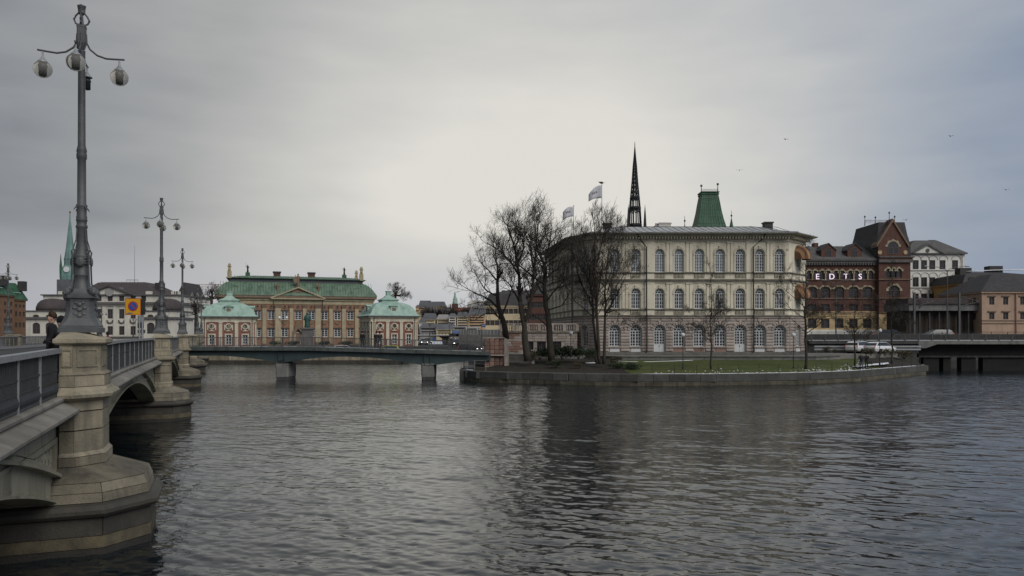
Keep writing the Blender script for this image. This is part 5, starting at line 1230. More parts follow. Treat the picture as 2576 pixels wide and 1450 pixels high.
for ang, x0_, y0_, L_ in ((math.pi / 2, hW, 0, PD), (math.pi, hW, PD, 2 * hW), (-math.pi / 2, -hW, PD, PD)): facade(rid, x0_, y0_, ang, L_, 0, pz(766), [], 'orange_plaster')
MB().box(-.7, .7, .16, .2, .5, pz(832)).build('door', M['brownstone'], rid)
for x in [(-hW + .6)] + [bay * (k + .5) for k in range(-5, 5)] + [hW - .6]:
    big = abs(abs(x) - bay * 1.5) < .1; w = .62 if big else .42
    p = MB().box(-w, w, -.28, .01, .5, pz(776)).build('pilaster', M['sandstone'], rid, loc=(x, 0, 0))
    MB().box(-w - .12, w + .12, -.36, .01, 0, .5).build('base', M['brownstone'], p)
    MB().loft([[(-w, -.3, pz(776)), (w, -.3, pz(776)), (w, 0, pz(776)), (-w, 0, pz(776))], [(-w - .2, -.48, pz(768)), (w + .2, -.48, pz(768)), (w + .2, 0, pz(768)), (-w - .2, 0, pz(768))]]).build('capital', M['brownstone'], p)
oc = MB().lathe([(.42, 0), (.42, .12), (.3, .14), (.28, .06)], 12).mesh('roundel', M['brownstone']); gl_ = MB().lathe([(.2, .05), (.2, .09)], 10).mesh('pane', M['glass'])
hd_ = MB().extr([(-.95, 0), (.95, 0), (.8, .25), (.4, .42), (0, .32), (-.4, .42), (-.8, .25)], -.22, .01).mesh('window_hood', M['brownstone']); sw = MB().extr(arc(0, .55, .62, 8, math.pi, 2 * math.pi)[::1] + [(.5, .65), (0, .35), (-.5, .65)], -.14, .01).mesh('festoon', M['brownstone'])
for k in range(-5, 6):
    x = k * bay; o = inst('roundel', oc, rid, (x, 0, pz(772)), (R(90), 0, 0)); inst('pane', gl_, o)
    inst('window_hood', hd_, rid, (x, 0, pz(783) + .12)); inst('festoon', sw, rid, (x, 0, pz(816)))
    MB().box(-.9, .9, -.14, .01, -.18, -.02).build('sill', M['sandstone'], rid, loc=(x, 0, pz(804.5)))
    if k: inst('window_hood', hd_, rid, (x, 0, pz(827) + .1)); MB().box(-.9, .9, -.14, .01, -.18, -.02).build('sill', M['sandstone'], rid, loc=(x, 0, pz(848)))
MB().extr([(-1.3, 0), (-.9, 0), (-.9, 2.6), (0, 3.6), (.9, 2.6), (.9, 0), (1.3, 0), (1.3, 3.1), (.9, 3.2), (.6, 4.6), (0, 5.1), (-.6, 4.6), (-.9, 3.2), (-1.3, 3.1)], -.45, -.02).build('portal', M['brownstone'], rid, loc=(0, 0, .3))
def ent(W, D, z0_, z1_, m, o=0): return MB().box(-W - o, W + o, -o, D + o, z0_, z1_)
ent(hW, PD, pz(766), pz(757), 0, .12).build('frieze', M['sandstone'], rid); ent(hW, PD, pz(757), pz(751), 0, .35).build('cornice', M['sandstone'], rid); ent(hW, PD, pz(751), pz(745), 0, .8).build('eaves', M['brownstone'], rid)
# bell-shaped lower roof, dark clerestory, upper hip
def ring(o, z): return [(-hW - o, -o, z), (hW + o, -o, z), (hW + o, PD + o, z), (-hW - o, PD + o, z)]
lr = MB().loft([ring(o, z) for o, z in ((.9, pz(745) + .01), (.75, pz(740)), (.45, pz(735)), (.0, pz(728)), (-.6, pz(720)), (-1.3, pz(714)), (-2.1, pz(710)))]).build('lower_roof', M['copper'], rid)
MB().loft([ring(-2.15, pz(710)), ring(-2.15, pz(701.5))]).build('clerestory', M['slate_far'], rid)
ur = MB().loft([ring(-1.5, pz(701.5)), ring(-1.45, pz(700.5)), ring(-4.5, pz(694)), ring(-7.3, pz(690.5))]).build('upper_roof', M['copper'], rid)
pf = [(.75, pz(740)), (.45, pz(735)), (.0, pz(728)), (-.6, pz(720)), (-1.3, pz(714)), (-2.1, pz(710))]
smm = MB().tube([(0, -o - .02, z + .03) for o, z in pf], .035, 4).mesh('seam', M['copper_dark']); sm2 = MB().tube([(0, 1.45, pz(700.5) + .03), (0, 4.5, pz(694) + .03), (0, 7.2, pz(690.5) + .03)], .03, 4).mesh('seam', M['copper_dark'])
for k in range(56):
    x = -hW + .3 + k * (2 * hW - .6) / 55; inst('seam', smm, lr, (x, 0, 0))
    if abs(x) < hW - 1.6: inst('seam', sm2, ur, (x * .93, 0, 0))
ey = MB().loft([[(-.75, 0, 0), (.75, 0, 0), (.6, -.02, .35), (0, -.04, .55), (-.6, -.02, .35)], [(-.75, 1.2, 0), (.75, 1.2, 0), (.6, 1.3, .2), (0, 1.4, .3), (-.6, 1.3, .2)]]).mesh('eyebrow_dormer', M['copper'])
for x in (-13.5, -8.2, -3.6, 3.6, 8.2, 13.5): inst('eyebrow_dormer', ey, lr, (x, .25, pz(726)))
# pediment
pw = 5.6; pd_ = MB().extr([(-pw, 0), (pw, 0), (0, pz(728) - pz(751))], -.55, .3).build('pediment', M['brownstone'], rid, loc=(0, 0, pz(751)))
for s in (-1, 1):
    MB().extr([(0, pz(726) - pz(751)), (0, pz(726) - pz(751) + .32), (s * (pw + .5), .12), (s * (pw + .5), -.2)][::(1 if s < 0 else -1)], -1.0, .4).build('raking_cornice', M['sandstone'], pd_)
MB().box(-pw - .4, pw + .4, -.9, .3, -.28, -.01).build('base_cornice', M['sandstone'], pd_)
MB().lathe([(.65, 0), (.65, .1), (.5, .14), (.45, .05)], 14).build('roundel', M['brownstone'], pd_, loc=(0, -.56, .95), rot=(R(90), 0, 0))
for x, h_, z in ((-4.6, 2.6, 1.0), (4.6, 2.6, 1.0), (0, 3.0, pz(722) - pz(751))):
    MB().box(x - .45, x + .45, -.6, .3, z - .6, z + .02).build('plinth', M['brownstone'], pd_); figure('statue', pd_, (x, -.15, z), h_, 'brownstone')
MB().lathe([(.75, -.25), (.75, .25)], 10).build('shield', M['brownstone'], pd_, loc=(-.4, -.1, pz(722) - pz(751) + 1.6), rot=(R(90), 0, 0))
zt_ = pz(690.5)
for x in (-11.2, 11.2): MB().box(x - .5, x + .5, 7, 8, zt_ - 1.0, zt_ + .7).build('plinth', M['copper_dark'], rid); figure('statue', rid, (x, 7.5, zt_ + .7), 1.85, 'iron_dark', x < 0)
def obelisk(x, y):
    o = MB().loft([[(x - w, y - w, z), (x + w, y - w, z), (x + w, y + w, z), (x - w, y + w, z)] for w, z in ((.45, pz(702)), (.45, zt_ + .5), (.32, zt_ + .65), (.27, zt_ + 1.5), (.45, zt_ + 1.53), (.45, zt_ + 1.65), (.27, zt_ + 1.7), (.33, zt_ + 2.0), (.12, zt_ + 2.35))]).build('ornate_chimney', M['sandstone'], rid)
    MB().ball((x, y - .28, zt_ + .8), .26, 8, 6).build('gilding', M['gold'], o)
obelisk(-15.0, 1.9); obelisk(14.7, 1.9); obelisk(14.7, 12.5)
for x in (-4.6, 3.4): c = MB().box(x - .8, x + .8, 7, 8.4, zt_ - .8, zt_ + .75).build('chimney', M['brick'], rid); MB().box(x - .95, x + .95, 6.85, 8.55, zt_ + .751, zt_ + 1.1).build('cap', M['roof_dark'], c)
for x in (-bay * 1.5 - 1.0, bay * 1.5 + 1.0): MB().tube([(x, -.3, pz(746)), (x, -.2, pz(760)), (x, -.2, .2)], .09, 6).build('downpipe', M['roof_brown'], rid)
def pavilion(label, px, Y, ang, W):
    B = 1.75; t = thing('pavilion', label, 'building', (X(px, Y), Y, B), ang, 'corner pavilions of the palace'); h = W / 2; s = Y / 150.0
    z = lambda py: (Z(py, 150) - B) * s
    ops = []
    for k in (-1, 0, 1): ops += [(h + k * W * .313, z(867), 1.0, z(843) - z(867), 0, 2, 3)]
    def one(x0_, y0_, a):
        facade(t, x0_, y0_, a, W, 0, z(811), ops, 'red_plaster', .2, bar=.07)
        T = lambda u, dd=0: (x0_ + math.cos(a) * u + math.sin(a) * dd, y0_ + math.sin(a) * u - math.cos(a) * dd, 0)
        for k in range(4): 
            u = .5 + k * (W - 1) / 3; p = MB().box(-.33, .33, -.22, .01, 0, z(813)).build('pilaster', M['trim_cream'], t, loc=T(u), rot=(0, 0, a)); MB().box(-.42, .42, -.3, .01, z(813) + .002, z(811)).build('capital', M['trim_cream'], p)
        for k in (-1, 0, 1):
            u = h + k * W * .313; q = T(u)
            oc_ = cached('pavoc', lambda: MB().lathe([(.6, 0), (.62, .16), (.43, .2), (.42, .1)], 16).mesh('oculus', M['trim_cream'])); o = inst('oculus', oc_, t, (q[0], q[1], z(821.5)), (R(90), 0, a)); inst('pane', cached('pavgl', lambda: MB().lathe([(.43, .04), (.43, .1)], 14).mesh('pane', M['glass'])), o)
            for s_ in (-1, 1): MB().box(s_ * .72 - .1, s_ * .72 + .1, -.12, .01, -.75, .3).build('scroll', M['trim_cream'], t, loc=(q[0], q[1], z(821.5)), rot=(0, 0, a))
            MB().extr([(-.7, 0), (.7, 0), (.25, .18), (0, .38), (-.25, .18)], -.2, .01).build('window_hood', M['trim_cream'], t, loc=(q[0], q[1], z(834)), rot=(0, 0, a))
            fr_ = cached(('pavfr', round(s, 3)), lambda: MB().box(-.72, -.5, -.16, .01, z(870), z(840)).box(.5, .72, -.16, .01, z(870), z(840)).box(-.5, .5, -.16, .01, z(843), z(840)).mesh('architrave', M['trim_cream']))
            inst('architrave', fr_, t, q, (0, 0, a))
    one(-h, 0, 0); one(-h, W, -math.pi / 2); one(h, 0, math.pi / 2); facade(t, h, W, math.pi, W, 0, z(811), [], 'red_plaster')
    bx = lambda o, z0_, z1_: MB().box(-h - o, h + o, -o, W + o, z0_, z1_)
    bx(.15, z(811), z(802)).build('entablature', M['trim_cream'], t); bx(.4, z(802), z(799)).build('cornice', M['trim_cream'], t); bx(.7, z(799), z(796.5)).build('eaves', M['grey_stone'], t)
    rg = lambda o, zz: [(-h - o, -o, zz), (h + o, -o, zz), (h + o, W + o, zz), (-h - o, W + o, zz)]
    rf_ = MB().loft([rg(o, zz) for o, zz in ((.75, z(796.5)), (.35, z(794)), (.05, z(791)), (-.2, z(784)), (-.6, z(776)), (-1.3, z(768)), (-2.4, z(762)), (-3.2, z(760.3)))]).build('roof', M['verdigris'], t)
    d = MB().loft([rg(-3.15, z(760.5)), rg(-3.15, z(755.5))]).build('drum', M['verdigris'], t)
    MB().loft([rg(-2.95, z(755.5)), rg(-2.9, z(754)), rg(-3.9, z(748)), rg(-4.45, z(741.5))]).build('upper_roof', M['verdigris'], t)
    MB().loft([rg(-4.4, z(741.5)), rg(-4.4, z(733)), rg(-4.3, z(732.8)), rg(-4.3, z(731))]).build('chimney', M['verdigris'], t)
    for dx, dy, a in ((0, 0, 0), (-h, h, -math.pi / 2), (h, h, math.pi / 2)):
        m4 = Matrix.Translation((dx, dy, 0)) @ Matrix.Rotation(a, 4, 'Z')
        dm_ = MB(m4).box(-.7, .7, .25, 2.6, z(790), z(772)).build('dormer', M['verdigris'], t); MB(m4).extr([(-.95, z(772)), (.95, z(772)), (.95, z(771)), (0, z(767)), (-.95, z(771))], .05, 2.8).build('pediment', M['verdigris'], dm_)
        MB(m4).box(-.36, .36, .2, .255, z(788), z(776)).build('window', M['brownstone'], dm_)
    for x in (-h + .55, h - .55): MB().tube([(x, -.55, z(798)), (x, -.28, z(803)), (x, -.26, .1)], .07, 6).build('downpipe', M['roof_brown'], t)
    return t
pavilion('left red corner pavilion with pale green domed roof by the arch bridge', 575, 150, R(18), 9.95)
pavilion('right red corner pavilion with pale green domed roof beside the motorway', 992, 156, R(24), 9.7)
# statue on its pedestal before the palace
st_ = thing('statue', 'green bronze statue on a grey pedestal before the palace', 'statue', (X(773, 160), 160, 1.8), PA)
MB().loft([[(-w, -w, z), (w, -w, z), (w, w, z), (-w, w, z)] for w, z in ((1.5, 0), (1.5, .5), (1.2, .55), (1.1, 3.9), (1.35, 4.0), (1.35, 4.3), (1.0, 4.4))]).build('pedestal', M['grey_stone'], st_)
MB().lathe([(.55, 4.4), (.6, 4.6), (.5, 5.2), (.55, 6.0), (.62, 6.5), (.5, 6.9), (.15, 7.1)], 10).ball((0, -.05, 7.3), .27, 8, 6).tube([(.5, 0, 6.7), (.75, -.2, 6.1), (.5, -.5, 5.9)], .13, 6).tube([(-.5, 0, 6.7), (-.7, -.1, 6.0), (-.45, -.45, 6.3)], .13, 6).build('figure', M['bronze'], st_, smooth=True)
pf_ = thing('park_fence', 'dark iron fence before the palace garden', 'fence', (X(640, 146), 146, 1.3), R(8))
for i in range(15): MB().box(-.16, .16, -.16, .16, 0, 1.5).build('post', M['grey_stone'], pf_, loc=(i * 1.65, 0, 0))
b_ = MB()
for i in range(150): b_.box(i * .155 - .012, i * .155 + .012, -.012, .012, .1, 1.25)
b_.build('bars', M['steel_green'], pf_, kind='stuff')
for h_ in (.15, 1.2): MB().box(0, 23.1, -.03, .03, h_, h_ + .05).build('rail', M['steel_green'], pf_)
for lb, px, Y in (('clipped hedge behind the footbridge left of the statue', 735, 152), ('clipped hedge behind the footbridge right of the statue', 812, 152), ('low bush by the palace corner behind the footbridge', 690, 150), ('low bush at the right end of the palace garden', 870, 152)): shrub(lb, px, 871, Y, 1.7, random.choice((0, 1, 2)), .6, 'bushes in the palace garden')
def twin_lamp(label, px, Y, base, top, rz=0, group='twin globe lamps'):
    t = thing('twin_lamp', label, 'street lamp', (X(px, Y), Y, base), rz, group); h_ = Z(top, Y) - base
    MB().lathe([(.14, 0), (.12, .5), (.07, .7), (.05, h_)], 8).build('post', M['iron_dark'], t)
    for s in (-1, 1):
        a = MB().tube([(0, 0, h_ - .9), (s * .4, 0, h_ - .7), (s * .75, 0, h_ - .45), (s * .75, 0, h_ - .1)], .035, 5).build('arm', M['iron_dark'], t); MB().ball((s * .75, 0, h_ + .1), .3, 12, 8).build('globe', M['globe_opal'], a, smooth=True)
twin_lamp('twin globe lamp in front of the palace facade', 712, 158, 1.5, 801)
# snow on the lower quay and cars on the quay road
snow_patch('snow', 'snow lying on the lower quay under the footbridge', [(X(540, 121), 122.5), (X(570, 121), 122.3), (X(603, 121), 122.5)], .7, 1.37, 6, .12)
snow_patch('snow', 'long snow line on the quay below the palace', [(X(p, 124), 124.5) for p in range(740, 990, 25)], .5, 1.3, 7, .12)
for lb, px, Y, p, k, rz in (('white car on the quay road behind the footbridge, left of the lone figure', 872, 137, 'car_white', 'estate', 5), ('dark car on the quay road behind the lone figure', 897, 138, 'car_black', 'estate', 5), ('silver car on the quay road between the figures', 926, 137, 'car_grey', 'hatch', 5), ('lime yellow car on the quay road behind the dark pair', 972, 134, 'car_lime', 'estate', 185)):
    car(lb, (X(px, Y), Y, 1.26), R(rz), k, p, 'cars on the quay road')
# ================================================================ WHITE PALACE AT THE LEFT
WY = 225.0; WB = 2.2
wh = thing('white_palace', 'white stone palace with dark roof, pediment and columns behind the bridge', 'building', (X(262, WY), WY, WB))
wz = lambda py, Y=WY: Z(py, Y) - WB
wx = lambda px, Y=WY: X(px, Y) - X(262, WY)
x0_, x1_ = wx(108), wx(447); Wd = x1_ - x0_
cols = [165, 192, 220, 249, 277, 306, 335, 361]; ops = []
for c in cols:
    u = wx(c) - x0_; ops += [(u, wz(758), 1.5, wz(745) - wz(758), 0, 2, 2), (u, wz(802), 1.6, wz(778) - wz(802), 0, 2, 3), (u, wz(843), 1.6, wz(821) - wz(843), 0, 2, 3)]
facade(wh, x0_, 0, 0, Wd, 0, wz(741), ops, 'white_plaster', .3, bar=.1, fm='frame_dark', gm='glass_dim')
facade(wh, x1_, 0, math.pi / 2, 26, 0, wz(741), [], 'white_plaster'); facade(wh, x0_, 26, -math.pi / 2, 26, 0, wz(741), [], 'white_plaster')
for px in range(178, 360, 28): MB().box(-.45, .45, -.35, .01, wz(848), wz(772)).build('pilaster', M['white_plaster'], wh, loc=(wx(px + 0.5), 0, 0))
fst = MB().extr([(-1.0, .9), (-.7, .9), (-.5, .35), (0, .15), (.5, .35), (.7, .9), (1.0, .9), (.9, .1), (.3, -.25), (-.3, -.25), (-.9, .1)], -.2, .01).mesh('festoon', M['grey_stone'])
for c in cols: inst('festoon', fst, wh, (wx(c), 0, wz(813)))
for a, b, o, m in ((771, 767, .3, 'white_plaster'), (767, 762, .8, 'grey_stone'), (762, 760.5, .5, 'grey_stone'), (744, 741, .5, 'grey_stone'), (851, 847, .35, 'grey_stone')): MB().box(x0_ - o, x1_ + o, -o, 26, wz(a), wz(b)).build('cornice', M[m], wh)
px_ = wx(229), wx(327); pd_ = MB().extr([(px_[0], wz(741)), (px_[1], wz(741)), ((px_[0] + px_[1]) / 2, wz(722))], -.6, 1).build('pediment', M['white_plaster'], wh)
xm = (px_[0] + px_[1]) / 2
for s in (-1, 1): MB().extr([(xm, wz(722)), (xm, wz(718.5)), (xm + s * (px_[1] - xm + 1.2), wz(742)), (xm + s * (px_[1] - xm + .6), wz(743.5))][::(1 if s < 0 else -1)], -1.2, 2).build('raking_cornice', M['roof_brown'], pd_)
MB().lathe([(1.3, 0), (1.3, .15)], 14).build('roundel', M['grey_far'], pd_, loc=(xm, -.6, wz(735)), rot=(R(90), 0, 0))
rf_ = MB().loft([[(wx(185) , 1, wz(741)), (wx(388), 1, wz(741)), (wx(388), 25, wz(741)), (wx(185), 25, wz(741))], [(wx(205), 9, wz(706)), (wx(329), 9, wz(706)), (wx(329), 17, wz(706)), (wx(205), 17, wz(706))]]).build('roof', M['roof_brown'], wh)
MB().box(wx(210), wx(325), 9.3, 16.7, wz(706) - .1, wz(704.5)).build('ridge_deck', M['galv'], rf_)
for px in (253, 285): MB().box(-.6, .6, 3.6, 5.0, wz(727), wz(722)).build('skylight', M['galv'], rf_, loc=(wx(px), 0, 0))
for px, y0_, t_, b_, w in ((367, 8, 707, 728, 9.5), (350, 4, 732, 741, 5), ): MB().box(wx(px - w), wx(px + w), y0_, y0_ + 2, wz(b_) - 1, wz(t_)).build('chimney', M['roof_dark'], wh)
for px, w in ((153, 8), (170, 6), (372, 6), (435, 5), (442, 4), (446, 3)): MB().box(wx(px - w), wx(px + w), .1, 1.5, wz(741), wz(733)).build('attic_block', M['white_plaster'], wh)
mr = MB()
for px in (271, 281, 291, 301): mr.tube([(wx(px), 11, wz(704.5)), (wx(px), 11, wz(697))], .05, 4)
mr.tube([(wx(271), 11, wz(697)), (wx(301), 11, wz(697))], .05, 4); mr.tube([(wx(271), 11, wz(700)), (wx(301), 11, wz(700))], .04, 4)
mr.build('roof_railing', M['galv'], rf_); MB().tube([(wx(288), 12, wz(705)), (wx(288), 12, wz(607))], [.09, .04], 5).build('mast', M['galv'], rf_)
def wing(lo, hi, Yw, wins, door):
    y = Yw - WY; a, b = wx(lo, Yw), wx(hi, Yw); z = lambda p: wz(p, Yw)
    ops = [(wx(p, Yw) - a, z(840), 2.2, z(812) - z(840), .8, 2, 3) for p in wins]
    facade(wh, a, y, 0, b - a, 0, z(783), ops, 'white_plaster', .3, bar=.1, fm='frame_dark', gm='glass_dim')
    facade(wh, b, y, math.pi / 2, -y + 1, 0, z(783), [], 'white_plaster'); facade(wh, a, 1, -math.pi / 2, -y + 1, 0, z(783), [], 'white_plaster')
    for p in wins:
        ov = MB().lathe([(.95, 0), (.95, .1), (.7, .12), (.68, .02)], 14).build('oval_window', M['trim_cream'], wh, loc=(wx(p, Yw), y, z(787.5) - 1.0), rot=(R(90), 0, 0)); ov.scale = (1.25, .75, 1); MB().lathe([(.68, .03), (.68, .06)], 12).build('pane', M['glass_dim'], ov)
    MB().box(a - .5, b + .5, y - .6, 1, z(803), z(798)).build('cornice', M['grey_stone'], wh); MB().box(a - .4, b + .4, y - .4, 1, z(783), z(781.5)).build('cornice', M['grey_stone'], wh)
    c = (a + b) / 2; w = (b - a) / 2 - .8
    MB().loft([[(c + math.cos(q * math.pi / 8 + .39) * w * s * 1.05, y + 5.5 + math.sin(q * math.pi / 8 + .39) * 5.6 * s, z(781.5) + dz) for q in range(16)] for s, dz in ((1, 0), (.99, 1.0), (.9, 2.1), (.74, 2.9), (.5, 3.4), (.2, 3.6))]).build('dome', M['roof_brown'], wh, smooth=True)
wing(65, 147, 214, (91, 124), None); wing(361, 441, 214, (379, 402), None)
# church spire behind
ch = thing('church_tower', 'green copper church spire rising behind the nearest lamp', 'tower', (X(176, 420), 420, 2), 0); cz = lambda py: Z(py, 420) - 2
MB().box(-4.6, 4.6, -4.6, 4.6, 0, cz(705)).build('shaft', M['slate_far'], ch)
k = 420 / F
oc_ = lambda w, z: [(w * math.cos(q * math.pi / 4 + .39), w * math.sin(q * math.pi / 4 + .39), z) for q in range(8)]
MB().loft([oc_(w * k, cz(p)) for w, p in ((22, 705), (23, 695), (22, 685), (19, 676), (13, 668), (13, 655), (14, 652))]).build('hood', M['spire_copper'], ch)
MB().loft([oc_(w * k, cz(p)) for w, p in ((13, 652), (9, 625), (6.5, 600), (4, 575), (2, 555), (1, 540))]).build('spire', M['spire_copper'], ch); MB().tube([(0, 0, cz(545)), (0, 0, cz(533))], .25, 5).ball((0, 0, cz(534)), .6, 6, 5).build('vane', M['gold'], ch)
for dx in (-15, 15): MB().loft([oc_(w * k, cz(p)) for w, p in ((3, 690), (3, 670), (1.5, 655), (.4, 640))]).build('corner_spire', M['copper_dark'], ch, loc=(dx * k, -3, 0))
MB().lathe([(1.6, 0), (1.6, .2)], 14).build('clock_face', M['sign_white'], ch, loc=(1, -4.9, cz(680)), rot=(R(90), 0, 0))
# brown buildings with green roofs at the far left
def generic(name, label, px0, px1, pye, pyb, Y, D, wm, rm, rows, cols, ww, roof, fm='frame_dark', gm='glass_dim', group=None, nx=2, nz=2, arch=0, bar=.08, base=None, roofh=0, inset=None, side=True, yaw=0, cat='building'):
    B = Z(pyb, Y) if base is None else base; W = X(px1, Y) - X(px0, Y); t = thing(name, label, cat, (X(px0, Y), Y, B), yaw, group); z = lambda p: Z(p, Y) - B
    ops = []
    for (a, b) in rows:
        for c in (cols if isinstance(cols, (list, tuple)) else [px0 + (px1 - px0) * (i + .5) / cols for i in range(cols)]):
            u = X(c, Y) - X(px0, Y)
            if ww / 2 < u < W - ww / 2: ops.append((u, z(b), ww, z(a) - z(b), arch, nx, nz))
    facade(t, 0, 0, 0, W, 0, z(pye), ops, wm, .2, fm=fm, gm=gm, bar=bar)
    if side:
        so_ = [(D * (i + .5) / 3, z(b), ww, z(a) - z(b), arch, nx, nz) for (a, b) in rows for i in range(3)]
        facade(t, W, 0, math.pi / 2, D, 0, z(pye), so_ if px1 < CX else [], wm, .2, fm=fm, gm=gm, bar=bar); facade(t, 0, D, -math.pi / 2, D, 0, z(pye), so_ if px0 > CX else [], wm, .2, fm=fm, gm=gm, bar=bar)
    facade(t, W, D, math.pi, W, 0, z(pye), [], wm)
    ez = z(pye); MB().box(-.3, W + .3, -.3, D + .3, ez, ez + .3).build('cornice', M[wm], t)
    if roof == 'hip':
        ins = inset or min(W, D) * .42; r = MB().loft([[(-.4, -.4, ez + .3), (W + .4, -.4, ez + .3), (W + .4, D + .4, ez + .3), (-.4, D + .4, ez + .3)], [(ins, min(ins, D * .45), ez + .3 + roofh), (W - ins, min(ins, D * .45), ez + .3 + roofh), (W - ins, max(D - ins, D * .55), ez + .3 + roofh), (ins, max(D - ins, D * .55), ez + .3 + roofh)]])
    elif roof == 'gable': r = MB().add([(-.3, -.4, ez + .3), (W + .3, -.4, ez + .3), (W + .3, D + .4, ez + .3), (-.3, D + .4, ez + .3), (-.3, D * .5, ez + .3 + roofh), (W + .3, D * .5, ez + .3 + roofh)], [(0, 1, 5, 4), (2, 3, 4, 5), (3, 0, 4), (1, 2, 5), (3, 2, 1, 0)])
    elif roof == 'mansard': r = MB().loft([[(o, o, q), (W - o, o, q), (W - o, D - o, q), (o, D - o, q)] for o, q in ((-.4, ez + .3), (.9, ez + .3 + roofh * .7), (min(W, D) * .35, ez + .3 + roofh))])
    else: r = MB().box(-.2, W + .2, -.2, D + .2, ez + .3, ez + .6)
    r = r.build('roof', M[rm], t); return t, W, z, r
for lb, a, b, e, Y, rh, rows, cols, D in (('brown plaster building with green roof at the far left edge', -70, -10, 744, 180, 3.2, ((758, 768), (778, 788), (800, 812), (826, 838)), (-60, -50, -30), 6.6), ('darker brown building with green roof beside the white palace', -10, 36, 756, 190, 4.2, ((766, 774), (784, 796), (812, 824)), (5, 20), 4.5)):
    t, W, z, r = generic('brown_building', lb, a, b, e, 852, Y, D, 'brown_plaster', 'copper_dark', rows, cols, .9, 'mansard', roofh=rh, group='brown buildings')
    for i in range(4):
        if W * (i + .5) / 4 > 0: dm_ = MB().box(-.6, .6, .1, 2, z(e) + .5, z(e) + 1.9).build('dormer', M['copper_dark'], t, loc=(W * (i + .55) / 4, 0, 0)); MB().box(-.75, .75, -.1, 2.2, z(e) + 1.9, z(e) + 2.1).build('cap', M['verdigris'], dm_)
    if a > 0: MB().lathe([(1.6, -1.5), (1.6, 1.4), (1.3, 1.6), (1.3, 2.9), (.9, 3.2)], 8).build('roof_turret', M['copper_dark'], t, loc=(W - 1.6, 2.2, z(e) + 3.2)); 
    else: MB().box(W * .8, W * .8 + 1.5, 2.6, 4.1, z(e) + 2.5, z(e) + 5.0).build('chimney', M['roof_dark'], t)
generic('street_house', 'dark roofed house squeezed right of the white palace', 446, 470, 752, 852, 240, 14, 'brown_plaster', 'roof_dark', ((765, 778), (795, 810), (825, 838)), 2, 1.4, 'hip', roofh=5)
generic('street_house', 'orange brown house at the end of the street left of the pavilion', 466, 512, 800, 853, 260, 14, 'orange_plaster', 'roof_brown', ((808, 816), (826, 838)), 4, 1.6, 'hip', roofh=3)
# tower cranes far away
def crane(label, px, Y, ptop, j0, j1, col):
    t = thing('tower_crane', label, 'crane', (X(px, Y), Y, 5), 0, 'distant cranes'); zt_ = Z(ptop, Y) - 5; s = Y / F
    m_ = MB()
    for dx in (-1, 1): m_.tube([(dx * .9, 0, 0), (dx * .9, 0, zt_ + 2)], .25, 4)
    for i in range(int(zt_ / 3)): m_.tube([(-.9, 0, i * 3), (.9, 0, i * 3 + 3)], .15, 4)
    m_.build('mast', M[col], t); jb = MB(); a, b = X(j0, Y) - X(px, Y), X(j1, Y) - X(px, Y)
    for dz in (0, 2.2): jb.tube([(a, 0, zt_ + dz), (b, 0, zt_ + dz)], .28, 4)
    n = 30
    for i in range(n): u, v = a + (b - a) * i / n, a + (b - a) * (i + 1) / n; jb.tube([(u, 0, zt_ + (0 if i % 2 else 2.2)), (v, 0, zt_ + (2.2 if i % 2 else 0))], .14, 4)
    jb.build('jib', M[col], t); MB().tube([(0, 0, zt_), (0, 0, zt_ + 9)], [.6, .2], 4).tube([(0, 0, zt_ + 9), (b * .6, 0, zt_ + 2.2)], .12, 4).build('apex', M[col], t)
crane('pale tower crane jib reaching left of the green palace roof', 585, 700, 722, 465, 600, 'crane_paint')
crane('small red and white tower crane above the street trees', 486, 800, 795, 478, 496, 'red_roof')
# no-parking sign on the bridge
sg = thing('parking_sign', 'yellow sign with red-rimmed blue disc and red diagonal bar', 'road sign', (X(350, 36), 36.2, 3.47)); s = 36.2 / F
sz = lambda p: Z(p, 36.2) - 3.47; sxx = lambda p: X(p, 36.2) - X(350, 36)
MB().tube([(0, .12, 0), (0, .12, sz(755))], .035, 8).build('pole', M['galv'], sg)
pl = MB().box(sxx(315), sxx(355), -.02, .05, sz(793), sz(751)).build('plate', M['sign_yellow'], sg)
cxs, czs = sxx(335), sz(771); hw_ = 20 * s
bd = MB(); x0_, x1_, z0_, z1_ = sxx(315), sxx(355), sz(793), sz(751)
for q in ((x0_, x1_, z0_, z0_ + .022), (x0_, x1_, z1_ - .022, z1_), (x0_, x0_ + .022, z0_ + .022, z1_ - .022), (x1_ - .022, x1_, z0_ + .022, z1_ - .022)): bd.box(q[0], q[1], -.026, -.0205, q[2], q[3])
bd.build('border', M['sign_red'], pl)
rr_ = 12.5 * s
MB().lathe([(rr_, 0), (rr_, .006)], 32).build('rim', M['sign_red'], pl, loc=(cxs, -.021, czs), rot=(R(90), 0, 0)); MB().lathe([(rr_ * .8, 0), (rr_ * .8, .004)], 32).build('disc', M['sign_blue'], pl, loc=(cxs, -.0275, czs), rot=(R(90), 0, 0))
MB().box(-rr_ * .8, rr_ * .8, -.004, 0, -rr_ * .09, rr_ * .09).build('bar', M['sign_red'], pl, loc=(cxs, -.032, czs), rot=(0, R(45), 0))
MB().extr([(sxx(318), sz(791)), (sxx(330), sz(791)), (sxx(336), sz(788)), (sxx(326), sz(786.5)), (sxx(318), sz(789))], -.0255, -.0215).build('torn_patch', M['concrete'], pl)
MB().box(sxx(355), sxx(358), -.02, .3, sz(792), sz(753)).build('back_plate', M['iron_dark'], sg)
tl = thing('traffic_light', 'grey pole with traffic light backs and small signs below the yellow sign', 'traffic light', (X(351, 62), 62, 3.47)); tz = lambda p: Z(p, 62) - 3.47; tx = lambda p: X(p, 62) - X(351, 62)
MB().tube([(0, 0, 0), (0, 0, tz(793))], .06, 8).build('pole', M['galv'], tl)
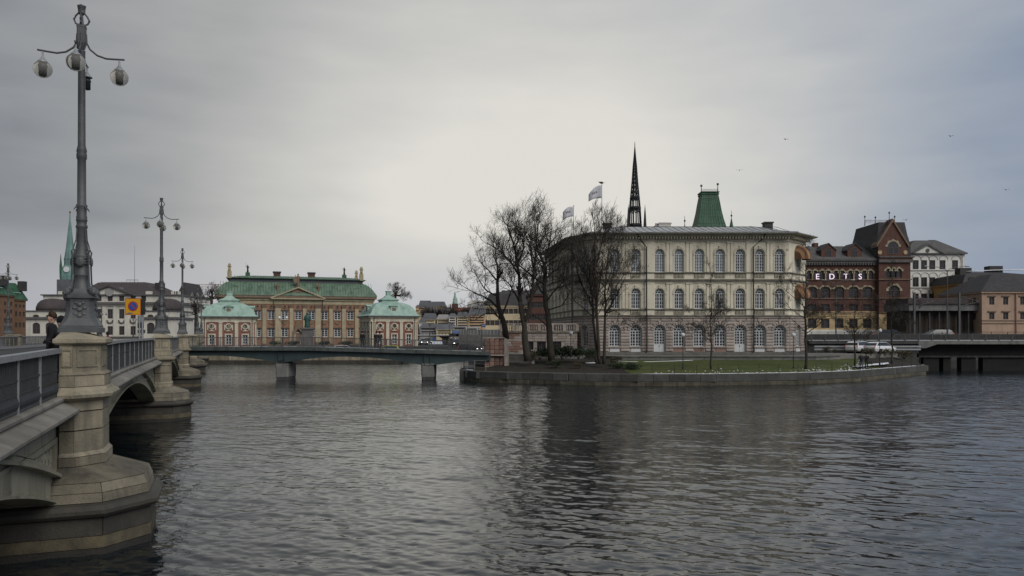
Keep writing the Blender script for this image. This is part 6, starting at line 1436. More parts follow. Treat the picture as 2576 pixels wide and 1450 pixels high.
for a, b, c, d, m in ((345, 350, 812, 826, 'iron_dark'), (352, 358, 812, 826, 'iron_dark'), (345, 351, 830, 838, 'iron_grey'), (352, 362, 830, 839, 'iron_grey'), (345, 359, 795, 811, 'galv')): MB().box(tx(a), tx(b), .07, .25, tz(d), tz(c)).build('signal_head', M[m], tl)
# ================================================================ RIGHT BANK
MB().prism([(24, 151), (70, 151), (70, 137), (400, 137), (400, 420), (24, 420)], -1.4, 4.55).build('embankment', M['concrete_dark'], kind='structure')
NY = 155.0; NB = 4.56
nb = thing('brick_building', 'red brick printing house with stone base, dormers and gabled tower', 'building', (X(2016, NY), NY, NB)); nx_ = lambda p: X(p, NY) - X(2016, NY); nz_ = lambda p: Z(p, NY) - NB
cols = [2043, 2076, 2111, 2147, 2182]; W = nx_(2205)
ops = [(nx_(c), nz_(826), 1.75, nz_(803) - nz_(826), 0, 2, 2) for c in cols]
facade(nb, 0, 0, 0, W, 0, nz_(787), ops, 'brick_stone', .3, fm='frame_dark', gm='glass_dim', bar=.08)
ops = [(nx_(c), nz_(782), 1.75, nz_(766) - nz_(782), 0, 2, 2) for c in cols] + [(nx_(c), nz_(750), 2.0, nz_(723) - nz_(750), .45, 2, 2) for c in cols]
for c in cols: ops += [(nx_(c + d), nz_(703), 1.15, nz_(681) - nz_(703), 1, 1, 2) for d in (-7.5, 7.5)]
facade(nb, 0, 0, 0, W, nz_(787), nz_(668), ops, 'brick', .3, fm='frame_dark', gm='glass_dim', bar=.08)
facade(nb, 0, 14, -math.pi / 2, 14, 0, nz_(668), [], 'brick')
MB().box(-.1, W, -.35, .02, 0, nz_(830)).build('plinth', M['pale_plaster'], nb)
# rock-faced courses of the base
bl_ = MB(); zr = nz_(829); hh = .37; n = 0
sops = [(nx_(c), nz_(826), 1.75, nz_(803) - nz_(826)) for c in cols]
while zr < nz_(788):
    x = 0
    while x < W:
        x1_ = min(W, x + random.uniform(.7, 1.2))
        if not any(x1_ > o[0] - o[2] / 2 and x < o[0] + o[2] / 2 and zr + hh > o[1] and zr < o[1] + o[3] for o in sops) and n < 290: MB().stone(x + .02, x1_ - .02, zr + .02, zr + hh - .02, -.1 - random.uniform(0, .05), 0, .06).build('stone', M['brick_stone'], nb); n += 1
        x = x1_
    zr += hh
for a, b, o, m in ((705.5, 703.5, .18, 'brownstone'), (752.5, 750.5, .18, 'brownstone'), (788, 786, .2, 'brownstone'), (668, 663, .3, 'grey_stone'), (663, 657, .45, 'grey_stone'), (657, 652, .7, 'grey_stone')): MB().box(-.1, W - .02, -o, .02, nz_(a), nz_(b)).build('band', M[m], nb)
db = MB(); x = .3
while x < W - .3: db.box(x - .12, x + .12, -.6, -.31, nz_(668), nz_(663)); x += .55
db.build('brackets', M['grey_stone'], nb, kind='stuff')
def voussoirs(parent, x, zs_, r, n=7, t=.32, m='sandstone', a=1, y=0):
    t *= .8
    for i in range(n):
        a0, a1 = math.pi * i / n + .03, math.pi * (i + 1) / n - .03; tt = t * (1.35 if i % 2 == 0 else .9)
        MB().extr([(x + q * math.cos(b), zs_ + q * math.sin(b) * a) for q, b in ((r, a1), (r, a0), (r + tt, a0), (r + tt, a1))], y - .08, y + .01).build('voussoir', M[m], parent)
for c in cols:
    voussoirs(nb, nx_(c), nz_(723) - 1.0 * .45, 1.0, 7, .45, a=.6)
    for d in (-7.5, 7.5): voussoirs(nb, nx_(c + d), nz_(681) - .575, .575, 5, .35)
    MB().lathe([(.14, 0), (.14, nz_(690) - nz_(704)), (.2, nz_(690) - nz_(704) + .2)], 8).build('column', M['brick_stone'], nb, loc=(nx_(c), -.1, nz_(704)))
for ch, c in (('E', 2054), ('D', 2090), ('T', 2125.5), ('S', 2161)):
    lo = letter(ch, 1.62, nb, (nx_(c), -.5, nz_(703.3)), M['letter_light'], 'letter', True, .06)
RZ = nz_(652)
rf_ = MB().add([(-.3, -.6, RZ), (W, -.6, RZ), (W, 14, RZ), (-.3, 14, RZ), (.3, 5.5, nz_(612)), (W, 5.5, nz_(612))], [(0, 1, 5, 4), (2, 3, 4, 5), (3, 0, 4), (1, 2, 5), (3, 2, 1, 0)]).build('roof', M['roof_slate'], nb)
for c in (2018, 2086, 2152):
    x = nx_(c); w = 1.5; d_ = MB().extr([(x - w, RZ + .1), (x + w, RZ + .1), (x + w, nz_(631)), (x, nz_(613)), (x - w, nz_(631))], .3, 4.5).build('dormer', M['brick'], nb)
    MB().extr([(x - w - .15, nz_(631.5)), (x, nz_(613) - .05), (x + w + .15, nz_(631.5)), (x + w + .15, nz_(629)), (x, nz_(611)), (x - w - .15, nz_(629))], .15, 4.6).build('gable_roof', M['roof_dark'], d_)
    me, ps = cached('dormwin', lambda: win_meshes(1.1, 2.2, 2, 2, 1, .07, M['frame_dark'], M['glass_dim'])); w_ = inst('window', me, d_, (x, .26, nz_(650))); inst('pane', ps[0][0], w_)
for p, a, b, w in ((2019, 607, 616, 7), (2078, 604, 615, 5.5), (2107.5, 608.5, 616, 3.5)): MB().box(nx_(p - w), nx_(p + w), 5, 6.4, nz_(b) - .6, nz_(a)).build('chimney', M['brick'], nb)
# gabled tower of the brick building
tx0, tx1 = nx_(2205), nx_(2284); TW = tx1 - tx0; tu = lambda p: nx_(p) - tx0
tops = [(tu(2246), nz_(826), 2.2, nz_(797) - nz_(826), 1, 2, 3)]
facade(nb, tx0, -1.0, 0, TW, 0, nz_(787), tops, 'brick_stone', .3, fm='frame_dark', gm='glass_dim', bar=.08)
tops = [(tu(2246), nz_(782), 2.4, nz_(766) - nz_(782), 0, 2, 2), (tu(2243), nz_(746), 2.4, nz_(719) - nz_(746), .8, 2, 3)] + [(tu(p), nz_(700), 1.15, nz_(677) - nz_(700), 1, 1, 2) for p in (2229, 2242, 2255)]
facade(nb, tx0, -1.0, 0, TW, nz_(787), nz_(662), tops, 'brick', .3, fm='frame_dark', gm='glass_dim', bar=.08)
facade(nb, tx1, -1.0, math.pi / 2, 15, 0, nz_(647), [], 'brick'); facade(nb, tx0, 6, -math.pi / 2, 7, 0, nz_(647), [], 'brick')
for a, b, o, m in ((705.5, 703, .2, 'brownstone'), (752, 750, .2, 'brownstone'), (788, 786, .25, 'brownstone'), (662, 655, .4, 'grey_stone'), (650, 647, .55, 'grey_stone'), (655, 650, .3, 'brick')): MB().box(tx0 - .1, tx1 + o, -1 - o, -.97, nz_(a), nz_(b)).build('band', M[m], nb)
MB().box(tx0, tx1, -1.3, -1.0, 0, nz_(831)).build('plinth', M['pale_plaster'], nb)
voussoirs(nb, tx0 + tu(2243), nz_(719) - 1.2, 1.2, 7, .45, y=-1)
for p in (2229, 2242, 2255): voussoirs(nb, tx0 + tu(p), nz_(677) - .575, .575, 5, .35, y=-1)
gx = tx0 + tu(2239); gw = TW / 2 - .3
gb = MB().extr([(gx - gw, nz_(647)), (gx + gw, nz_(647)), (gx + gw, nz_(622)), (gx + .35, nz_(556)), (gx - .35, nz_(556)), (gx - gw, nz_(622))], -1.0, 1.2).build('gable', M['brick'], nb)
for s in (-1, 1): MB().extr([(gx + s * (gw + .35), nz_(624)), (gx + s * (gw + .35), nz_(617)), (gx, nz_(552)), (gx, nz_(560))][::(-1 if s > 0 else 1)], -1.25, 1.4).build('gable_coping', M['brownstone'], gb)
me, ps = win_meshes(2.3, nz_(609) - nz_(641), 2, 3, 1, .09, M['frame_dark'], M['glass_dim']); w_ = inst('window', me, gb, (gx + .1, -1.03, nz_(641))); inst('pane', ps[0][0], w_)
voussoirs(gb, gx + .1, nz_(609) - 1.15, 1.16, 9, .4, y=-1)
for dx in (-2.6, 2.6): MB().lathe([(.42, 0), (.42, .12), (.25, .14)], 12).build('roundel', M['brick_stone'], gb, loc=(gx + dx, -1.0, nz_(637)), rot=(R(90), 0, 0))
z0_, z1_ = nz_(647), nz_(559)
MB().loft([[(tx0 - .3 + o, -.6 + o, z), (tx1 + .3 - o, -.6 + o, z), (tx1 + .3 - o, 12 - o * 1.8, z), (tx0 - .3 + o, 12 - o * 1.8, z)] for o, z in ((0, z0_), (0.05, nz_(618)), (.5, nz_(590)), (.85, z1_))]).loft([[(tx0 - .1, -.4, z), (tx0 + .3, -.4, z), (tx0 + .3, 5, z), (tx0 - .1, 5, z)] for z in (z0_ - .1, z0_)]).build('tower_roof', M['roof_dark'], nb)
for p, b, t_ in ((2187, 560, 538), (2214, 558, 540), (2237, 556, 532), (2263, 558, 538)):
    MB().tube([(nx_(p), 2 if p < 2230 or p > 2240 else 0, nz_(b) - .4), (nx_(p), 2 if p < 2230 or p > 2240 else 0, nz_(t_))], [.09, .03], 5).ball((nx_(p), 2 if p < 2230 or p > 2240 else 0, nz_(t_ + 4)), .2, 6, 5).build('finial', M['iron_dark'], nb)
cr_ = MB()
for i in range(24): x = nx_(2189) + (nx_(2262) - nx_(2189)) * i / 23; cr_.tube([(x, 2, z1_), (x, 2, z1_ + .8)], .025, 4)
cr_.tube([(nx_(2188), 2, z1_ + .55), (nx_(2263), 2, z1_ + .55)], .03, 4); cr_.build('roof_cresting', M['iron_dark'], nb, kind='stuff')
# green copper tower behind the island building
GY = 168.0; gt = thing('copper_tower', 'flared green copper tower roof rising above the cream building', 'tower', (X(1782, GY), GY, 4.5)); gz = lambda p: Z(p, GY) - 4.5; gk = GY / F
MB().box(-4.6, 4.6, -4.6, 4.6, 0, gz(592)).build('shaft', M['brick'], gt)
sqr = lambda w, z: [(-w * gk, -w * gk * .9, z), (w * gk, -w * gk * .9, z), (w * gk, w * gk * .9, z), (-w * gk, w * gk * .9, z)]
GP = [(44, 590), (36, 574), (31, 555), (27, 535), (24, 515), (21.5, 500), (20.5, 494)]
cp = MB().loft([sqr(w, gz(p)) for w, p in GP]).build('roof', M['copper_dark'], gt)
MB().loft([sqr(w, gz(p)) for w, p in ((20.5, 494), (22, 492), (22, 490), (20.5, 489), (22.5, 487.5), (23, 485.5))]).build('top_cornice', M['copper_dark'], gt)
for k in range(-5, 6):
    f = k / 5.2; MB().tube([(w * gk * f, -w * gk * .9 - .03, gz(p)) for w, p in GP], .06, 4).build('seam', M['copper'], cp)
for p, w in ((566, 34), (548, 29.3), (531, 26.4), (514, 23.9), (502, 22)): MB().box(-w * gk, w * gk, -w * gk * .9 - .06, -w * gk * .9 + .02, gz(p), gz(p) + .1).build('joint', M['copper'], cp)
for s in (-1, 1): MB().tube([(s * 20.5 * gk, -1, gz(486)), (s * 20.5 * gk, -1, gz(468 if s < 0 else 464))], [.12, .06], 6).ball((s * 20.5 * gk, -1, gz(470 if s < 0 else 466)), .28, 6, 5).build('finial', M['iron_grey'], gt)
cr_ = MB()
for i in range(17): x = (-18 + 36 * i / 16) * gk; cr_.tube([(x, -1.2, gz(485.5)), (x, -1.2, gz(478))], .03, 4)
cr_.tube([(-18 * gk, -1.2, gz(481)), (18 * gk, -1.2, gz(481))], .03, 4); cr_.build('cresting', M['galv'], gt, kind='stuff')
for lb, px, t_, w in (('thin iron roof finial left of the copper tower', 1722.5, 543, 2.0), ('small green spirelet right of the copper tower', 1840, 530, 6.5)):
    t = thing('spirelet', lb, 'spire', (X(px, 150), 150, 4.5), 0); k = 150 / F; zz = lambda p: Z(p, 150) - 4.5
    MB().lathe([(w * k * 1.2, 0), (w * k * 1.2, zz(585)), (w * k, zz(578)), (.5 * k, zz(t_ + 18)), (.45 * k, zz(t_ + 16))], 8).build('cone', M['copper_dark' if w > 3 else 'iron_dark'], t); MB().tube([(0, 0, zz(t_ + 18)), (0, 0, zz(t_))], [.07, .03], 5).ball((0, 0, zz(t_ + 13)), .2, 6, 5).build('finial', M['iron_dark'], t)
lh = thing('lift_house', 'small white rooftop plant room behind the zinc roof', 'building', (X(1672, 130), 130, 3)); zz = lambda p: Z(p, 130) - 3
MB().box(X(1657, 130) - X(1672, 130), X(1688, 130) - X(1672, 130), 0, 4, 0, zz(563)).build('wall', M['white_far'], lh); MB().extr([(-1.2, zz(563)), (1.25, zz(563)), (1.05, zz(560)), (-1.0, zz(560))], -.1, 4.1).build('roof', M['white_far'], lh); MB().box(-1.6, -1.3, 0, .3, 0, zz(562)).build('flue', M['galv'], lh)
# openwork iron church spire
SY = 330.0; sp = thing('iron_spire', 'black openwork iron church spire with two pinnacles behind the roof', 'spire', (X(1597, SY), SY, 4.5)); k = SY / F; zz = lambda p: Z(p, SY) - 4.5
MB().box(-5, 5, -5, 5, 0, zz(600)).build('church_tower', M['brick'], sp)
prof = [(20, 600), (16.5, 572), (13.5, 523), (11, 496), (7.4, 456.5), (4.9, 419), (2.7, 395), (.9, 372), (.3, 357)]
def wat(p):
    for (w0, p0), (w1, p1) in zip(prof, prof[1:]):
        if p1 <= p <= p0: return (w0 + (w1 - w0) * (p0 - p) / (p0 - p1)) * k
cor = lambda i, p: (wat(p) * math.cos(i * math.pi / 4 + .39), wat(p) * math.sin(i * math.pi / 4 + .39), zz(p))
for i in range(8): MB().tube([cor(i, p) for w, p in prof[:-1]], [.3, .28, .26, .24, .2, .16, .12, .08], 4).build('rib', M['iron_dark'], sp)
p = 496.0; lat = MB(); st_p = 13.0
while p > 376:
    st_p = max(3.5, (p - 340) * .083); q = p - st_p
    for i in range(8):
        m0 = [(a + b) / 2 for a, b in zip(cor(i, (p + q) / 2), cor(i + 1, (p + q) / 2))]
        lat.tube([cor(i, p), cor(i + 1, p)], .2 * max(.35, (p - 350) / 146), 4)
        a, b, c, d = cor(i, p), cor(i + 1, p), cor(i, q), cor(i + 1, q); r = .13 * max(.3, (p - 350) / 146)
        mid0 = [(x + y) / 2 for x, y in zip(a, b)]; mid1 = [(x + y) / 2 for x, y in zip(c, d)]; l, rr_ = cor(i, (p + q) / 2), cor(i + 1, (p + q) / 2)
        for e, f in ((mid0, l), (l, mid1), (mid0, rr_), (rr_, mid1)): lat.tube([e, f], r, 4)
    p = q
lat.build('lattice', M['iron_dark'], sp)
for a, b in ((600, 566), (566, 523), (523, 496)):
    st2 = MB()
    for p in (a, b + 3): 
        if p < 600:
            for i in range(8): st2.tube([cor(i, p), cor(i + 1, p)], .4, 5)
    for i in range(8):
        m0, m1 = [[(x + y) / 2 for x, y in zip(cor(i, p), cor(i + 1, p))] for p in (a - 1, b + 4)]
        st2.tube([m0, m1], .14, 4); st2.tube([cor(i, b + (a - b) * .35), m1], .14, 4); st2.tube([cor(i + 1, b + (a - b) * .35), m1], .14, 4)
    st2.build('gallery', M['iron_dark'], sp)
MB().tube([(0, 0, zz(376)), (0, 0, zz(357))], [.25, .1], 5).build('finial', M['iron_dark'], sp)
for px in (1578, 1619.5): MB().loft([[(w * k * math.cos(q * math.pi / 3), w * k * math.sin(q * math.pi / 3), zz(p)) for q in range(6)] for w, p in ((4, 600), (4, 572), (3, 555), (2, 538), (.7, 524), (.25, 518))]).build('pinnacle', M['iron_dark'], sp, loc=((px - 1597) * k, -3, 0)); 
# white classical building
t, W, z, r = generic('white_building', 'white four storey building with small pediment at the right', 2279, 2427, 640, 838, 170, 16, 'pale_plaster', 'roof_slate', ((655, 678), (698, 722), (739, 762)), [2303.5, 2324.5, 2345, 2371, 2402.5], 1.35, 'hip', roofh=3.3, inset=4, base=4.56, fm='frame_dark', gm='glass_dim', bar=.07)
bx = lambda p: X(p, 170) - X(2279, 170)
for p in (680.5, 724): MB().box(0, W, -.14, .02, z(p + 1.2), z(p - .6)).build('band', M['grey_far'], t)
for c in (2303.5, 2324.5, 2345, 2371, 2402.5):
    for y in (655, 698, 739): 
        mb = MB(); A, B = arc(bx(c) + .25, z(y) + .05, .95, 10), arc(bx(c) + .25, z(y) + .05, 1.05, 10)
        for q in range(10): mb.add([(p_[0], yy, p_[1]) for yy in (-.07, .01) for p_ in (A[q], A[q + 1], B[q + 1], B[q])], [(0, 1, 2, 3), (0, 4, 5, 1), (2, 6, 7, 3)])
        mb.build('blind_arch', M['grey_far'], t)
MB().box(-.1, W + .4, -.5, .02, z(640), z(637)).build('eaves', M['grey_stone'], t)
pd_ = MB().extr([(bx(2296), z(637)), (bx(2366), z(637)), (bx(2331), z(618))], -.4, 5).build('pediment', M['pale_plaster'], t)
for s in (-1, 1): MB().extr([(bx(2331), z(618)), (bx(2331), z(613.5)), (bx(2331 + s * 41), z(637)), (bx(2331 + s * 35), z(638))][::(1 if s < 0 else -1)], -.7, 5.2).build('raking_cornice', M['grey_stone'], pd_)
MB().lathe([(.45, 0), (.45, .1)], 14).build('roundel', M['grey_stone'], pd_, loc=(bx(2331), -.4, z(631)), rot=(R(90), 0, 0))
for p, a, b, w in ((2282, 590, 606, 8), (2317, 592, 606, 5), (2385, 597, 630, 7)):
    c = MB().box(bx(p - w), bx(p + w), 6.5, 8, z(b) - 1.2, z(a)).build('chimney', M['iron_dark'], t); MB().box(bx(p - w) - .15, bx(p + w) + .15, 6.35, 8.15, z(a), z(a) + .15).build('cap', M['iron_dark'], c)
MB().tube([(bx(2418), -.35, z(641)), (bx(2419), -.2, z(650)), (bx(2420), -.2, .2)], .07, 6).build('downpipe', M['iron_grey'], t)
# station shed
sh = thing('station_shed', 'long grey concrete railway shed with brown roof below the white building', 'building', (X(2287, 140), 140, 4.56)); zz = lambda p: Z(p, 140) - 4.56; bx2 = lambda p: X(p, 140) - X(2287, 140); W = bx2(2473)
MB().extr([(0, zz(764)), (W, zz(764)), (W * .82, zz(750)), (.2, zz(750))], .5, 9).build('roof', M['roof_brown'], sh); MB().box(0, W, 0, 9.5, zz(782), zz(764)).build('fascia', M['concrete'], sh); MB().box(-.1, W + .1, -.25, 0, zz(766), zz(763.5)).build('gutter', M['roof_dark'], sh)
MB().box(.3, W - .2, 1.5, 9, 0, zz(782)).build('wall', M['shed_wall'], sh)
for i in range(8): MB().box(-.15, .15, .6, .9, 0, zz(782)).build('column', M['roof_dark'], sh, loc=(.5 + i * (W - 1) / 7, 0, 0))
t, W, z, r = generic('yellow_building', 'yellow ochre building with dark mansard roof behind the pink one', 2424, 2600, 716, 838, 158, 14, 'yellow_plaster', 'roof_dark', ((727, 746), (768, 786)), [2443, 2477, 2510, 2545], 1.0, 'mansard', roofh=2.7, base=4.56)
for p in (2445, 2478, 2512, 2548):
    d_ = MB().loft([[(X(p, 158) - X(2424, 158) + math.cos(a * math.pi / 6) * .75, y, z(712) + .3 + math.sin(a * math.pi / 6) * 1.0) for a in range(7)] for y in (-.05, 2.5)]).build('dormer', M['roof_dark'], t)
for p, w in ((2466, 15), (2545, 17)): MB().box(X(p - w, 158) - X(2424, 158), X(p + w, 158) - X(2424, 158), 5, 7, z(690), z(664 if p > 2500 else 669)).build('chimney', M['roof_dark'], t)
snow_patch('snow', 'snow on the ridge of the dark mansard roof', [(X(p, 163), 163.2) for p in (2430, 2460, 2500, 2540, 2590)], .8, [Z(684, 163), Z(683, 163), Z(681, 163), Z(680, 163), Z(679, 163)], 8, .15)
t, W, z, r = generic('pink_building', 'pink plaster building with hipped dark roof at the right edge', 2470, 2640, 738, 838, 139, 14, 'pink_plaster', 'roof_dark', ((748, 767), (787, 804)), [2495, 2530, 2573, 2612], .95, 'hip', roofh=3.6, inset=5, base=4.56)
for p in (806, 813): MB().box(0, W, -.12, .02, z(p + 1.5), z(p)).build('band', M['brownstone'], t)
MB().tube([(X(2554, 139) - X(2470, 139), -.15, z(739)), (X(2555, 139) - X(2470, 139), -.15, .3)], .08, 6).build('downpipe', M['red_plaster'], t)
for c in (2495, 2530, 2573, 2612):
    for y in (748, 787): MB().box(-.75, .75, -.2, .01, z(y) + .12, z(y) + .32).build('window_hood', M['brownstone'], t, loc=(X(c, 139) - X(2470, 139), 0, 0))
# ---------------------------------------------------------------- road bridge at the right
RY = 97.0
rb = thing('road_bridge', 'dark concrete road bridge with railing and snow edge at the right', 'bridge', (X(2310, RY), RY, 0)); rx = lambda p, Y=RY: X(p, Y) - X(2310, RY); XR = rx(2900)
XL = -14.0
MB().box(XL, XR, 0, 15, 3.55, 3.90).build('deck', M['asphalt'], rb); MB().box(0.0, XR, -.12, 0, 3.46, 3.93).build('edge_beam', M['concrete'], rb)
MB().extr([(0, 2.95), (.9, 2.95), (2.4, 3.45), (0, 3.45)], -.11, .5).build('haunch', M['concrete'], rb)
MB().box(XL, -.01, -.1, 0, 3.5, 3.93).build('edge_beam', M['concrete_dark'], rb)
MB().box(.8, XR, 1.6, 13.5, 2.15, 3.55).build('girder', M['soffit'], rb); MB().box(.8, XR, 1.3, 1.6, 1.72, 1.95).build('lower_slab', M['concrete_dark'], rb); MB().box(.8, XR, 1.65, 3, 1.72, 2.1).build('lower_slab', M['soffit'], rb)  # girder and inner slab carry the overhang's shade in their colour
for a, b in ((2340, 2380), (2391, 2410), (2437, 2474), (2492, 2620), (2640, 2760)): MB().box(rx(a), rx(b), 1.6, 2.6, -1.4, 1.72).build('pier', M['soffit'], rb)  # near-black piers: the deck's shade is put into their colour
rail = MB().box(XL, XR, -.05, .02, 4.74, 4.80).build('railing', M['iron_grey'], rb); pm = MB().box(-.05, .05, -.04, .04, 0, .84).mesh('post', M['iron_grey']); x = XL + .3
while x < XR: inst('post', pm, rail, (x, -.02, 3.93)); x += 1.72
mesh_ = MB(); x = XL
while x < XR: mesh_.box(x - .012, x + .012, -.015, .005, 4.0, 4.74); x += .16
mesh_.build('bars', M['iron_dark'], rail, kind='stuff'); MB().box(XL, XR, .05, .3, 3.905, 3.99).build('snow_strip', M['snow'], rb)
MB().box(XL, XR, 4.6, 4.9, 3.905, 4.72).build('crash_barrier', M['concrete_dark'], rb); MB().box(XL, XR, 4.9, 5.2, 3.905, 4.55).build('barrier_footing', M['concrete_dark'], rb)
rl2 = MB().box(XL, XR, 4.72, 4.8, 5.0, 5.06).build('barrier_rail', M['iron_dark'], rb); pm = MB().box(-.03, .03, 4.73, 4.79, 4.72, 5.0).mesh('post', M['iron_dark']); x = XL
while x < XR: inst('post', pm, rl2, (x, 0, 0)); x += 2.2
MB().box(XL, -.02, .3, 20, 1.2, 3.5).build('abutment', M['concrete_dark'], rb)
# guard rails of the lower ramp behind the parked cars
gr = thing('guard_rail', 'double steel guard rail on the ramp behind the parked cars', 'guard rail', (X(2030, 99), 96.6, 2.35), 0)
for dz in (.35, .72): MB().extr([(0, dz), (13.6, dz), (13.6, dz + .2), (0, dz + .2)], -.06, 0).build('rail', M['galv'], gr)
for i in range(8): MB().box(-.05, .05, 0, .08, 0, .95).build('post', M['iron_grey'], gr, loc=(.3 + i * 1.85, 0, 0))
car('black car on the road bridge in front of the brick building', (X(2246, 107), 107, 3.91), R(-10), 'estate', 'car_black', 'cars on the road bridge'); car('dark car with pale roof on the road bridge before the railway shed', (X(2352, 109.5), 109.5, 3.91), R(178), 'estate', 'car_grey', 'cars on the road bridge', False)
def road_lamp(label, px, Y, base, top, l, r_):
    t = thing('road_lamp', label, 'street lamp', (X(px, Y), Y, base), 0, 'tall road lamps'); h_ = Z(top, Y) - base; k = Y / F
    MB().lathe([(.13, 0), (.11, 1), (.06, h_)], 8).build('post', M['iron_grey'], t)
    for q, s in ((l, -1), (r_, 1)):
        if q: a = MB().tube([(0, 0, h_ - .3), (s * .25, 0, h_ + .1), (s * .8, 0, h_ + .35), (q * k, 0, h_ + .55)], .04, 6).build('arm', M['iron_grey'], t); MB().ball((q * k + s * .1, 0, h_ + .53), .3, 8, 6, (1.3, .5, .35)).build('lamp_head', M['galv'], a)
road_lamp('tall two-armed road lamp before the white building', 2383, 104, 3.9, 680, -50, 48); road_lamp('two-armed road lamp before the lettered brick facade', 2103, 110, 3.9, 714, -28, 40)
for lb, px in (('left railway mast in front of the station shed', 2300), ('right railway mast in front of the station shed', 2413)):
    t = thing('railway_mast', lb, 'mast', (X(px, 138.5), 138.5, 4.55), 0, 'railway masts'); h_ = Z(736, 138.5) - 4.55
    MB().box(-.16, .16, -.16, .16, 0, h_).build('mast', M['iron_grey'], t); a = MB().tube([(0, 0, h_ - .6), (3.5, 0, h_ - 1.6)], .05, 5).tube([(0, 0, h_ - 2.6), (3.5, 0, h_ - 1.7)], .05, 5).build('bracket', M['iron_grey'], t)
    for x in (1.2, 2.4): MB().lathe([(.09, 0), (.09, .4)], 8).build('insulator', M['brownstone'], a, loc=(x, 0, h_ - 1.9))
# ================================================================ BEHIND THE FOOTBRIDGE: MOTORWAY, HILL AND FAR TOWN
MB().prism([(-30, 150), (14, 150), (14, 330), (-60, 330)], 1.0, 2.3).build('road', M['asphalt'], kind='structure')
MB().prism([(-23, 182), (-4, 182), (-2, 260), (-50, 260)], 2.3, 2.33).build('snowy_verge', M['snow'], kind='structure')
hx = lambda cx: 1036 + cx * .1411
hy = lambda cy: 690.7 + cy * .1411
mw = thing('motorway_viaduct', 'dark arched motorway viaduct beyond the footbridge', 'bridge', (X(hx(130), 175), 175, 2.3)); zz = lambda cy: Z(hy(cy), 175) - 2.3; mx = lambda cx: X(hx(cx), 175) - X(hx(130), 175)
MB().box(mx(60), mx(860), 0, 9, zz(1110), zz(1082)).build('deck', M['concrete_dark'], mw); MB().box(mx(60), mx(860), -.15, 0, zz(1088), zz(1080)).build('snow_strip', M['snow'], mw)
for i in range(14): MB().box(-.05, .05, -.1, 0, zz(1080), zz(1045)).build('post', M['iron_dark'], mw, loc=(mx(80 + i * 58), 0, 0))
MB().box(mx(60), mx(860), -.1, -.02, zz(1052), zz(1046)).build('rail', M['iron_dark'], mw)
mb = MB().extr([(mx(470), zz(1111)), (mx(530), zz(1140)), (mx(545), 0), (mx(600), 0), (mx(610), zz(1140)), (mx(670), zz(1111))], .5, 8); mb.build('pier', M['concrete_dark'], mw)
rw = thing('retaining_wall', 'dark retaining wall with grey noise barrier behind the footbridge end', 'wall', (X(hx(840), 150), 150, 2.3)); zz = lambda cy: Z(hy(cy), 150) - 2.3; rx2 = lambda cx: X(hx(cx), 150) - X(hx(840), 150)
MB().box(0, rx2(1700), 0, 3, 0, zz(1075)).build('wall', M['grey_stone'], rw); MB().box(0, rx2(1700), .5, .7, zz(1075), zz(985)).build('noise_barrier', M['concrete'], rw)
for i in range(14): MB().box(-.06, .06, .4, .5, zz(1075), zz(980)).build('post', M['galv'], rw, loc=(rx2(860 + i * 60), 0, 0))
def board(name, label, cx0, cx1, cy0, cy1, Y, m, base, posts, txt=None, group=None):
    t = thing(name, label, 'road sign', (X(hx((cx0 + cx1) / 2), Y), Y, base), 0, group); h = X(hx(cx1), Y) - X(hx(cx0), Y); z0_, z1_ = Z(hy(cy1), Y) - base, Z(hy(cy0), Y) - base
    p = MB().box(-h / 2, h / 2, -.06, .06, z0_, z1_).build('panel', M[m], t); MB().box(-h / 2 + .1, h / 2 - .1, -.075, -.061, (z0_ + z1_) / 2 - .04, (z0_ + z1_) / 2 + .04).build('text_line', M['sign_white'], p)
    for x in posts: MB().tube([(x * h / 2, .1, 0), (x * h / 2, .1, z1_)], .07, 6).build('post', M['galv'], t)
    return t
board('direction_sign', 'wide blue direction sign above the motorway', 725, 895, 1005, 1052, 160, 'sign_blue', 2.3, (-.8, .8)); board('direction_sign', 'smaller blue direction sign left of the big trees', 1240, 1315, 888, 942, 165, 'sign_blue', 2.3, (-.9,))
t = board('direction_sign', 'white road sign beside the wide blue one', 935, 1062, 1008, 1048, 158, 'sign_white', 2.3, (.1,))
for cx in (745, 870, 1002): 
    tt = thing('signal_box', 'black lane signal box hanging below the %s' % {745: 'left end of the wide blue sign', 870: 'right end of the wide blue sign', 1002: 'white road sign'}[cx], 'signal', (X(hx(cx), 157), 157, Z(hy(1108), 157)), 0, 'lane signals'); h = .26 * 7
    MB().box(-.28 * 6.5 / 2, .28 * 6.5 / 2, 0, .4, 0, Z(hy(1058), 157) - Z(hy(1108), 157)).build('housing', M['iron_dark'], tt); MB().tube([(0, .5, -3.4), (0, .5, .4)], .08, 6).build('post', M['galv'], tt)
ds = thing('round_sign', 'round blue sign on a post under the viaduct', 'road sign', (X(hx(402), 158), 158, 2.3)); MB().lathe([(.32, 0), (.32, .04)], 16).build('disc', M['sign_blue'], ds, loc=(0, -.05, Z(hy(1160), 158) - 2.3), rot=(R(90), 0, 0)); MB().tube([(0, 0, 0), (0, 0, Z(hy(1150), 158) - 2.3)], .04, 6).build('post', M['galv'], ds)
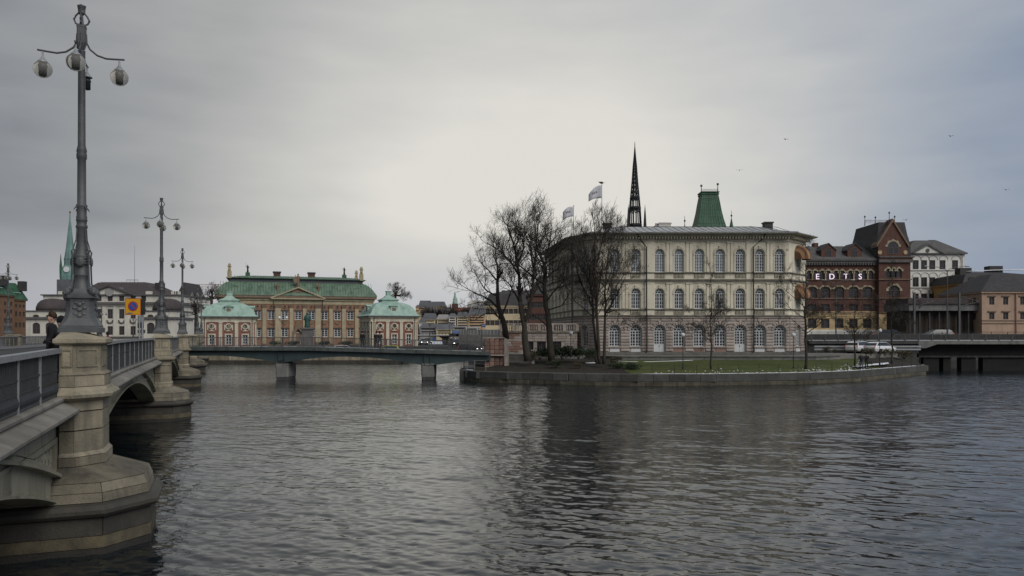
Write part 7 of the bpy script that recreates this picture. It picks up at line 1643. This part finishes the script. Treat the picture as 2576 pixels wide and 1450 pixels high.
for lb, cx, Y, p, k, rz, z0_ in (('car with headlights on coming under the viaduct, left one', 205, 172, 'car_grey', 'hatch', -75, 2.3), ('car with headlights on coming under the viaduct, right one', 278, 190, 'car_black', 'estate', -75, 2.33), ('dark car with headlights behind the footbridge railing', 765, 153, 'car_black', 'hatch', -70, 2.3), ('dark estate with headlights before the retaining wall', 1040, 147, 'car_black', 'estate', -35, 1.3), ('white van behind the gate pier', 1360, 146, 'car_white', 'van', -80, 1.3), ('small dark car far under the viaduct arch', 730, 205, 'car_black', 'hatch', 90, 2.33)):
    car(lb, (X(hx(cx), Y), Y, z0_), R(rz), k, p, 'cars on the motorway')
for lb, cx, cyt, Y in (('tall lamp pole behind the right pavilion', 322, 900, 120), ('lamp pole left of the wide blue sign', 668, 860, 122), ('lamp pole right of the white road sign', 990, 830, 123), ('lamp pole near the gate pier', 1243, 900, 125), ('lamp pole behind the forked tree', 1555, 800, 125)):
    t = thing('lamp_pole', lb, 'lamp post', (X(hx(cx), Y + 25), Y + 25, 1.3), 0, 'thin poles beside the motorway'); h_ = Z(hy(cyt), Y + 25) - 1.3; MB().lathe([(.1, 0), (.09, 1), (.05, h_)], 6).build('post', M['iron_grey'], t); MB().ball((0, 0, h_), .22, 8, 6, (1.5, .8, .5)).build('lamp_head', M['iron_dark'], t)
# wooded hillside
hm = MB(); rows = []
for j in range(9): rows.append([(x, 430 + j * 60, 2.2 + 24 * (j / 8) ** .9 * (1 - ((x + 30) / 330) ** 2 * .5) + random.uniform(-.6, .6)) for x in range(-260, 261, 40)])
hm.loft(rows, cap=False, closed=False); hm.build('hillside', M['soil'], smooth=True, kind='structure')
FG = 'houses on the far hillside'
def far(label, c0, c1, e, b, Y, wm, rm, rows, cols, ww, roof='hip', rh=3, D=14, **kw):
    return generic('hillside_house', label, hx(c0), hx(c1), hy(e), hy(b), Y, D, wm, rm, [(hy(a), hy(q)) for a, q in rows], cols, ww, roof, roofh=rh, group=FG, nx=1, nz=1, side=False, base=Z(hy(b), Y) - 12, inset=1.1, **kw)
far('cream house with slate roof at the top left of the hillside', 120, 345, 598, 760, 640, 'cream_far', 'slate_far', ((606, 622), (640, 656), (674, 690)), 7, 2.0, rh=6)
far('peach gable house left of the cream hilltop house', 70, 125, 590, 720, 630, 'peach_far', 'slate_far', ((640, 660),), 1, 2.4, rh=2)
far('low dark roofed house behind the hilltop church', 340, 590, 585, 700, 700, 'peach_far', 'slate_far', ((610, 630),), 8, 2.5, rh=5)
far('pale flat-roofed house with bright blue-white top on the slope', 350, 455, 648, 760, 560, 'white_far', 'grey_far', ((660, 690),), 2, 6, 'flat')
far('dark gabled house below the hilltop church', 300, 660, 735, 800, 545, 'cream_far', 'slate_far', ((745, 770),), 9, 2.2, 'gable', rh=5)
far('small orange gabled house on the slope right of the church', 755, 860, 690, 760, 560, 'peach_far', 'red_roof', ((700, 720),), 3, 2, 'gable', rh=3)
far('long cream apartment house, left one of the slope row', 195, 420, 812, 950, 480, 'cream_far', 'slate_far', ((824, 842), (868, 888), (910, 930)), 6, 2.3, rh=4)
far('cream apartment house, second of the slope row', 446, 655, 806, 950, 485, 'cream_far', 'grey_far', ((820, 840), (862, 882), (904, 926)), 6, 2.3, rh=3)
far('taller grey apartment house in the middle of the slope row', 660, 785, 758, 950, 478, 'white_far', 'slate_far', ((770, 795), (812, 836), (854, 880), (900, 925)), 4, 2.3, rh=2)
far('cream apartment house right of the grey one in the slope row', 805, 1000, 758, 950, 484, 'cream_far', 'slate_far', ((770, 792), (812, 834), (854, 878), (900, 925)), 6, 2.3, rh=3)
far('peach apartment house at the right end of the slope row', 1005, 1310, 740, 950, 490, 'peach_far', 'slate_far', ((762, 785), (806, 830), (850, 875), (900, 925)), 8, 2.3, rh=4)
far('tall white house on the hill left of the big trees', 1045, 1235, 598, 780, 600, 'white_far', 'grey_far', ((612, 634), (650, 672), (690, 712)), 5, 3, rh=3)
far('row of old yellow and dark waterfront houses', 150, 430, 955, 1080, 400, 'grey_far', 'slate_far', ((962, 990), (1010, 1035)), 9, 1.8, rh=2)
far('low yellow waterfront house with dark roof', 436, 720, 990, 1080, 395, 'cream_far', 'slate_far', ((1000, 1020), (1035, 1055)), 8, 1.8, 'gable', rh=3)
far('green-grey waterfront building behind the wide blue sign', 735, 960, 940, 1080, 398, 'grey_far', 'grey_far', ((955, 980), (1005, 1030)), 6, 2.0, 'flat')
far('white low building left of the yellow palace', 965, 1180, 950, 1080, 392, 'white_far', 'grey_far', ((965, 985), (1010, 1030)), 5, 2.4, 'flat')
far('pale house peeking out right of the pavilion', 128, 195, 870, 1080, 402, 'white_far', 'slate_far', ((885, 905), (930, 955)), 2, 2.2, rh=3)
wt = thing('vaulted_hall', 'white vaulted hall roof on the hill behind the tree twigs', 'building', (X(hx(1180), 800), 800, 20)); k = 800 / F * .1411
MB().extr([(-190 * k, 0), (190 * k, 0), (185 * k, Z(hy(490), 800) - 20), (120 * k, Z(hy(470), 800) - 20), (-130 * k, Z(hy(466), 800) - 20), (-190 * k, Z(hy(500), 800) - 20)], 0, 40).build('roof', M['white_far'], wt)
MB().box(-190 * k, 190 * k, -.5, 0, 0, Z(hy(525), 800) - 20).build('wall', M['grey_far'], wt)
hc = thing('hilltop_church', 'hilltop church with bulbous green spire and long red roof', 'church', (X(hx(765), 720), 720, 22)); k = 720 / F * .1411; zz = lambda cy: Z(hy(cy), 720) - 22
MB().box(-55 * k, 55 * k, 0, 110 * k, 0, zz(520)).build('tower', M['brick'], hc)
MB().lathe([(w * k, zz(p)) for w, p in ((54, 520), (36, 512), (46, 492), (44, 478), (28, 462), (38, 446), (34, 432), (22, 420), (28, 408), (22, 396), (18, 380), (17, 345), (10, 325), (3, 312), (2, 290))], 12, (0, 55 * k, 0)).build('spire', M['verdigris'], hc, smooth=True)
nv_ = MB().add([(-250 * k, -5, zz(655)), (235 * k, -5, zz(655)), (235 * k, 60, zz(655)), (-250 * k, 60, zz(655)), (-240 * k, 28, zz(578)), (232 * k, 28, zz(572))], [(0, 1, 5, 4), (2, 3, 4, 5), (3, 0, 4), (1, 2, 5)]).build('nave_roof', M['red_roof'], hc); MB().box(-248 * k, 233 * k, -4, 58, 0, zz(654)).build('nave_wall', M['brick'], hc)
MB().box(-92 * k, -78 * k, 0, 5, zz(600), zz(528)).build('chimney', M['slate_far'], hc)
# bare woodland on the slope, one mass
wd = MB(); rw_ = random.Random(4)
for i in range(260):
    cx = rw_.uniform(200, 1300); Y = rw_.choice((530, 575, 610)); cy = rw_.uniform(660, 760); x, z = X(hx(cx), Y), Z(hy(cy), Y); h = rw_.uniform(4, 9)
    wd.tube([(x, Y, z - 6), (x, Y, z)], [.3, .2], 3)
    for j in range(14): a = rw_.uniform(0, 6.28); e = rw_.uniform(.2, 1.4); l = h * rw_.uniform(.4, .8); wd.tube([(x, Y, z - rw_.uniform(0, 3)), (x + math.cos(a) * math.cos(e) * l, Y + math.sin(a) * math.cos(e) * l, z + math.sin(e) * l)], [.14, .05], 3, False)
wd.build('woodland', M['twig'], kind='stuff')['label'] = 'bare trees covering the far hillside'
# yellow palace behind the big trees
t, W, z, r = generic('yellow_palace', 'pale yellow palace with steep dark roof behind the large bare trees', 1221, 1385, 772, 833, 190, 16, 'cream_far', 'roof_dark', ((777, 790), (806, 819)), 14, 1.1, 'mansard', roofh=4.2, base=2.3, arch=0)
for p in (1266, 1312, 1350): MB().box(X(p - 5, 190) - X(1221, 190), X(p + 5, 190) - X(1221, 190), 6, 7.5, z(745), z(727)).build('chimney', M['brick'], t)
t, W, z, r = generic('brick_house', 'dark reddish house squeezed between the large trees and the cream building', 1330, 1400, 745, 835, 150, 14, 'brick', 'roof_dark', ((760, 775), (790, 806)), 5, 1.1, 'hip', roofh=4, base=2.3)
# ---------------------------------------------------------------- birds
def bird(label, px, py, Y, s, tilt, perched=False):
    t = thing('gull', label, 'bird', (X(px, Y), Y, Z(py, Y)), tilt, 'birds')
    MB().ball((0, 0, 0), .11 * s, 8, 6, (2.2, 1, 1)).ball((.24 * s, 0, .04 * s), .06 * s, 6, 5).tube([(.28 * s, 0, .04 * s), (.37 * s, 0, .03 * s)], [.02 * s, .004], 4).build('body', M['iron_dark' if perched else 'grey_stone'], t, smooth=True)
    for q in (-1, 1):
        if not perched: MB().add([(.1 * s, q * .08 * s, .03 * s), (-.1 * s, q * .08 * s, .03 * s), (-.12 * s, q * .45 * s, .18 * s), (.1 * s, q * .45 * s, .19 * s), (-.16 * s, q * .85 * s, .06 * s), (0, q * .75 * s, .08 * s)], [(0, 1, 2, 3), (3, 2, 4, 5)] if q > 0 else [(3, 2, 1, 0), (5, 4, 2, 3)]).build('wing', M['grey_stone'], t)
    MB().add([(-.2 * s, -.05 * s, 0), (-.2 * s, .05 * s, 0), (-.38 * s, .08 * s, 0), (-.38 * s, -.08 * s, 0)], [(0, 1, 2, 3)]).build('tail', M['grey_stone'], t)
bird('dark bird perched on the taller flagpole', 1513, 460, 100, 1.3, R(200), True)
for lb, px, py, ti in (('gull flying above the copper tower', 1860, 429, 70), ('gull flying high right of the copper tower', 1976, 351, 110), ('gull flying highest at the right of the sky', 2391, 343, 95), ('gull beside the gabled brick tower top', 2279, 554, 30), ('tiny gull near the right edge of the sky', 2531, 478, 80)): bird(lb, px, py, 110, .6, R(ti))
